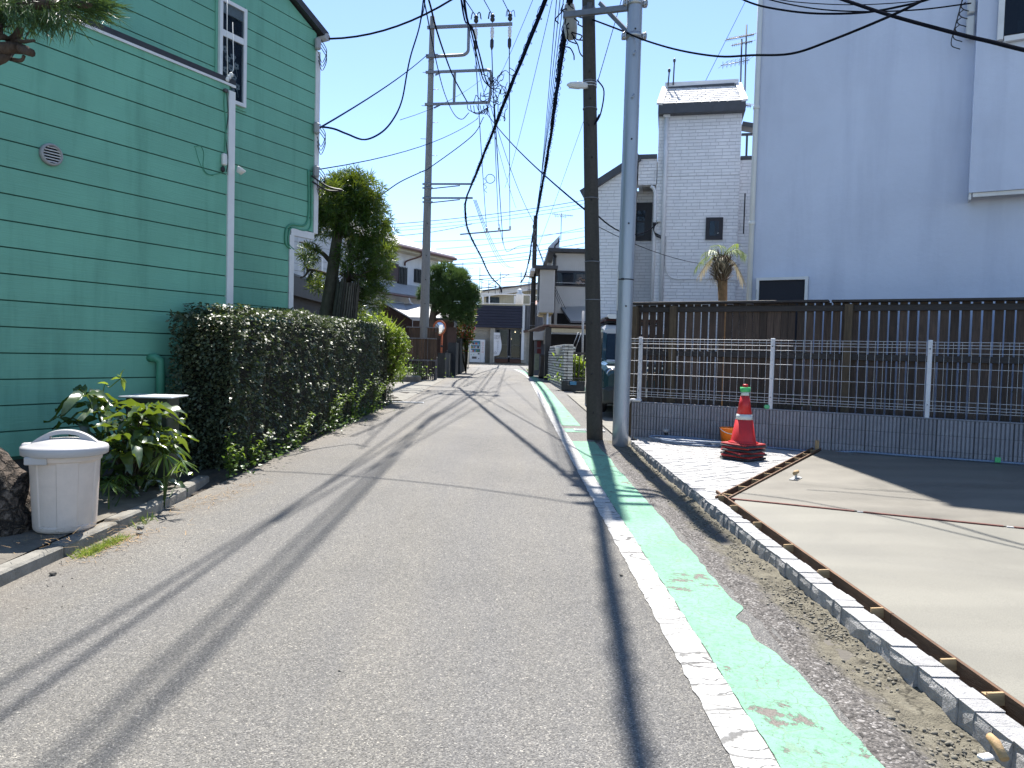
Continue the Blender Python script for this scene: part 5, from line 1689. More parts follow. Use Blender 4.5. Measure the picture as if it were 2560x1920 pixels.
# meter boxes and wiring in the corner by the bay
s_, z_ = onH(2428, 40)
for dz, h in ((0.1, .22), (-.2, .3)):
    MB().bbox(PH(sb - .07, z_ + dz, .10), (.10, .10, h), LRZ, .015).build('cable_box', M['white_plastic'], bh)
for k in range(6):
    z0 = z_ + .35 - .1 * k
    c = PH(sb - .10 - .02 * k, z0, .14)
    MB().tube(curve([c, c + Vector((-.10, -.05, -.1)), c + Vector((-.13, -.04, -.3)), c + Vector((.02, 0, -.34))], 5), .007, 5).build('wire', M['black'], bh)

# ================================================================== white brick-patterned tall house
def brick_tile(name, col, jcol, bw_=.30, bh_=.0757, rz=0.0):
    m, nt, b, link = new_mat(name)
    tc = nt.nodes.new('ShaderNodeTexCoord')
    mp = nt.nodes.new('ShaderNodeMapping'); mp.inputs['Rotation'].default_value = (math.pi / 2, 0, 0)
    link(tc.outputs['Object'], mp.inputs['Vector'])
    br = nt.nodes.new('ShaderNodeTexBrick')
    br.offset = .5; br.squash = .62; br.squash_frequency = 3; br.offset_frequency = 2
    br.inputs['Scale'].default_value = 1.0
    br.inputs['Brick Width'].default_value = bw_; br.inputs['Row Height'].default_value = bh_
    br.inputs['Mortar Size'].default_value = .005; br.inputs['Mortar Smooth'].default_value = .3
    br.inputs['Color1'].default_value = (*col, 1); br.inputs['Color2'].default_value = (*[c * .9 for c in col], 1); br.inputs['Mortar'].default_value = (*jcol, 1)
    br.inputs['Bias'].default_value = -.3
    link(mp.outputs['Vector'], br.inputs['Vector'])
    v = tc.outputs['Object']
    n2 = noise(nt, link, v, 1.0, 5, .6, .2, st=(2.5, 2.5, .4))
    r2 = ramp(nt, [(.48, (1, 1, 1)), (.8, (.85, .85, .85))]); link(n2.outputs['Fac'], r2.inputs['Fac'])
    mx = N(nt, 'ShaderNodeMixRGB', blend_type='MULTIPLY'); mx.inputs['Fac'].default_value = .8
    link(br.outputs['Color'], mx.inputs['Color1']); link(r2.outputs['Color'], mx.inputs['Color2'])
    link(mx.outputs['Color'], b.inputs['Base Color'])
    b.inputs['Roughness'].default_value = .8
    bp = nt.nodes.new('ShaderNodeBump'); bp.inputs['Strength'].default_value = 1; bp.inputs['Distance'].default_value = .008
    n3 = noise(nt, link, v, 70, 4, .6)
    ad = N(nt, 'ShaderNodeMath', operation='MULTIPLY_ADD'); link(br.outputs['Fac'], ad.inputs[0]); ad.inputs[1].default_value = -1.5; link(n3.outputs['Fac'], ad.inputs[2])
    link(ad.outputs[0], bp.inputs['Height']); link(bp.outputs['Normal'], b.inputs['Normal'])
    return m
M['tile'] = brick_tile('white_brick_pattern_siding', (.80, .80, .80), (.58, .58, .59))
M['shingle'] = pmat('pale_shingle', (.66, .65, .63), .85, .15, 12, .6, 60, island=.12)
M['dark_trim'] = pmat('dark_grey_trim', (.055, .06, .068), .5, .15, 6)
M['dark_frame'] = pmat('dark_window_frame', (.014, .014, .02), .5, .15, 6)
TDIR = Vector((-math.sin(R_(78)), math.cos(R_(78)), 0)) * -1      # left to right
TDIR = Vector((math.sin(R_(78)), -math.cos(R_(78)), 0))
TNv = Vector((TDIR.y, -TDIR.x, 0))
TRZ = math.atan2(TDIR.y, TDIR.x)
T0 = W(1660, 700, 17.0); T0 = Vector((T0.x, T0.y, 0))
def onT(px, py, out=0.0):
    q = onpl(px, py, tuple(T0 + TNv * out)[:2], TDIR); return (q - T0).dot(TDIR), q.z
def PT(s, z, out=0.0): return T0 + TDIR * s + TNv * out + Vector((0, 0, z))
th = thing('house', 'tall white house clad in brick pattern siding with shingled tower', 'house', (T0.x, T0.y, gz(17)), TRZ)
def tbox(s0, s1, z0, z1, out, dep, nm, mat, par=th):
    c = PT((s0 + s1) / 2, (z0 + z1) / 2, out - dep / 2)
    return MB().box(c, (s1 - s0, dep, z1 - z0), TRZ).build(nm, mat, par)
sTL, zT = onT(1648, 282); sTR, _ = onT(1856, 275)
zg_ = gz(17) - .1
tower_w = sTR - sTL
# tower, split into siding panels with open joints
tbox(sTL + .004, sTR - .004, zg_, zT, -.012, 3.4, 'wall', M['tile'])
cols = [sTL] + [onT(px, 500)[0] for px in (1744, 1841)] + [sTR]
zr = [zg_, onT(1700, 440)[1], zT]
for i in range(3):
    for j in range(2):
        tbox(cols[i] + .004, cols[i + 1] - .004, zr[j] + .004, zr[j + 1] - .004, .004, .016, 'siding_panel', M['tile'])
# left wing: stepped mid block, recess with window, low gable
sM0, zM = onT(1597, 398); sMl, _ = onT(1597, 455)
_, zMb = onT(1620, 462)
tbox(sM0, sTL - .012, zMb, zM, -.0, 3.0, 'siding_panel', M['tile'])
tbox(sM0 - .04, sTL - .013, zM, zM + .10, .03, 3.05, 'parapet_cap', M['dark_trim'])
sW0, _ = onT(1500, 500); sR0, _ = onT(1641, 560)
REC = .62
tbox(onT(1482, 500)[0], sTL - .012, zg_, zMb - .002, -REC, 3.0, 'wall', M['tile'])
tbox(sR0, sTL - .012, zg_, zMb - .003, -.0, REC - .002, 'siding_panel', M['tile'])
# gable block on the far left
sG0, zG0 = onT(1478, 474, .12); sG1, zG1 = onT(1598, 398, .12)
poly = [PT(sG0, zg_, .12), PT(sM0 - .006, zg_, .12), PT(sM0 - .006, zG1 - .02, .12), PT(sG0, zG0 - .02, .12)]
sS = onT(1585, 600, .12)[0]
poly = [PT(sG0, zg_, .12), PT(sS, zg_, .12), PT(sS, zG0 + (zG1 - zG0) * (sS - sG0) / (sG1 - sG0) - .02, .12), PT(sG0, zG0 - .02, .12)]
MB().prism(poly, -TNv * (REC + .11)).build('siding_panel', M['tile'], th)
a = PT(sG0 - .22, zG0 - .22 * (zG1 - zG0) / (sG1 - sG0) + .03, -1.0); b = PT(sM0 + .02, zG1 + .05, -1.0)
MB().bar(a, b, 2.5, .15, up=TNv.cross((b - a).normalized()) * -1).build('roof', M['dark_trim'], th)
# main window in the recess
ws0, wz0_ = onT(1578, 602, -REC); ws1, wz1_ = onT(1631, 507, -REC)
w1 = tbox(ws0, ws1, wz0_, wz1_, -REC + .045, .04, 'window', M['dark_frame'])
zm_ = (wz0_ + wz1_) / 2
tbox(ws0 + .05, ws1 - .16, zm_ + .02, wz1_ - .19, -REC + .052, .006, 'pane', M['glass_blue'], w1)
tbox(ws0 + .05, ws1 - .17, wz0_ + .12, zm_ - .02, -REC + .052, .006, 'pane', M['glass_blue'], w1)
# small square window on the tower
ws0, wz0_ = onT(1763, 600); ws1, wz1_ = onT(1808, 544)
w2 = tbox(ws0, ws1, wz0_, wz1_, .045, .04, 'window', M['dark_frame'])
tbox(ws0 + .085, ws1 - .085, wz0_ + .085, wz1_ - .085, .052, .006, 'pane', M['glass_blue'], w2)
MB().bar(PT(ws1 - .12, wz0_ + .14, .058), PT(ws1 - .09, wz0_ + .15, .058), .005, .012).build('handle', M['white_plastic'], w2)
# slim dark window strip at the right
ws0, wz0_ = onT(1857, 585); ws1, wz1_ = onT(1864, 484)
tbox(ws0, ws1, wz0_, wz1_, .03, .03, 'window', M['dark_frame'])
# downpipes
def pipe_t(pix, r, out, mat=None):
    pts = [PT(*onT(px, py, out), out) for px, py in pix]
    MB().tube(pts, r, 8).build('downpipe', mat or M['white_trim'], th)
pipe_t([(1667, 282), (1662, 450), (1652, 760)], .045, .07)
pipe_t([(1627, 466), (1634, 470), (1638, 480), (1637, 560), (1629, 760)], .04, .02)
MB().bbox(PT(*onT(1667, 284, .08), .08), (.16, .12, .18), TRZ, .02).build('rain_hopper', M['white_trim'], th)
tbox(sM0 + .1, sTL - .1, zMb - .03, zMb - .004, -.05, .5, 'soffit', pmat('soffit_boards', (.30, .28, .25), .8))
# shingled mansard roof of the tower
se0, ze0 = onT(1645, 284, .22); se1, ze1 = onT(1864, 279, .22)
s_t0 = onT(1663, 215, -.75)[0]; s_t1 = onT(1846, 205, -.75)[0]; zt_ = onT(1750, 214, -.75)[1]
ze = ze0
fas = tbox(se0, se1, ze, ze + .21, .22, 3.8, 'fascia', M['dark_trim'])
zb_ = ze + .212
slope_top = PT(s_t0, zt_, -.35)
poly_l = [PT(se0 + .03, zb_, .20), PT(se1 - .03, zb_, .20), PT(s_t1, zt_ - .02, -.75), PT(s_t0, zt_ - .02, -.75)]
back = -3.0
vs = poly_l + [PT(se0 + .03, zb_, back), PT(se1 - .03, zb_, back), PT(s_t1, zt_ - .02, back), PT(s_t0, zt_ - .02, back)]
rf = MB().add(vs, [(0, 1, 2, 3), (4, 7, 6, 5), (0, 3, 7, 4), (1, 5, 6, 2), (3, 2, 6, 7), (0, 4, 5, 1)]).build('roof', M['shingle'], th)
nr = 9
sr = random.Random(4)
v0 = poly_l
for i in range(nr):
    f0, f1 = i / nr, (i + 1.15) / nr
    L0 = v0[0].lerp(v0[3], f0); R0 = v0[1].lerp(v0[2], f0); L1 = v0[0].lerp(v0[3], min(1, f1)); R1 = v0[1].lerp(v0[2], min(1, f1))
    nrm = (R0 - L0).cross(L1 - L0).normalized()
    if nrm.dot(TNv) < 0: nrm = -nrm
    ncol = 10; off = .5 if i % 2 else 0
    for k in range(ncol + 1):
        a0 = max(0, (k - off) / ncol + .003 + sr.uniform(-.006, .006)); a1 = min(1, (k + 1 - off) / ncol - .003)
        if a1 - a0 < .02: continue
        pts = [L0.lerp(R0, a0) + nrm * .022, L0.lerp(R0, a1) + nrm * .022, L1.lerp(R1, a1) + nrm * .008, L1.lerp(R1, a0) + nrm * .008]
        MB().prism(pts, -nrm * .007).build('shingle', M['shingle'], rf)
for (pa, pb_) in ((v0[0], v0[3]), (v0[1], v0[2])):
    MB().bar(pa + TNv * .04, pb_ + TNv * .04, .13, .05, up=TNv).build('hip_cap', M['white_trim'], rf)
MB().bar(v0[3] + Vector((0, 0, .05)), v0[2] + Vector((0, 0, .05)), .18, .10).build('ridge_cap', M['white_trim'], rf)
MB().bar(v0[3] + TNv * .10 + Vector((.1, 0, -.03)), v0[2] + TNv * .10 + Vector((-.1, 0, -.03)), .02, .06).build('ridge_vent', M['dark_trim'], rf)
# balcony at the right of the tower with dark rail
b0 = onT(1857, 395)[0]
tbox(sTR + .012, sTR + 1.2, zg_, onT(1860, 395)[1], -.15, 3, 'wall', M['tile'])
tbox(sTR + .013, sTR + 1.2, onT(1860, 394)[1], onT(1860, 386)[1], -.12, .25, 'parapet_cap', M['dark_trim'])
zr0, zr1 = onT(1860, 386)[1], onT(1860, 332)[1]
for s in (sTR + .12, sTR + .5, sTR + .9):
    tbox(s, s + .045, zr0 + .002, zr1, -.2, .045, 'balcony_post', M['dark_trim'])
tbox(sTR + .02, sTR + 1.2, zr1 + .002, zr1 + .05, -.19, .07, 'balcony_rail', M['dark_trim'])
a = PT(sTR + .02, onT(1855, 305)[1], -.3); b = PT(sTR + .6, onT(1880, 318)[1], -.3)
MB().bar(a, b, .4, .10).build('awning', M['dark_trim'], th)
# wall bracket with service wires
MB().lathe([(.02, 0), (.045, .01), (.045, .05), (.02, .06)], PT(*onT(1646, 556, .05), .05), 10).build('insulator', M['white_plastic'], th)
for k in range(5):
    p = [onT(1640 - 2 * k, 556, .05), onT(1635, 575 + k, .05), onT(1640 + 3 * k, 590, .05), onT(1650 + k, 595 + k, .05)]
    MB().tube(curve([PT(a_, b_, .06) for a_, b_ in p], 5), .008, 5).build('wire', M['black'], th)
p = [(1666, 590), (1664, 640), (1664, 668), (1672, 688), (1690, 697), (1740, 697), (1790, 697), (1845, 700)]
MB().tube(curve([PT(*onT(x, y, .03), .03) for x, y in p], 5), .014, 6).build('conduit', M['white_trim'], th)
# television aerials on the tower roof
M['aerial'] = pmat('aerial_metal', (.10, .11, .13), .5, .2, 9, metal=.4)
def aerial(label, px, py0, py1, D, booms, group='television aerials', name='tv_antenna'):
    a = W(px, py0, D); b = W(px + (py0 - py1) * .026, py1, D)
    t = thing(name, label, 'antenna', tuple(a), 0)
    MB().tube([a, b], .02, 6).build('mast', M['aerial'], t)
    for (py, x0, x1, dy, ne, el) in booms:
        p = W(px + x0, py, D); q = W(px + x1, py + dy, D)
        bm_ = MB().tube([p, q], .011, 5).build('boom', M['aerial'], t)
        mb = MB()
        for k in range(ne):
            c = p.lerp(q, (k + .5) / ne)
            mb.tube([c + Vector((.06, -el, -.02)), c + Vector((-.02, el, .06))], .005, 4, False)
            mb.tube([c + Vector((0, 0, -el * .25)), c + Vector((0, 0, el * .25))], .005, 4, False)
        tag(mb.build('elements', M['aerial'], t), None, None, None, 'stuff')
    return t
aerial('tall aerial mast with two level booms beside the shingled tower', 1851, 230, 98, 17.8, ((100, -36, 34, -13, 14, .18), (114, -22, 30, -10, 10, .15)))
aerial('aerial mast with loop shaped boom low over the shingled tower', 1862, 235, 62, 18.4, ((164, -60, 12, -14, 7, .35), (262, -6, 16, 4, 6, .2)))
for k, (px, y0, y1) in enumerate(((1670, 214, 180), (1683, 212, 155))):
    a = W(px, y0, 17.6); b = W(px + 3, y1, 17.6)
    t = thing('roof_pole', ['short pole on the tower roof', 'taller thin pole on the tower roof'][k], 'pole', tuple(a))
    MB().tube([a, b], .018, 6).build('pole', M['aerial'], t)
    MB().lathe([(.03, 0), (.035, .05), (.01, .09)], b, 6).build('tip', M['dark_trim'], t)

# ================================================================== small palm behind the fence
PD = 12.6
pa = thing('palm_tree', 'small palm with dry drooping fronds in front of the white house', 'palm tree', (W(1808, 750, PD).x, PD, .18))
c = W(1806, 640, PD); f0 = W(1807, 752, PD)
MB().tube([(f0.x, PD, .1), f0, W(1806, 700, PD)], [.075, .075, .085], 10).build('trunk', pmat('palm_stem', (.22, .13, .06), .9, .3, 20, 1, 60), pa)
r = np.random.default_rng(5)
n = 420
zz = r.random(n); a = r.random(n) * 6.283
z0 = W(1806, 705, PD).z; z1 = W(1806, 648, PD).z
rad = .08 + .085 * np.sin(zz * 2.6 + .3)
P = np.stack([c.x + rad * .6 * np.cos(a), PD + rad * .6 * np.sin(a), z0 + (z1 - z0) * zz], 1)
D = np.stack([np.cos(a), np.sin(a), .5 + .9 * zz + .3 * r.normal(size=n)], 1)
scatter('old_leaf_bases', [(0, .10, 0), (1, .02, 0), (1, -.02, 0), (0, -.10, 0)], [(0, 1, 2, 3)], frames(D) * (.12 + .08 * r.random(n))[:, None, None], P, pmat('palm_fibre', (.10, .065, .04), .95, .4, 15, island=.5), pa)
M['frond_dry'] = leafmat('dry_frond', (.16, .125, .08), (.30, .26, .17), .6, .3, .3, (.5, .42, .2))
M['frond_green'] = leafmat('green_frond', (.05, .10, .02), (.14, .20, .05), .45, .35, .4, (.4, .5, .1))
fr_ = random.Random(6)
top = W(1806, 650, PD)
for k in range(13):
    aa = 2 * math.pi * k / 13 + fr_.uniform(-.2, .2)
    up = fr_.choice([.15, .3, .5, .8, 1.1])
    ln = fr_.uniform(.36, .58)
    pts = []
    for i in range(9):
        t = i / 8
        rr = ln * t * (1 - .15 * t)
        pts.append(top + Vector((math.cos(aa) * rr, math.sin(aa) * rr * .8, .05 + up * .50 * t - (.30 + .22 * (1.1 - up)) * t * t)))
    fm = 'frond_green' if up > .4 else 'frond_dry'
    rachis = MB().tube(pts, [.008 - .0007 * i for i in range(9)], 4).build('frond', M[fm], pa)
    PP = []; DD = []
    for i in range(22):
        t = .2 + .8 * i / 22; j = min(7, int(t * 8)); q = pts[j].lerp(pts[j + 1], t * 8 - j); tg = (pts[j + 1] - pts[j]).normalized()
        for s_ in (-1, 1):
            sd = Vector((-math.sin(aa), math.cos(aa), 0)) * s_
            PP.append(tuple(q)); DD.append(tuple(sd * .7 + tg * .6 + Vector((0, 0, -.5 + fr_.uniform(-.3, .4)))))
    scatter('leaflets', [(0, .018, 0), (.5, .022, 0), (1, 0, -.25), (.5, -.022, 0), (0, -.018, 0)], [(0, 1, 2, 3, 4)], frames(np.array(DD)) * np.random.default_rng(k).uniform(.12, .24, len(PP))[:, None, None], np.array(PP), M[fm], rachis)
# ================================================================== text helper
def text_mesh(s, size, align='CENTER', extrude=0.002, space=1.0):
    cu = bpy.data.curves.new('text', 'FONT'); cu.body = s; cu.size = size; cu.align_x = align; cu.align_y = 'CENTER'; cu.extrude = extrude
    cu.space_line = space
    o = bpy.data.objects.new('text', cu); C.objects.link(o)
    bpy.context.view_layer.update()
    me = bpy.data.meshes.new_from_object(o.evaluated_get(bpy.context.evaluated_depsgraph_get()))
    bpy.data.objects.remove(o); bpy.data.curves.remove(cu)
    return me
def lettering(name, s, size, M4, mat, parent, space=1.0):
    """M4 maps text plane (x right, y up, z towards reader) to the world"""
    me = text_mesh(s, size, space=space)
    me.name = name
    o = inst(name, me, parent, M4, mat)
    return o
def facing(P, xdir):
    x = Vector(xdir).normalized(); y = Vector((0, 0, 1)); z = x.cross(y)
    R = Matrix((x, y, z)).transposed().to_4x4()
    return Matrix.Translation(P) @ R
XD = Vector((1, 0, 0)); YD = Vector((0, 1, 0)); ZD = Vector((0, 0, 1))

def fbox(mb, px0, py0, px1, py1, D, dep, out=0.0):
    """frontal box (faces the camera, square to the street) spanning a sight rectangle at distance D"""
    a = W(px0, py0, D - out); b = W(px1, py1, D - out)
    x0, x1 = sorted((a.x, b.x)); z0, z1 = sorted((a.z, b.z))
    return mb.box(((x0 + x1) / 2, D - out + dep / 2, (z0 + z1) / 2), (x1 - x0, dep, z1 - z0))
def fb(px0, py0, px1, py1, D, dep, nm, mat, par, out=0.0):
    return fbox(MB(), px0, py0, px1, py1, D, dep, out).build(nm, mat, par)

# ================================================================== shop at the end of the street
SD = 57.0
M['navy'] = siding_mat('navy_fascia_boards', (.012, .014, .032), .5, .6)
M['shutter'] = pmat('beige_roller_shutter', (.34, .31, .26), .6, .1, 5, dirt=.35, dscale=2)
M['beige'] = pmat('beige_render', (.36, .33, .28), .9, .12, 4, .4, 50, dirt=.35, dscale=1.5)
M['cream'] = siding_mat('cream_siding', (.42, .38, .28), .4, .7)
M['wood_grey'] = pmat('grey_weathered_boards', (.12, .12, .13), .8, .3, 6, .5, 30, st=(5, 5, .5), island=.25)
sg = gz(SD) + .05
c = W(1230, 910, SD)
shp = thing('shop', 'single storey shop with navy fascia and glass doors at the street end', 'shop', (c.x, SD, sg))
fb(1120, 765, 1466, 930, SD + .35, 4, 'wall', M['beige'], shp)
zlo = W(1200, 820, SD).z; zhi = W(1200, 765, SD).z
xl = W(1140, 790, SD).x; xr = W(1306, 790, SD).x
zt_ = W(1250, 764, SD).z; zb_ = W(1250, 820, SD).z
nb = 8
for i in range(nb):
    z0 = zb_ + (zt_ - zb_) * i / nb; z1 = zb_ + (zt_ - zb_) * (i + 1) / nb
    MB().box(((xl - 1.6 + xr) / 2, SD - .05, (z0 + z1) / 2), (xr - xl + 1.6, .5, z1 - z0 - .02)).build('fascia_board', M['navy'], shp)
fb(1306, 763, 1309, 900, SD, .4, 'corner_trim', M['white_trim'], shp, .2)
for i in range(9):
    x0 = 1310 + i * 6.2
    fb(x0, 764, x0 + 5.8, 826 if i < 3 else 822, SD, .3, 'cladding_board', M['wood_grey'], shp, .1)
MB().bar(W(1309, 829, SD - .3), W(1366, 818, SD - .3), .3, .18).build('canopy', pmat('brown_canopy', (.09, .055, .04), .7), shp)
# shutter
sx0, sz0 = W(1172, 905, SD).x, sg; sx1, sz1 = W(1228, 822, SD).x, W(1200, 822, SD).z
nsl = 26
for i in range(nsl):
    z = sz0 + (sz1 - sz0) * (i + .5) / nsl
    MB().bbox(((sx0 + sx1) / 2, SD + .32, z), (sx1 - sx0, .06, (sz1 - sz0) / nsl - .012), 0, .012).build('shutter_slat', M['shutter'], shp)
# doors
fb(1238, 822, 1305, 906, SD + .30, .04, 'interior_shade', M['room'], shp)  # sheet painted near black in place of the unlit shop interior
dz0 = W(1250, 897, SD).z; dz1 = W(1250, 822, SD).z
for (p0, p1) in ((1238, 1271), (1275, 1304)):
    x0 = W(p0, 860, SD).x; x1 = W(p1, 860, SD).x
    d = MB().box(((x0 + x1) / 2, SD + .22, (dz0 + dz1) / 2), (x1 - x0 - .16, .012, dz1 - dz0 - .16)).build('glass_door', M['glass'], shp)
    for (cx, cz, w, h) in ((x0 + .04, (dz0 + dz1) / 2, .08, dz1 - dz0), (x1 - .04, (dz0 + dz1) / 2, .08, dz1 - dz0), ((x0 + x1) / 2, dz0 + .06, x1 - x0 - .162, .12), ((x0 + x1) / 2, dz1 - .04, x1 - x0 - .162, .08), ((x0 + x1) / 2, dz0 + (dz1 - dz0) * .47, x1 - x0 - .162, .03)):
        MB().box((cx, SD + .20, cz), (w, .08, h)).build('frame', M['steel_dark'], d)
    MB().box(((x0 + x1) / 2, SD + .12, dz0 - .16), (x1 - x0, .3, .28)).build('brick_step', pmat('brown_brick_step', (.10, .05, .035), .9, .3, 20), shp)
for (p0, p1) in ((1226, 1236), (1305, 1315)):
    fb(p0, 820, p1, 908, SD, .35, 'pillar', M['beige'], shp, .1)
# bench, lamp and stock visible through the glass
fb(1244, 884, 1268, 887, SD + .29, .006, 'counter_board', M['raw_wood'], shp)
fb(1240, 889, 1304, 894, SD + .288, .006, 'window_seat', M['white_trim'], shp)
MB().bar(W(1277, 879, SD + .29), W(1285, 870, SD + .29), .012, .10, up=(0, 1, 0)).build('leaning_board', M['raw_wood'], shp)
M['lampglow'] = pmat('lamp_glass', (.8, .72, .5), .4)
M['lampglow'].node_tree.nodes['Principled BSDF'].inputs['Emission Color'].default_value = (1, .8, .5, 1)
M['lampglow'].node_tree.nodes['Principled BSDF'].inputs['Emission Strength'].default_value = 1.2
for (px, py) in ((1277.5, 846), (1288, 829), (1303, 831)):
    q = W(px, py, SD + .27); MB().lathe([(.0, -.09), (.07, -.07), (.05, .03), (.01, .09)], q, 10).build('pendant_lamp', M['lampglow'], shp)
for i in range(6):
    fb(1282 + i * 3.6, 876 + (i % 2), 1285 + i * 3.6, 888, SD + .285, .004, 'chair_back', M['steel_dark'], shp)
struct(MB().box((W(1250, 910, SD).x - 1, SD - 1.4, gz(SD) - .02), (24, 3.0, .12)).build('shop_pavement', M['kerb']))

# vending machine
VD = 56.0
a = W(1173, 905.5, VD); b = W(1204, 846, VD)
vw = 1.15; vh = 1.83; vx0 = a.x + .02; vg = gz(VD) + .045
vm = thing('vending_machine', 'white drinks vending machine in front of the beige shutter', 'vending machine', (vx0 + vw / 2, VD, vg))
M['vend_white'] = pmat('vending_white', (.58, .59, .6), .35, .04, 5)
MB().bbox((vx0 + vw / 2, VD + .37, vg + vh / 2 + .03), (vw, .74, vh - .06), 0, .03).build('cabinet', M['vend_white'], vm)
dw = .80
# the photograph shows the cabinet turned: its right side panel is seen too
MB().box((vx0 + dw / 2 + .04, VD - .008, vg + vh * .70), (dw - .1, .012, vh * .50)).build('display_window', pmat('display_teal', (.05, .16, .22), .3, .2, 12), vm)
bc = [(.55, .55, .6), (.35, .10, .06), (.08, .22, .45), (.40, .28, .06), (.05, .20, .10), (.12, .30, .5), (.3, .32, .36), (.08, .05, .04)]
bm_ = [pmat('drink_%s' % 'abcdefgh'[i], c_, .4, .05) for i, c_ in enumerate(bc)]
vr = random.Random(3)
can = MB().lathe([(.022, -.085), (.03, -.07), (.03, .04), (.014, .075), (.014, .09)], (0, 0, 0), 7).mesh('drink')
for rwi in range(3):
    zz = vg + vh * (.52 + .155 * rwi)
    MB().box((vx0 + dw / 2 + .04, VD - .02, zz - .10), (dw - .12, .014, .03)).build('shelf', M['white_plastic'], vm)
    for k in range(11):
        me = can.copy(); me.materials.append(bm_[(k // 2 + rwi * 3) % 8 if vr.random() < .7 else vr.randrange(8)])
        inst('drink', me, vm, Matrix.Translation((vx0 + .11 + k * .063, VD - .022, zz)))
MB().box((vx0 + dw * .45, VD - .006, vg + vh * .235), (.36, .02, .17)).build('delivery_flap', M['steel_dark'], vm)
MB().box((vx0 + dw * .86, VD - .006, vg + vh * .40), (.14, .02, .09)).build('coin_slot', M['black_paint'], vm)
MB().box((vx0 + dw * .88, VD - .006, vg + vh * .20), (.06, .02, .07)).build('coin_return', M['black_paint'], vm)
MB().box((vx0 + .10, VD - .006, vg + vh * .17), (.03, .02, .05)).build('lock', M['black_paint'], vm)
for q in (.12, .32):
    MB().box((vx0 + q, VD - .005, vg + vh * .36), (.06, .01, .10)).build('sticker', pmat('green_sticker', (.2, .4, .3), .5), vm)
MB().box((vx0 + dw + .02, VD - .004, vg + vh / 2), (.012, .012, vh - .12)).build('door_edge', M['grey_plastic'], vm)
# red vertical lettering on the side panel (too small to read in the photograph)
M['red_print'] = pmat('red_lettering', (.45, .03, .03), .5, .05)
lx = vx0 + dw + .19
for k, g in enumerate('ロハムヘロ'):
    lettering('side_lettering', g, .17, facing(Vector((lx, VD - .006, vg + vh * (.86 - .095 * k))), XD), M['red_print'], vm)

# take-out banner
BD2 = 55.7
fl = thing('banner', 'white standing banner reading TAKE OUT beside the shop doors', 'banner', (W(1236, 905, BD2).x, BD2, gz(BD2) + .04))
a = W(1234, 905, BD2); b = W(1235, 832, BD2)
MB().tube([(a.x, BD2 + .02, gz(BD2) + .04), (b.x, BD2 + .02, b.z + .05)], .014, 6).build('pole', M['white_plastic'], fl)
MB().tube([(b.x, BD2 + .02, b.z + .02), (W(1250, 831, BD2).x, BD2 + .02, b.z + .03)], .010, 6).build('crossbar', M['white_plastic'], fl)
MB().box((a.x, BD2, gz(BD2) + .09), (.34, .34, .1)).build('base', M['steel_dark'], fl)
bx0, bx1 = b.x + .01, W(1250, 840, BD2).x
bz1 = b.z + .0; bz0 = W(1240, 889, BD2).z
def bflag(u, v):
    wv = .05 * math.sin(v * 6.5 + .6) * (.25 + u) + .12 * (1 - v) * u * .8
    return Vector((bx0 + (bx1 - bx0) * u + (.16 * math.sin(v * 2.6) - .0) * (u * .9) * (1 - v) * 2.2 - .06 * (1 - v) * (u - .3), BD2 - wv, bz0 + (bz1 - bz0) * v + .07 * (1 - v) * (u - .5)))
o = MB().grid(bflag, 10, 18).build('cloth', pmat('white_banner_cloth', (.62, .62, .63), .9, .05, 6), fl)
M['ink'] = pmat('black_ink', (.02, .02, .025), .8)
zz = lambda f: bz1 - (bz1 - bz0) * f
yc = BD2 - .16
lettering('lettering', 'TAKE\nOUT', .19, facing(Vector(((bx0 + bx1) / 2 + .02, yc, zz(.19))), XD), M['ink'], fl, .9)
for k, g in enumerate('テイクアウト'):
    lettering('lettering', g, .15, facing(Vector(((bx0 + bx1) / 2 + .08, yc - .04, zz(.42 + .078 * k))), XD), M['ink'], fl)
MB().box(((bx0 + bx1) / 2 + .04, yc, zz(.36)), (.26, .004, .012)).build('printed_rule', M['ink'], fl)
p = [(-.10, -.08), (-.10, .04), (-.04, .04), (-.02, .10), (0.02, .10), (.02, .04), (.10, .03), (.10, -.06), (.0, -.08), (-.1, -.08)]
MB().tube([Vector((bx0 + .14 + u, yc - .02, zz(.88) + v)) for u, v in p], .010, 4).build('printed_hand', M['ink'], fl)

# cream house with scaffolding behind the shop
CD = 66.0
ch = thing('house', 'cream clad house with low pitched roof behind the shop', 'house', (W(1300, 900, CD).x, CD, gz(70)))
a = W(1198, 736, CD); b = W(1400, 706, CD)
poly = [Vector((a.x, CD, gz(70))), Vector((b.x, CD, gz(70))), Vector((b.x, CD, b.z)), Vector((a.x, CD, a.z))]
nz = 20
MB().prism(poly, (0, 7, 0)).build('wall', M['cream'], ch)
MB().bar(W(1186, 731, CD - .3) + Vector((0, 3.4, 0)), W(1412, 700, CD - .3) + Vector((0, 3.4, 0)), 8, .12).build('roof', M['roof_dark'], ch)
MB().bar(W(1190, 738, CD - .5), W(1412, 707, CD - .5), .1, .5).build('fascia', M['white_trim'], ch)
fb(1216, 742, 1248, 760, CD, .05, 'window', M['glass'], ch, .05)
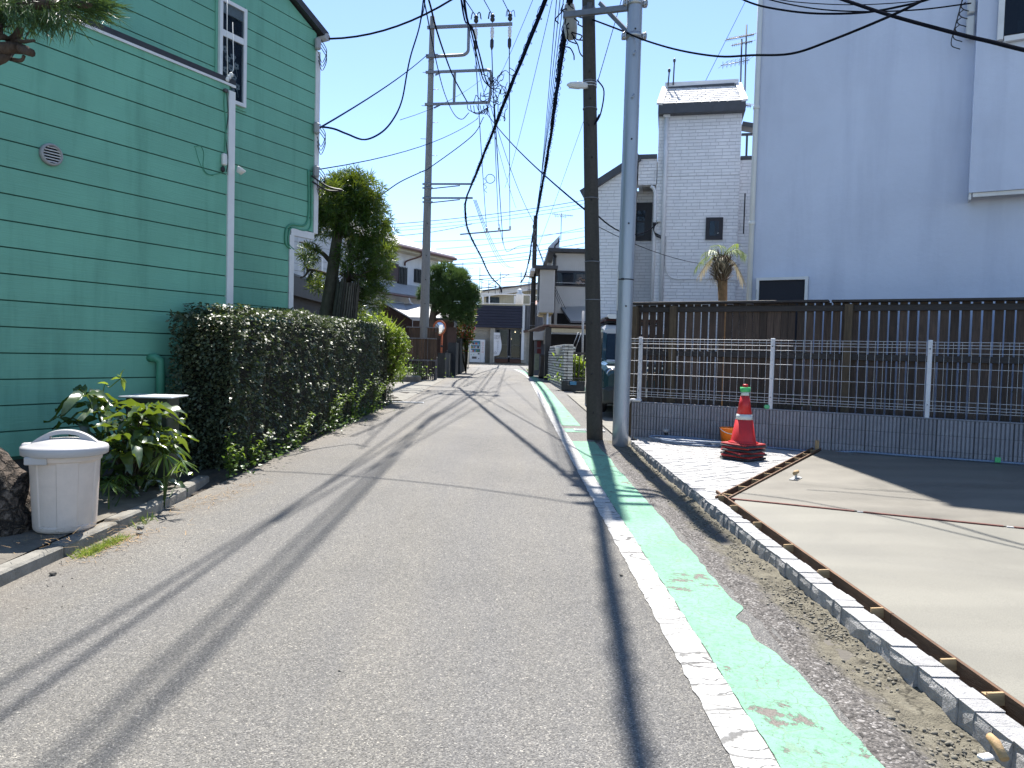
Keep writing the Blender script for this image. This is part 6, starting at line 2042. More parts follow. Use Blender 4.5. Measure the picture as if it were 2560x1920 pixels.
# white pergola frame on the shop roof
PGD = 60.0
pg = thing('roof_pergola', 'white square framed pergola on the flat shop roof', 'pergola', (W(1250, 760, PGD).x, PGD, W(1250, 760, PGD).z))
for (x0, y0, x1, y1) in ((1201, 733, 1350, 739), (1205, 739.3, 1209, 760), (1285, 739.3, 1290, 760), (1222, 739.3, 1224.5, 760), (1325, 739.3, 1328, 760), (1201, 758, 1350, 760.6)):
    fb(x0, y0, x1, y1, PGD, .14 if y1 - y0 > 8 else .16, 'beam', M['white_trim'], pg, 0 if y1 - y0 > 8 else .01)
bn = thing('white_bundle', 'tall white sheet wrapped bundle standing on the shop roof', 'bundle', tuple(W(1299, 760, 59.5)))
q0 = W(1299, 760, 59.5); q1 = W(1299, 737, 59.5); q2 = W(1298, 722, 59.5)
MB().lathe([(.30, 0), (.30, q1.z - q0.z), (.34, q1.z - q0.z + .06), (.16, q1.z - q0.z + .2), (.2, q2.z - q0.z - .1), (.08, q2.z - q0.z)], q0, 14, None, True, lambda a, z: 1 + .06 * math.sin(a * 5 + z * 4)).build('sheet', M['white_trim'], bn)
rb = thing('red_roofed_house', 'house with pale red tiled hip roof behind the shop roof', 'house', (W(1350, 762, 63).x, 63, gz(63)))
a = W(1330, 762, 63); b = W(1352, 738, 63); c_ = W(1400, 738, 63); d_ = W(1420, 762, 63)
MB().add([a, d_, c_ + YD * 2, b + YD * 2, a + YD * 6, d_ + YD * 6], [(0, 1, 2, 3), (0, 3, 4), (1, 5, 2), (3, 2, 5, 4)]).build('roof', pmat('pale_red_tile', (.36, .2, .17), .8, .2, 20), rb)
MB().box(((a.x + d_.x) / 2, 66, (gz(63) + a.z) / 2 - .1), (d_.x - a.x - .4, 5.6, a.z - gz(63) - .25)).build('wall', M['beige'], rb)
# scaffold
KD = 63.0
sc_ = thing('scaffolding', 'tube scaffolding round the cream house behind the shop', 'scaffolding', (W(1260, 760, KD).x, KD, gz(63)))
M['scaf'] = pmat('scaffold_tube', (.09, .10, .13), .5, .2, 9, metal=.4)
def scaf(p, q, D=KD, r=.028):
    MB().tube([W(*p, D), W(*q, D)], r, 5).build('tube', M['scaf'], sc_)
for px, y1 in ((1199, 668), (1204, 698), (1221, 702), (1238, 708), (1250, 680), (1254, 712), (1302, 680), (1320, 700), (1324, 672), (1338, 680), (1347, 690)):
    scaf((px, 735), (px + 1, y1)); 
for (p, q) in (((1198, 688), (1350, 687)), ((1198, 698), (1322, 690)), ((1160, 697), (1345, 708)), ((1200, 718), (1300, 716)), ((1221, 711), (1272, 686)), ((1200, 704), (1250, 719)), ((1200, 721), (1350, 710)), ((1320, 724), (1350, 724)), ((1320, 740), (1350, 740))):
    scaf(p, q)
aerial('television aerial left of the scaffolding', 1156, 700, 656, 58, ((669, -8, 28, 2, 8, .35),), group='far television aerials')
aerial('television aerial on the roof right of the middle utility pole', 1402, 600, 532, 40, ((535, -22, 30, 5, 13, .25), (540, -16, 14, 3, 5, .3)), group='far television aerials')
# stop sign, pale post, red triangle half hidden in leaves
SGD = 44.0
sg_ = thing('stop_sign', 'red inverted triangle stop sign on white post half hidden by leaves', 'road sign', (W(1170, 922, SGD).x, SGD, gz(SGD)))
q0 = W(1170, 922, SGD); q1 = W(1175, 818, SGD)
MB().tube([(q0.x, SGD, gz(SGD)), q1], .035, 8).build('post', M['white_plastic'], sg_)
c = W(1173, 829, SGD)
tri = [(-.40, .30), (.40, .30), (.46, .24), (.05, -.42), (-.05, -.42), (-.46, .24)]
dirx = Vector((.8, .6, 0))
pl = MB().prism([c + dirx * u + ZD * v + Vector((0, -.05, 0)) for u, v in tri], (.018 * .6, -.018 * .8, 0)).build('plate', pmat('red_sign', (.42, .03, .03), .5), sg_)
MB().prism([c + dirx * u * 1.06 + ZD * v * 1.06 + Vector((0, -.045, 0)) for u, v in tri], (.012 * .6, -.012 * .8, 0)).build('rim', M['white_plastic'], sg_)
lettering('lettering', '止まれ', .24, facing(c + Vector((0, -.085, .10)), dirx), M['white_plastic'], sg_)

# ================================================================== left side: house, carport, shed, fences
M['white_wall'] = stucco('white_rendered_wall', (.60, .61, .63), 60, .4)
M['brown_gutter'] = pmat('brown_gutter', (.085, .035, .03), .45, .2, 6)
M['roof_pale'] = pmat('pale_metal_roof', (.40, .40, .40), .55, .1, 3, .4, 40)
M['brown_clad'] = pmat('brown_corrugated_cladding', (.062, .034, .026), .6, .2, 4)
M['shutter_brown'] = pmat('plum_brown_shutter', (.055, .03, .035), .55, .1, 6)
M['brown_fence'] = pmat('brown_timber', (.065, .04, .026), .75, .4, 6, .5, 30, st=(6, 6, .6), island=.3)
HW = Vector((-4.47, 44.0, 0))
HWD = GD.copy(); HWN = GN.copy()
def onW(px, py, out=0.0):
    q = onpl(px, py, tuple(HW + HWN * out)[:2], HWD); return (q - HW).dot(HWD), q.z
def PW(s, z, out=0.0): return HW + HWD * s + HWN * out + ZD * z
wh = thing('house', 'white two storey house with brown gutters and plum shutters beyond the trees', 'house', (HW.x, HW.y, gz(36)), GRZ)
zE = onW(1088, 652)[1]
def wbx(s0, s1, z0, z1, out, dep, nm, mat, par=wh):
    c = PW((s0 + s1) / 2, (z0 + z1) / 2, out - dep / 2)
    return MB().box(c, (s1 - s0, dep, z1 - z0), GRZ).build(nm, mat, par)
wbx(-24, -.25, gz(30), zE, 0, 7, 'wall', M['white_wall'])
# roof with overhang, gutter
rA = onW(1097, 640, .75)
zr_ = rA[1]
poly = [PW(-25, zr_ + .05, .8), PW(.3, zr_ + .05, .8), PW(.3 - 3.4, zr_ + 1.75, -3.5), PW(-25, zr_ + 1.75, -3.5)]
MB().prism(poly, ZD * .12).build('roof', M['roof_pale'], wh)
poly = [PW(.3, zr_ + .05, .8), PW(.3, zr_ + .05, -7.8), PW(.3 - 3.4, zr_ + 1.75, -3.5)]
MB().prism(poly, ZD * .12).build('roof', M['roof_pale'], wh)
MB().tube([PW(-25, zr_ + .02, .86), PW(.34, zr_ + .02, .86)], .085, 8).build('gutter', M['brown_gutter'], wh)
MB().tube([PW(.36, zr_ + .02, .86), PW(.36, zr_ + .02, -7)], .085, 8).build('gutter', M['brown_gutter'], wh)
wbx(-24.5, .25, zr_ - .16, zr_ + .03, .72, .74, 'eave_soffit', M['cream'])
MB().tube(curve([PW(-3.0, zr_ - .02, .84), PW(-3.02, zr_ - .25, .7), PW(-3.5, zr_ - .55, .12), PW(-3.6, zr_ - .8, .08)], 5), .05, 6).build('downpipe', M['brown_gutter'], wh)
MB().tube(curve([PW(.1, zr_ - .1, .7), PW(.1, zr_ - .3, .6), PW(-.2, zr_ - .6, .08), PW(-.22, 0.5, .06)], 5), .05, 6).build('downpipe', M['brown_gutter'], wh)
for (x0, x1, y0, y1) in ((993, 1015, 666, 712), (1035, 1056, 672, 709)):
    s0, zt_ = onW(x0, y0); s1, zb2 = onW(x1, y1)
    w_ = wbx(s0, s1, zb2, zt_, .03, .05, 'window', M['dark_frame'])
    wbx(s0 + .06, s1 - .06, zb2 + .06, zt_ - .06, .04, .006, 'pane', M['glass'], w_)
    n = 6
    for i in range(n):
        s_ = s0 + (s1 - s0) * (i + .5) / n
        wbx(s_ - .025, s_ + .025, zb2 - .02, zt_ + .02, .12, .03, 'window_bar', M['black_paint'], w_)
for (x0, x1, y0, y1) in ((958, 993, 654, 704), (808, 852, 640, 700)):
    s0, zt_ = onW(x0, y0); s1, zb2 = onW(x1, y1)
    w_ = wbx(s0, s1, zb2, zt_, .09, .09, 'shutter_box', M['shutter_brown'])
    n = 14
    for i in range(n):
        z = zb2 + (zt_ - zb2) * (i + .5) / n
        wbx(s0 + .02, s1 - .02, z - .012, z + .02, .106, .014, 'louvre', M['shutter_brown'], w_)
# lower roof
zl = onW(1047, 744, 1.0)
poly = [PW(-24, zl[1], 1.1), PW(-.4, zl[1], 1.1), PW(-.6, onW(1045, 735, .02)[1] + .35, .02), PW(-24, onW(1045, 735, .02)[1] + .35, .02)]
MB().prism(poly, ZD * .08).build('lower_roof', M['roof_pale'], wh)
MB().tube([PW(-24, zl[1] - .03, 1.16), PW(-.36, zl[1] - .03, 1.16)], .08, 8).build('gutter', M['brown_gutter'], wh)
wbx(-23, -.8, gz(30), zl[1] - .02, .5, .45, 'wall', M['white_wall'])
MB().tube([PW(-4.6, zl[1] - .1, 1.16), PW(-4.4, zl[1] - .35, 1.1), PW(-1.6, zl[1] - 1.3, 1.3)], .05, 6).build('downpipe', M['white_trim'], wh)

# neighbour seen past the green house: white siding with shutter
NDp = 22.0
nh = thing('house', 'white lap sided house with roller shutter glimpsed behind the green house', 'house', (W(770, 760, NDp).x, NDp, gz(22)))
na = W(700, 700, NDp); nb_ = W(858, 700, NDp + 3.0)
nd = Vector((nb_.x - na.x, nb_.y - na.y, 0)).normalized(); nn = Vector((nd.y, -nd.x, 0)); nrz = math.atan2(nd.y, nd.x); nl = (nb_ - na).xy.length
ztn = W(770, 425, NDp).z
k = 0; z = .3
M['white_siding'] = siding_mat('white_lap_siding', (.50, .51, .52), .5, .6)
while z < 6.3:
    c = Vector((na.x, na.y, 0)) + nd * (nl / 2 - 2) + ZD * (z + .11)
    MB().box(c, (nl + 4, .03, .21), nrz).build('siding_board', M['white_siding'], nh); z += .22
c = Vector((na.x, na.y, 3.2)) + nd * (nl / 2 - 2) - nn * 2.05
MB().box(c, (nl + 4, 4.0, 6.2), nrz).build('wall', M['white_siding'], nh)
q = onpl(800, 700, tuple(na)[:2], tuple(nd)[:2])
for (x0, x1, y0, y1, nm, mt) in ((758, 803, 640, 752, 'shutter_frame', M['white_trim']), (764, 797, 648, 752, 'roller_shutter', M['grey_plastic'])):
    p0 = onpl(x0, y1, tuple(na)[:2], tuple(nd)[:2]); p1 = onpl(x1, y0, tuple(na)[:2], tuple(nd)[:2])
    c = (p0 + p1) / 2 + nn * (.06 if nm == 'shutter_frame' else .085); MB().box(c, ((p1 - p0).xy.length, .05, abs(p1.z - p0.z)), nrz).build(nm, mt, nh)
q = W(800, 430, NDp + 1)
MB().bar(Vector((na.x, na.y, 6.42)) - nd * 6, Vector((nb_.x, nb_.y, 6.42)) + nd * .4, 1.2, .14).build('roof', M['roof_dark'], nh)
# dark carport / garage
GDp = 18.5
gr = thing('garage', 'low dark brown garage with sloping roof edge behind the hedge', 'garage', (W(770, 800, GDp).x, GDp, gz(18)))
p0 = W(725, 692, GDp - 1); p1 = W(815, 730, GDp + 2.2)
gd = Vector((p1.x - p0.x, p1.y - p0.y, 0)).normalized(); gn = Vector((gd.y, -gd.x, 0)); grz = math.atan2(gd.y, gd.x)
zg1 = (p0.z + p1.z) / 2
MB().bar(Vector((p0.x, p0.y, zg1)) - gd * 3 - gn * 1.2, Vector((p1.x, p1.y, zg1)) + gd * .6 - gn * 1.2, 3.2, .05).build('roof', M['black_paint'], gr)
MB().bar(Vector((p0.x, p0.y, zg1 - .24)) - gd * 3 + gn * .36, Vector((p1.x, p1.y, zg1 - .24)) + gd * .6 + gn * .36, .05, .44).build('fascia', pmat('dark_brown_fascia', (.03, .023, .02), .6, .2), gr)
MB().bar(Vector((p0.x, p0.y, (zg1 - .3 + .2) / 2)) - gd * 3 - gn * .9, Vector((p1.x, p1.y, (zg1 - .3 + .2) / 2)) + gd * .5 - gn * .9, 2.2, zg1 - .5).build('body', pmat('dark_garage_door', (.016, .012, .012), .7, .2), gr)
# pale low wall and kerb beyond, small white panel
# brown shed with pale roof
SHD = 36.6
shd = thing('shed', 'brown corrugated shed with pale metal roof behind the concrete pole', 'shed', (W(1070, 900, SHD).x, SHD, gz(SHD)))
e0 = W(1027, 796, SHD); e1 = W(1140, 796, SHD)
ze_ = e0.z
xl_, xr_ = e0.x, e1.x
MB().box(((xl_ + xr_) / 2, SHD + 1.6, (ze_ + gz(SHD)) / 2 - .05), (xr_ - xl_ - .2, 3.0, ze_ - gz(SHD) - .1)).build('wall', M['brown_clad'], shd)
nbt = 30
rib = MB().box((0, 0, 0), (.035, .03, ze_ - gz(SHD) - .12)).mesh('rib')
for i in range(nbt):
    inst('cladding_rib', rib, shd, Matrix.Translation((xl_ + .12 + (xr_ - xl_ - .24) * i / (nbt - 1), SHD + .085, (ze_ + gz(SHD)) / 2 - .05)), M['brown_clad'])
zrg = W(1060, 762, SHD + 3).z
MB().prism([Vector((xl_ - .02, SHD - .25, ze_)), Vector((xr_ + .1, SHD - .25, ze_)), Vector((xr_ + .1, SHD + 3.4, zrg)), Vector((xl_ - 1.4, SHD + 3.4, zrg)), ], ZD * .06).build('roof', M['roof_pale'], shd)
# hip part turning towards the left
l0 = W(948, 752, SHD + 1.2)
MB().prism([Vector((xl_ - .024, SHD - .25, ze_)), Vector((l0.x, l0.y, l0.z)), Vector((l0.x + 1.0, l0.y + 1.9, zrg + .05)), Vector((xl_ - 1.38, SHD + 3.4, zrg))], ZD * .06).build('roof', M['roof_pale'], shd)
MB().prism([Vector((xl_ + .02, SHD + .05, gz(SHD))), Vector((l0.x + .1, l0.y + .12, gz(SHD))), Vector((l0.x + .1, l0.y + .12, l0.z - .06)), Vector((xl_ + .02, SHD + .05, ze_ - .06))], (.04, .06, 0)).build('wall', M['brown_clad'], shd)
sd_ = (Vector((l0.x, l0.y, 0)) - Vector((xl_, SHD, 0)))
for i in range(26):
    f = (i + .5) / 26
    c0 = Vector((xl_, SHD, 0)) + sd_ * f
    zt_ = ze_ + (l0.z - ze_) * f - .1
    MB().box((c0.x, c0.y + .02, (zt_ + gz(SHD)) / 2), (.035, .03, zt_ - gz(SHD)), math.atan2(sd_.y, sd_.x)).build('cladding_rib', M['brown_clad'], shd)
# brown board fence
FD_ = 27.6
bf_ = thing('board_fence', 'brown upright board fence behind the concrete utility pole', 'fence', (W(1040, 930, FD_).x, FD_, gz(FD_)))
fr_ = random.Random(15)
x = W(955, 880, FD_).x; xe = W(1088, 880, FD_).x
zt0 = W(1030, 846, FD_).z; zmid_ = W(1030, 900, FD_).z
while x < xe:
    w = .115
    MB().box((x + w / 2, FD_ + fr_.uniform(0, .012), (zmid_ + zt0) / 2), (w - .012, .02, zt0 - zmid_ - .01)).build('board', M['brown_fence'], bf_)
    x += w
x0_ = W(955, 880, FD_).x
for z, h in ((zt0 + .01, .04), (zmid_ + .005, .05)):
    MB().box(((x0_ + xe) / 2, FD_ - .04, z), (xe - x0_ + .1, .07, h)).build('rail', M['wood_grey'], bf_)
x = x0_
while x < xe:
    MB().box((x + .03, FD_ + .01, (zmid_ + gz(FD_)) / 2 - .015), (.045, .03, zmid_ - gz(FD_) - .04)).build('slat', M['cap_wood'], bf_); x += .07
# upper screen
zt2 = W(1030, 823, FD_ + .3).z
x = W(1022, 850, FD_ + .3).x
while x < W(1090, 850, FD_ + .3).x:
    MB().box((x + .055, FD_ + .3, (zt0 + zt2) / 2 + .05), (.105, .02, zt2 - zt0 + .05)).build('board', M['brown_fence'], bf_); x += .115
MB().box((W(1056, 823, FD_ + .3).x, FD_ + .26, zt2 + .08), (xe - W(1022, 850, FD_).x + .2, .05, .03)).build('rail', M['wood_grey'], bf_)
# dark walls and gate further on
dk = thing('garden_gate', 'dark slatted gate and gate walls along the left kerb past the mirror', 'gate', (W(1120, 940, 33).x, 33, gz(33)))
M['dark_wall'] = pmat('dark_block_wall', (.03, .034, .036), .85, .3, 5, .6, 40)
for i, (px0, px1, py0, py1, D) in enumerate(((1094, 1112, 882, 946, 29.6), (1113, 1116, 878, 944, 30.5), (1120, 1138, 856, 940, 32.5), (1142, 1150, 845, 936, 35.0), (1150, 1158, 884, 930, 37.5))):
    fb(px0, py0, px1, py1, D, 1.6 if i != 1 else .2, 'gate_wall', M['dark_wall'], dk)
for i in range(10):
    D = 30.4 + i * .72
    q0 = W(1114 + i * 4.2, 943 - i * 1.5, D); q1z = W(1114 + i * 4.2, 882 + i * .3, D).z
    MB().box((q0.x, D, (gz(D) + q1z) / 2), (.05, .62, q1z - gz(D))).build('slat', M['black_paint'], dk)
fb(1118, 818, 1140, 876, 34.2, .08, 'panel', M['brown_clad'], dk)
fb(1117, 875, 1140, 878, 34.0, .12, 'coping', M['wood_grey'], dk)
# blue-grey water tank glimpse, distant small rust fence
q = W(935, 714, 24); bt = MB().bbox((q.x, 24, q.z), (.55, .5, .22), 0, .06).build('blue_tub', pmat('blue_plastic', (.05, .13, .28), .5)); tag(bt, 'blue plastic tub on the low roof behind the pruned tree', 'tub')
hb = thing('hedge_planter', 'low stone edged planting in front of the board fence', 'planter', (W(985, 938, 26).x, 26, gz(26)))
MB().bbox((W(985, 938, 26).x, 26, gz(26) + .1), (1.9, .3, .3), 0, .05).build('edging', M['kerb'], hb)
r = np.random.default_rng(44)
n = 900
c = W(985, 905, 26.3)
P = np.array([c.x, 26.3, gz(26) + .2]) + np.stack([r.normal(size=n) * .6, r.normal(size=n) * .2, np.abs(r.normal(size=n)) * .28], 1)
scatter('leaves', *leaf_t(1, .5), frames(r.normal(size=(n, 3)) + [0, 0, .5]) * (.06 + .06 * r.random(n))[:, None, None], P, M['weed_leaf'], hb)

# traffic mirror on orange post
MD_ = 30.5
mr = thing('traffic_mirror', 'round convex traffic mirror on orange post by the left kerb', 'traffic mirror', (W(1105, 942, MD_).x, MD_, gz(MD_)))
M['orange_post'] = pmat('orange_post', (.34, .085, .03), .5, .15, 8)
q1 = W(1105, 826, MD_)
MB().tube([(q1.x, MD_, gz(MD_)), q1], .04, 8).build('post', M['orange_post'], mr)
MB().tube([(q1.x - .01, MD_, q1.z - .7), (q1.x - .01, MD_, q1.z - .62)], .055, 8).build('band', M['black_paint'], mr)
mc = W(1098.5, 820, MD_)
Rm = Matrix.Rotation(R_(-28), 3, 'Z') @ Matrix.Rotation(R_(86), 3, 'X')
md_ = MB().lathe([(.0, .06), (.12, .054), (.22, .03), (.29, -.0)], mc, 20, Rm).build('mirror', pmat('mirror_glass', (.75, .75, .75), .03, .0, metal=1), mr)
MB().lathe([(.30, -.03), (.325, -.02), (.325, .02), (.29, .015)], mc, 20, Rm).build('rim', M['orange_post'], mr)
MB().lathe([(.0, -.05), (.25, -.04), (.3, -.015)], mc, 16, Rm).build('back_shell', M['steel_dark'], mr)
MB().bar(mc + Vector((.05, .05, 0)), q1 - Vector((0, 0, .08)), .04, .04).build('bracket', M['steel_dark'], mr)
# weathered short post
PD2 = 27.9
ps = thing('stone_post', 'short weathered grey post standing right of the concrete pole', 'post', (W(1088, 950, PD2).x, PD2, gz(PD2)))
q = W(1089, 895, PD2)
MB().bbox((q.x, PD2, (gz(PD2) + q.z) / 2), (.14, .14, q.z - gz(PD2)), .1, .02).build('shaft', M['wood_grey'], ps)
MB().bbox((q.x, PD2, q.z + .02), (.16, .16, .04), .1, .01).build('cap', M['kerb'], ps)

# cloud-pruned pine and red-tipped shrub on the corner
PND = 34.0
pn2 = thing('pine_tree', 'rounded cloud pruned pine overhanging the road beyond the mirror', 'pine tree', (W(1080, 900, PND).x, PND, gz(PND)))
bl = [pb(1085, 690, 22, PND), pb(1115, 685, 26, PND), pb(1140, 710, 34, PND, -.4), pb(1165, 735, 26, PND, -.5), pb(1110, 730, 34, PND), pb(1140, 760, 30, PND, -.3), pb(1180, 752, 18, PND, -.6), pb(1160, 785, 24, PND, -.3), pb(1100, 760, 24, PND), pb(1125, 780, 20, PND), pb(1062, 735, 18, PND, .2), pb(1150, 690, 16, PND), pb(1182, 728, 14, PND, -.5)]
P, D, rr_ = blob_leaves(bl, 5200, 14, .5, .45, .35)
tv_ = []; tf_ = []
for k in range(7):
    a = 2 * math.pi * k / 7; d = Vector((1, .55 * math.cos(a), .55 * math.sin(a))); s_ = Vector((0, -math.sin(a), math.cos(a))) * .05; b_ = len(tv_)
    tv_ += [tuple(s_), tuple(d), tuple(-s_)]; tf_.append((b_, b_ + 1, b_ + 2))
scatter('crown', tv_, tf_, frames(D) * (.17 + .10 * rr_.random(len(P)))[:, None, None], P, M['needle'], pn2)
mb = MB()
p = curve([(W(1080, 930, PND).x, PND, gz(PND)), W(1080, 850, PND), W(1082, 790, PND), W(1092, 740, PND)], 5); mb.tube(p, [.24 - .008 * i for i in range(len(p))], 9)
mb.build('trunk', M['bark'], pn2)
mb = MB()
for pix in ([(1083, 790), (1110, 775), (1140, 770)], [(1084, 780), (1120, 740), (1160, 740)], [(1090, 745), (1110, 710), (1115, 690)], [(1084, 800), (1130, 800), (1160, 785)]):
    p = curve([W(a, b, PND) for a, b in pix], 4); mb.tube(p, [.08 - .006 * i for i in range(len(p))], 6)
mb.build('branches', M['bark'], pn2)
RDp = 36.5
rs = thing('shrub', 'tall red tipped shrub beside the stop sign', 'shrub', (W(1165, 920, RDp).x, RDp, gz(RDp)))
bl = [pb(1165, 800, 22, RDp), pb(1175, 770, 16, RDp), pb(1160, 830, 24, RDp), pb(1150, 850, 20, RDp), pb(1170, 845, 16, RDp), pb(1155, 870, 14, RDp), pb(1178, 810, 12, RDp), pb(1182, 785, 9, RDp)]
P, D, rr_ = blob_leaves(bl, 2600, 9, .4, .3, .7)
n = len(P); red = rr_.random(n) < .22
M['red_leaf'] = leafmat('red_young_leaf', (.22, .03, .02), (.34, .08, .04), .4, .3, .4, (.5, .12, .05))
Fm = frames(D, rr_.normal(size=n)) * (.08 + .06 * rr_.random(n))[:, None, None]
scatter('leaves', *leaf_t(1, .5), Fm[~red], P[~red], M['podo_leaf'], rs)
scatter('young_leaves', *leaf_t(1, .5), Fm[red], P[red], M['red_leaf'], rs)
mb = MB()
for k in range(6):
    c = bl[k][0]; mb.tube(curve([(rs.location.x, RDp, gz(RDp)), ((rs.location.x + c[0]) / 2, RDp, c[2] * .6), c], 4), [.035] * 9, 5)
mb.build('stems', M['twig'], rs)

# ================================================================== right side, middle distance
# white house with vertical siding
VHD = 33.5
vh_ = thing('house', 'white house with vertical siding and jutting upper bay beyond the brick wall', 'house', (W(1400, 900, VHD).x, VHD, gz(33)))
M['vert_siding'] = pmat('white_vertical_siding', (.47, .46, .44), .7, .06, 2, dirt=.25, dscale=1)
x0 = W(1387, 700, VHD).x; x1 = W(1500, 700, VHD).x
zt_ = W(1440, 634, VHD).z
MB().box(((x0 + x1) / 2, VHD + 4, (zt_ + gz(33)) / 2), (x1 - x0, 8, zt_ - gz(33))).build('wall', M['vert_siding'], vh_)
nrb = 22
rib = MB().box((0, 0, 0), (.03, .024, zt_ - gz(33) - .1)).mesh('rib')
for i in range(nrb):
    inst('siding_rib', rib, vh_, Matrix.Translation((x0 + .08 + (x1 - x0 - .16) * i / (nrb - 1), VHD - .011, (zt_ + gz(33)) / 2)), M['vert_siding'])
MB().box(((x0 + x1) / 2 - .1, VHD + 3.7, zt_ + .09), (x1 - x0 + .5, 8.3, .16)).build('roof', M['roof_dark'], vh_)
# downpipe at the corner
MB().tube(curve([W(1386, 638, VHD - .2), W(1388, 642, VHD - .12), W(1386, 652, VHD - .12), W(1384, 720, VHD - .12), W(1381, 810, VHD - .12)], 4), .07, 6).build('downpipe', M['black_paint'], vh_)
# window
wq0 = W(1390, 717, VHD); wq1 = W(1470, 676, VHD)
w_ = fb(1390, 676, 1470, 717, VHD, .10, 'window', M['dark_frame'], vh_, .06)
fb(1394, 681, 1432, 713, VHD, .006, 'pane', M['glass'], w_, .07)
fb(1434, 681, 1470, 713, VHD, .006, 'pane', M['glass_blue'], w_, .07)
fb(1388, 706, 1470, 709, VHD, .05, 'window_rail', M['steel'], w_, .25)
# bedding airing at the window
mb = MB()
def bed(u, v):
    p = W(1438 + 28 * u, 709 - 14 * v * (math.sin(math.pi * min(1, u * 1.05)) ** .6), VHD - .15)
    return p + Vector((0, -.12 * math.sin(3 * u + 5 * v), .04 * math.sin(17 * u)))
o = tag(mb.grid(bed, 10, 8).build('futon', pmat('bedding', (.36, .27, .22), .95, .4, 3)), 'pale brown bedding aired over the upstairs window rail', 'bedding')
# bay box jutting to the left
bd0 = 32.2
x0b = W(1349, 730, bd0).x; x1b = W(1386, 730, bd0).x
zb0_ = W(1360, 781, bd0).z; zb1_ = W(1360, 674, bd0).z
MB().box(((x0b + x1b) / 2, bd0 + 1.5, (zb0_ + zb1_) / 2), (x1b - x0b, 3.0, zb1_ - zb0_)).build('bay', M['vert_siding'], vh_)
nrb = 9
rib = MB().box((0, 0, 0), (.03, .024, zb1_ - zb0_ - .02)).mesh('rib')
for i in range(nrb): inst('siding_rib', rib, vh_, Matrix.Translation((x0b + .06 + (x1b - x0b - .12) * i / (nrb - 1), bd0 - .011, (zb0_ + zb1_) / 2)), M['vert_siding'])
MB().box(((x0b + x1b) / 2 - .12, bd0 + 1.3, zb1_ + .08), (x1b - x0b + .45, 3.3, .14)).build('bay_roof', M['roof_dark'], vh_)
MB().box((x0b - .33, bd0 + 1.2, zb1_ - .05), (.18, 3.1, .12)).build('bay_fascia', M['white_trim'], vh_)
MB().box((x0b - .02, bd0 + 1.0, zb1_ - .75), (.06, 1.5, 1.1)).build('side_window', M['dark_frame'], vh_)
MB().box(((x0b + x1b) / 2, bd0 + 1.4, zb0_ - .03), (x1b - x0b - .1, 2.6, .05)).build('bay_soffit', pmat('ochre_soffit', (.42, .33, .17), .7), vh_)
MB().tube([W(1369, 782, bd0 + .1), W(1366, 890, bd0 + .1)], .045, 8).build('downpipe', M['white_trim'], vh_)
fb(1361, 782, 1368, 860, bd0 + .7, .9, 'ground_floor_wall', M['beige'], vh_)
# chimney-like fin behind
q0 = W(1369, 670, 37); q1 = W(1399, 605, 37)
MB().prism([Vector((q0.x, 37, 2)), Vector((q1.x, 37, 2)), Vector((q1.x, 37, W(1399, 588, 37).z)), Vector((q0.x, 37, W(1372, 618, 37).z))], (0, .5, 0)).build('fin_wall', M['white_wall'], vh_)
MB().tube(curve([W(1387, 624, 36.9), W(1388, 614, 36.9), W(1396, 606, 36.9), W(1398, 596, 36.9)], 5), .04, 6).build('vent_pipe', M['black_paint'], vh_)
# awning with ribs, dark opening, eaves band, garage mouth
fb(1393, 783, 1470, 812, VHD, .04, 'dark_opening', M['room'], vh_, .03)
aw = MB()
A0_ = W(1403, 768, VHD - .05); A1_ = W(1466, 767, VHD - .05); A2_ = W(1466, 803, VHD - 1.5); A3_ = W(1427, 803, VHD - 1.5)
M['awning'] = leafmat('translucent_awning', (.45, .44, .42), (.5, .49, .47), .5, .5, .3, (.6, .6, .58))
awn = MB().prism([A0_, A1_, A2_, A3_], (0, 0, .02)).build('awning', M['awning'], vh_)
for f in (0, .33, .66, 1):
    MB().bar(A0_.lerp(A3_, f) - ZD * .04, A1_.lerp(A2_, f) - ZD * .04, .06, .05).build('awning_bar', M['wood_grey'], awn)
MB().bar(A0_ - ZD * .04, A3_ - ZD * .04, .05, .06).build('awning_bar', M['steel_dark'], awn)
# low front extension
EXD = 30.0
ex = thing('garage', 'low garage with brown eaves band and dark open front beside the brick wall', 'garage', (W(1420, 900, EXD).x, EXD, gz(30)))
fb(1374, 812, 1500, 820, EXD, 1.5, 'eaves', pmat('brown_eaves', (.14, .085, .06), .7), ex, .3)
fb(1376, 820.4, 1500, 834, EXD, .1, 'lintel_panel', M['cream'], ex, .1)
fb(1364, 818, 1375, 950, EXD, .3, 'post', M['black_paint'], ex, .12)
fb(1366, 834.4, 1500, 950, EXD + 1.2, .1, 'interior_shade', pmat('garage_shade', (.010, .010, .012), .9), ex)  # near-black sheet stands in for the shaded depth of the garage
fb(1335, 828, 1364, 850, EXD + 3, 2.4, 'side_wall', M['white_wall'], ex)
MB().bar(W(1334, 827, EXD + 2.9), W(1374, 813, EXD - .2), .5, .06).build('side_eave', M['brown_gutter'], ex)
fb(1337, 850.3, 1366, 940, EXD + 3.3, .3, 'back_fence', M['wood_grey'], ex)
for (x0_, y0_, x1_, y1_) in ((1343, 852, 1352, 868), (1343, 872, 1352, 884)):
    fb(x0_, y0_, x1_, y1_, EXD + 3.2, .2, 'notice_box', pmat('dull_red_box', (.12, .02, .02), .6), ex)
fb(1337, 884, 1347, 925, EXD + 2.5, .08, 'pale_board', pmat('pale_green_board', (.25, .28, .2), .9, .2, 8), ex)
MB().tube([W(1458, 777, EXD - 3.6), W(1455, 920, EXD - 3.6)], .04, 8).build('carport_post', M['grey_plastic'], ex)
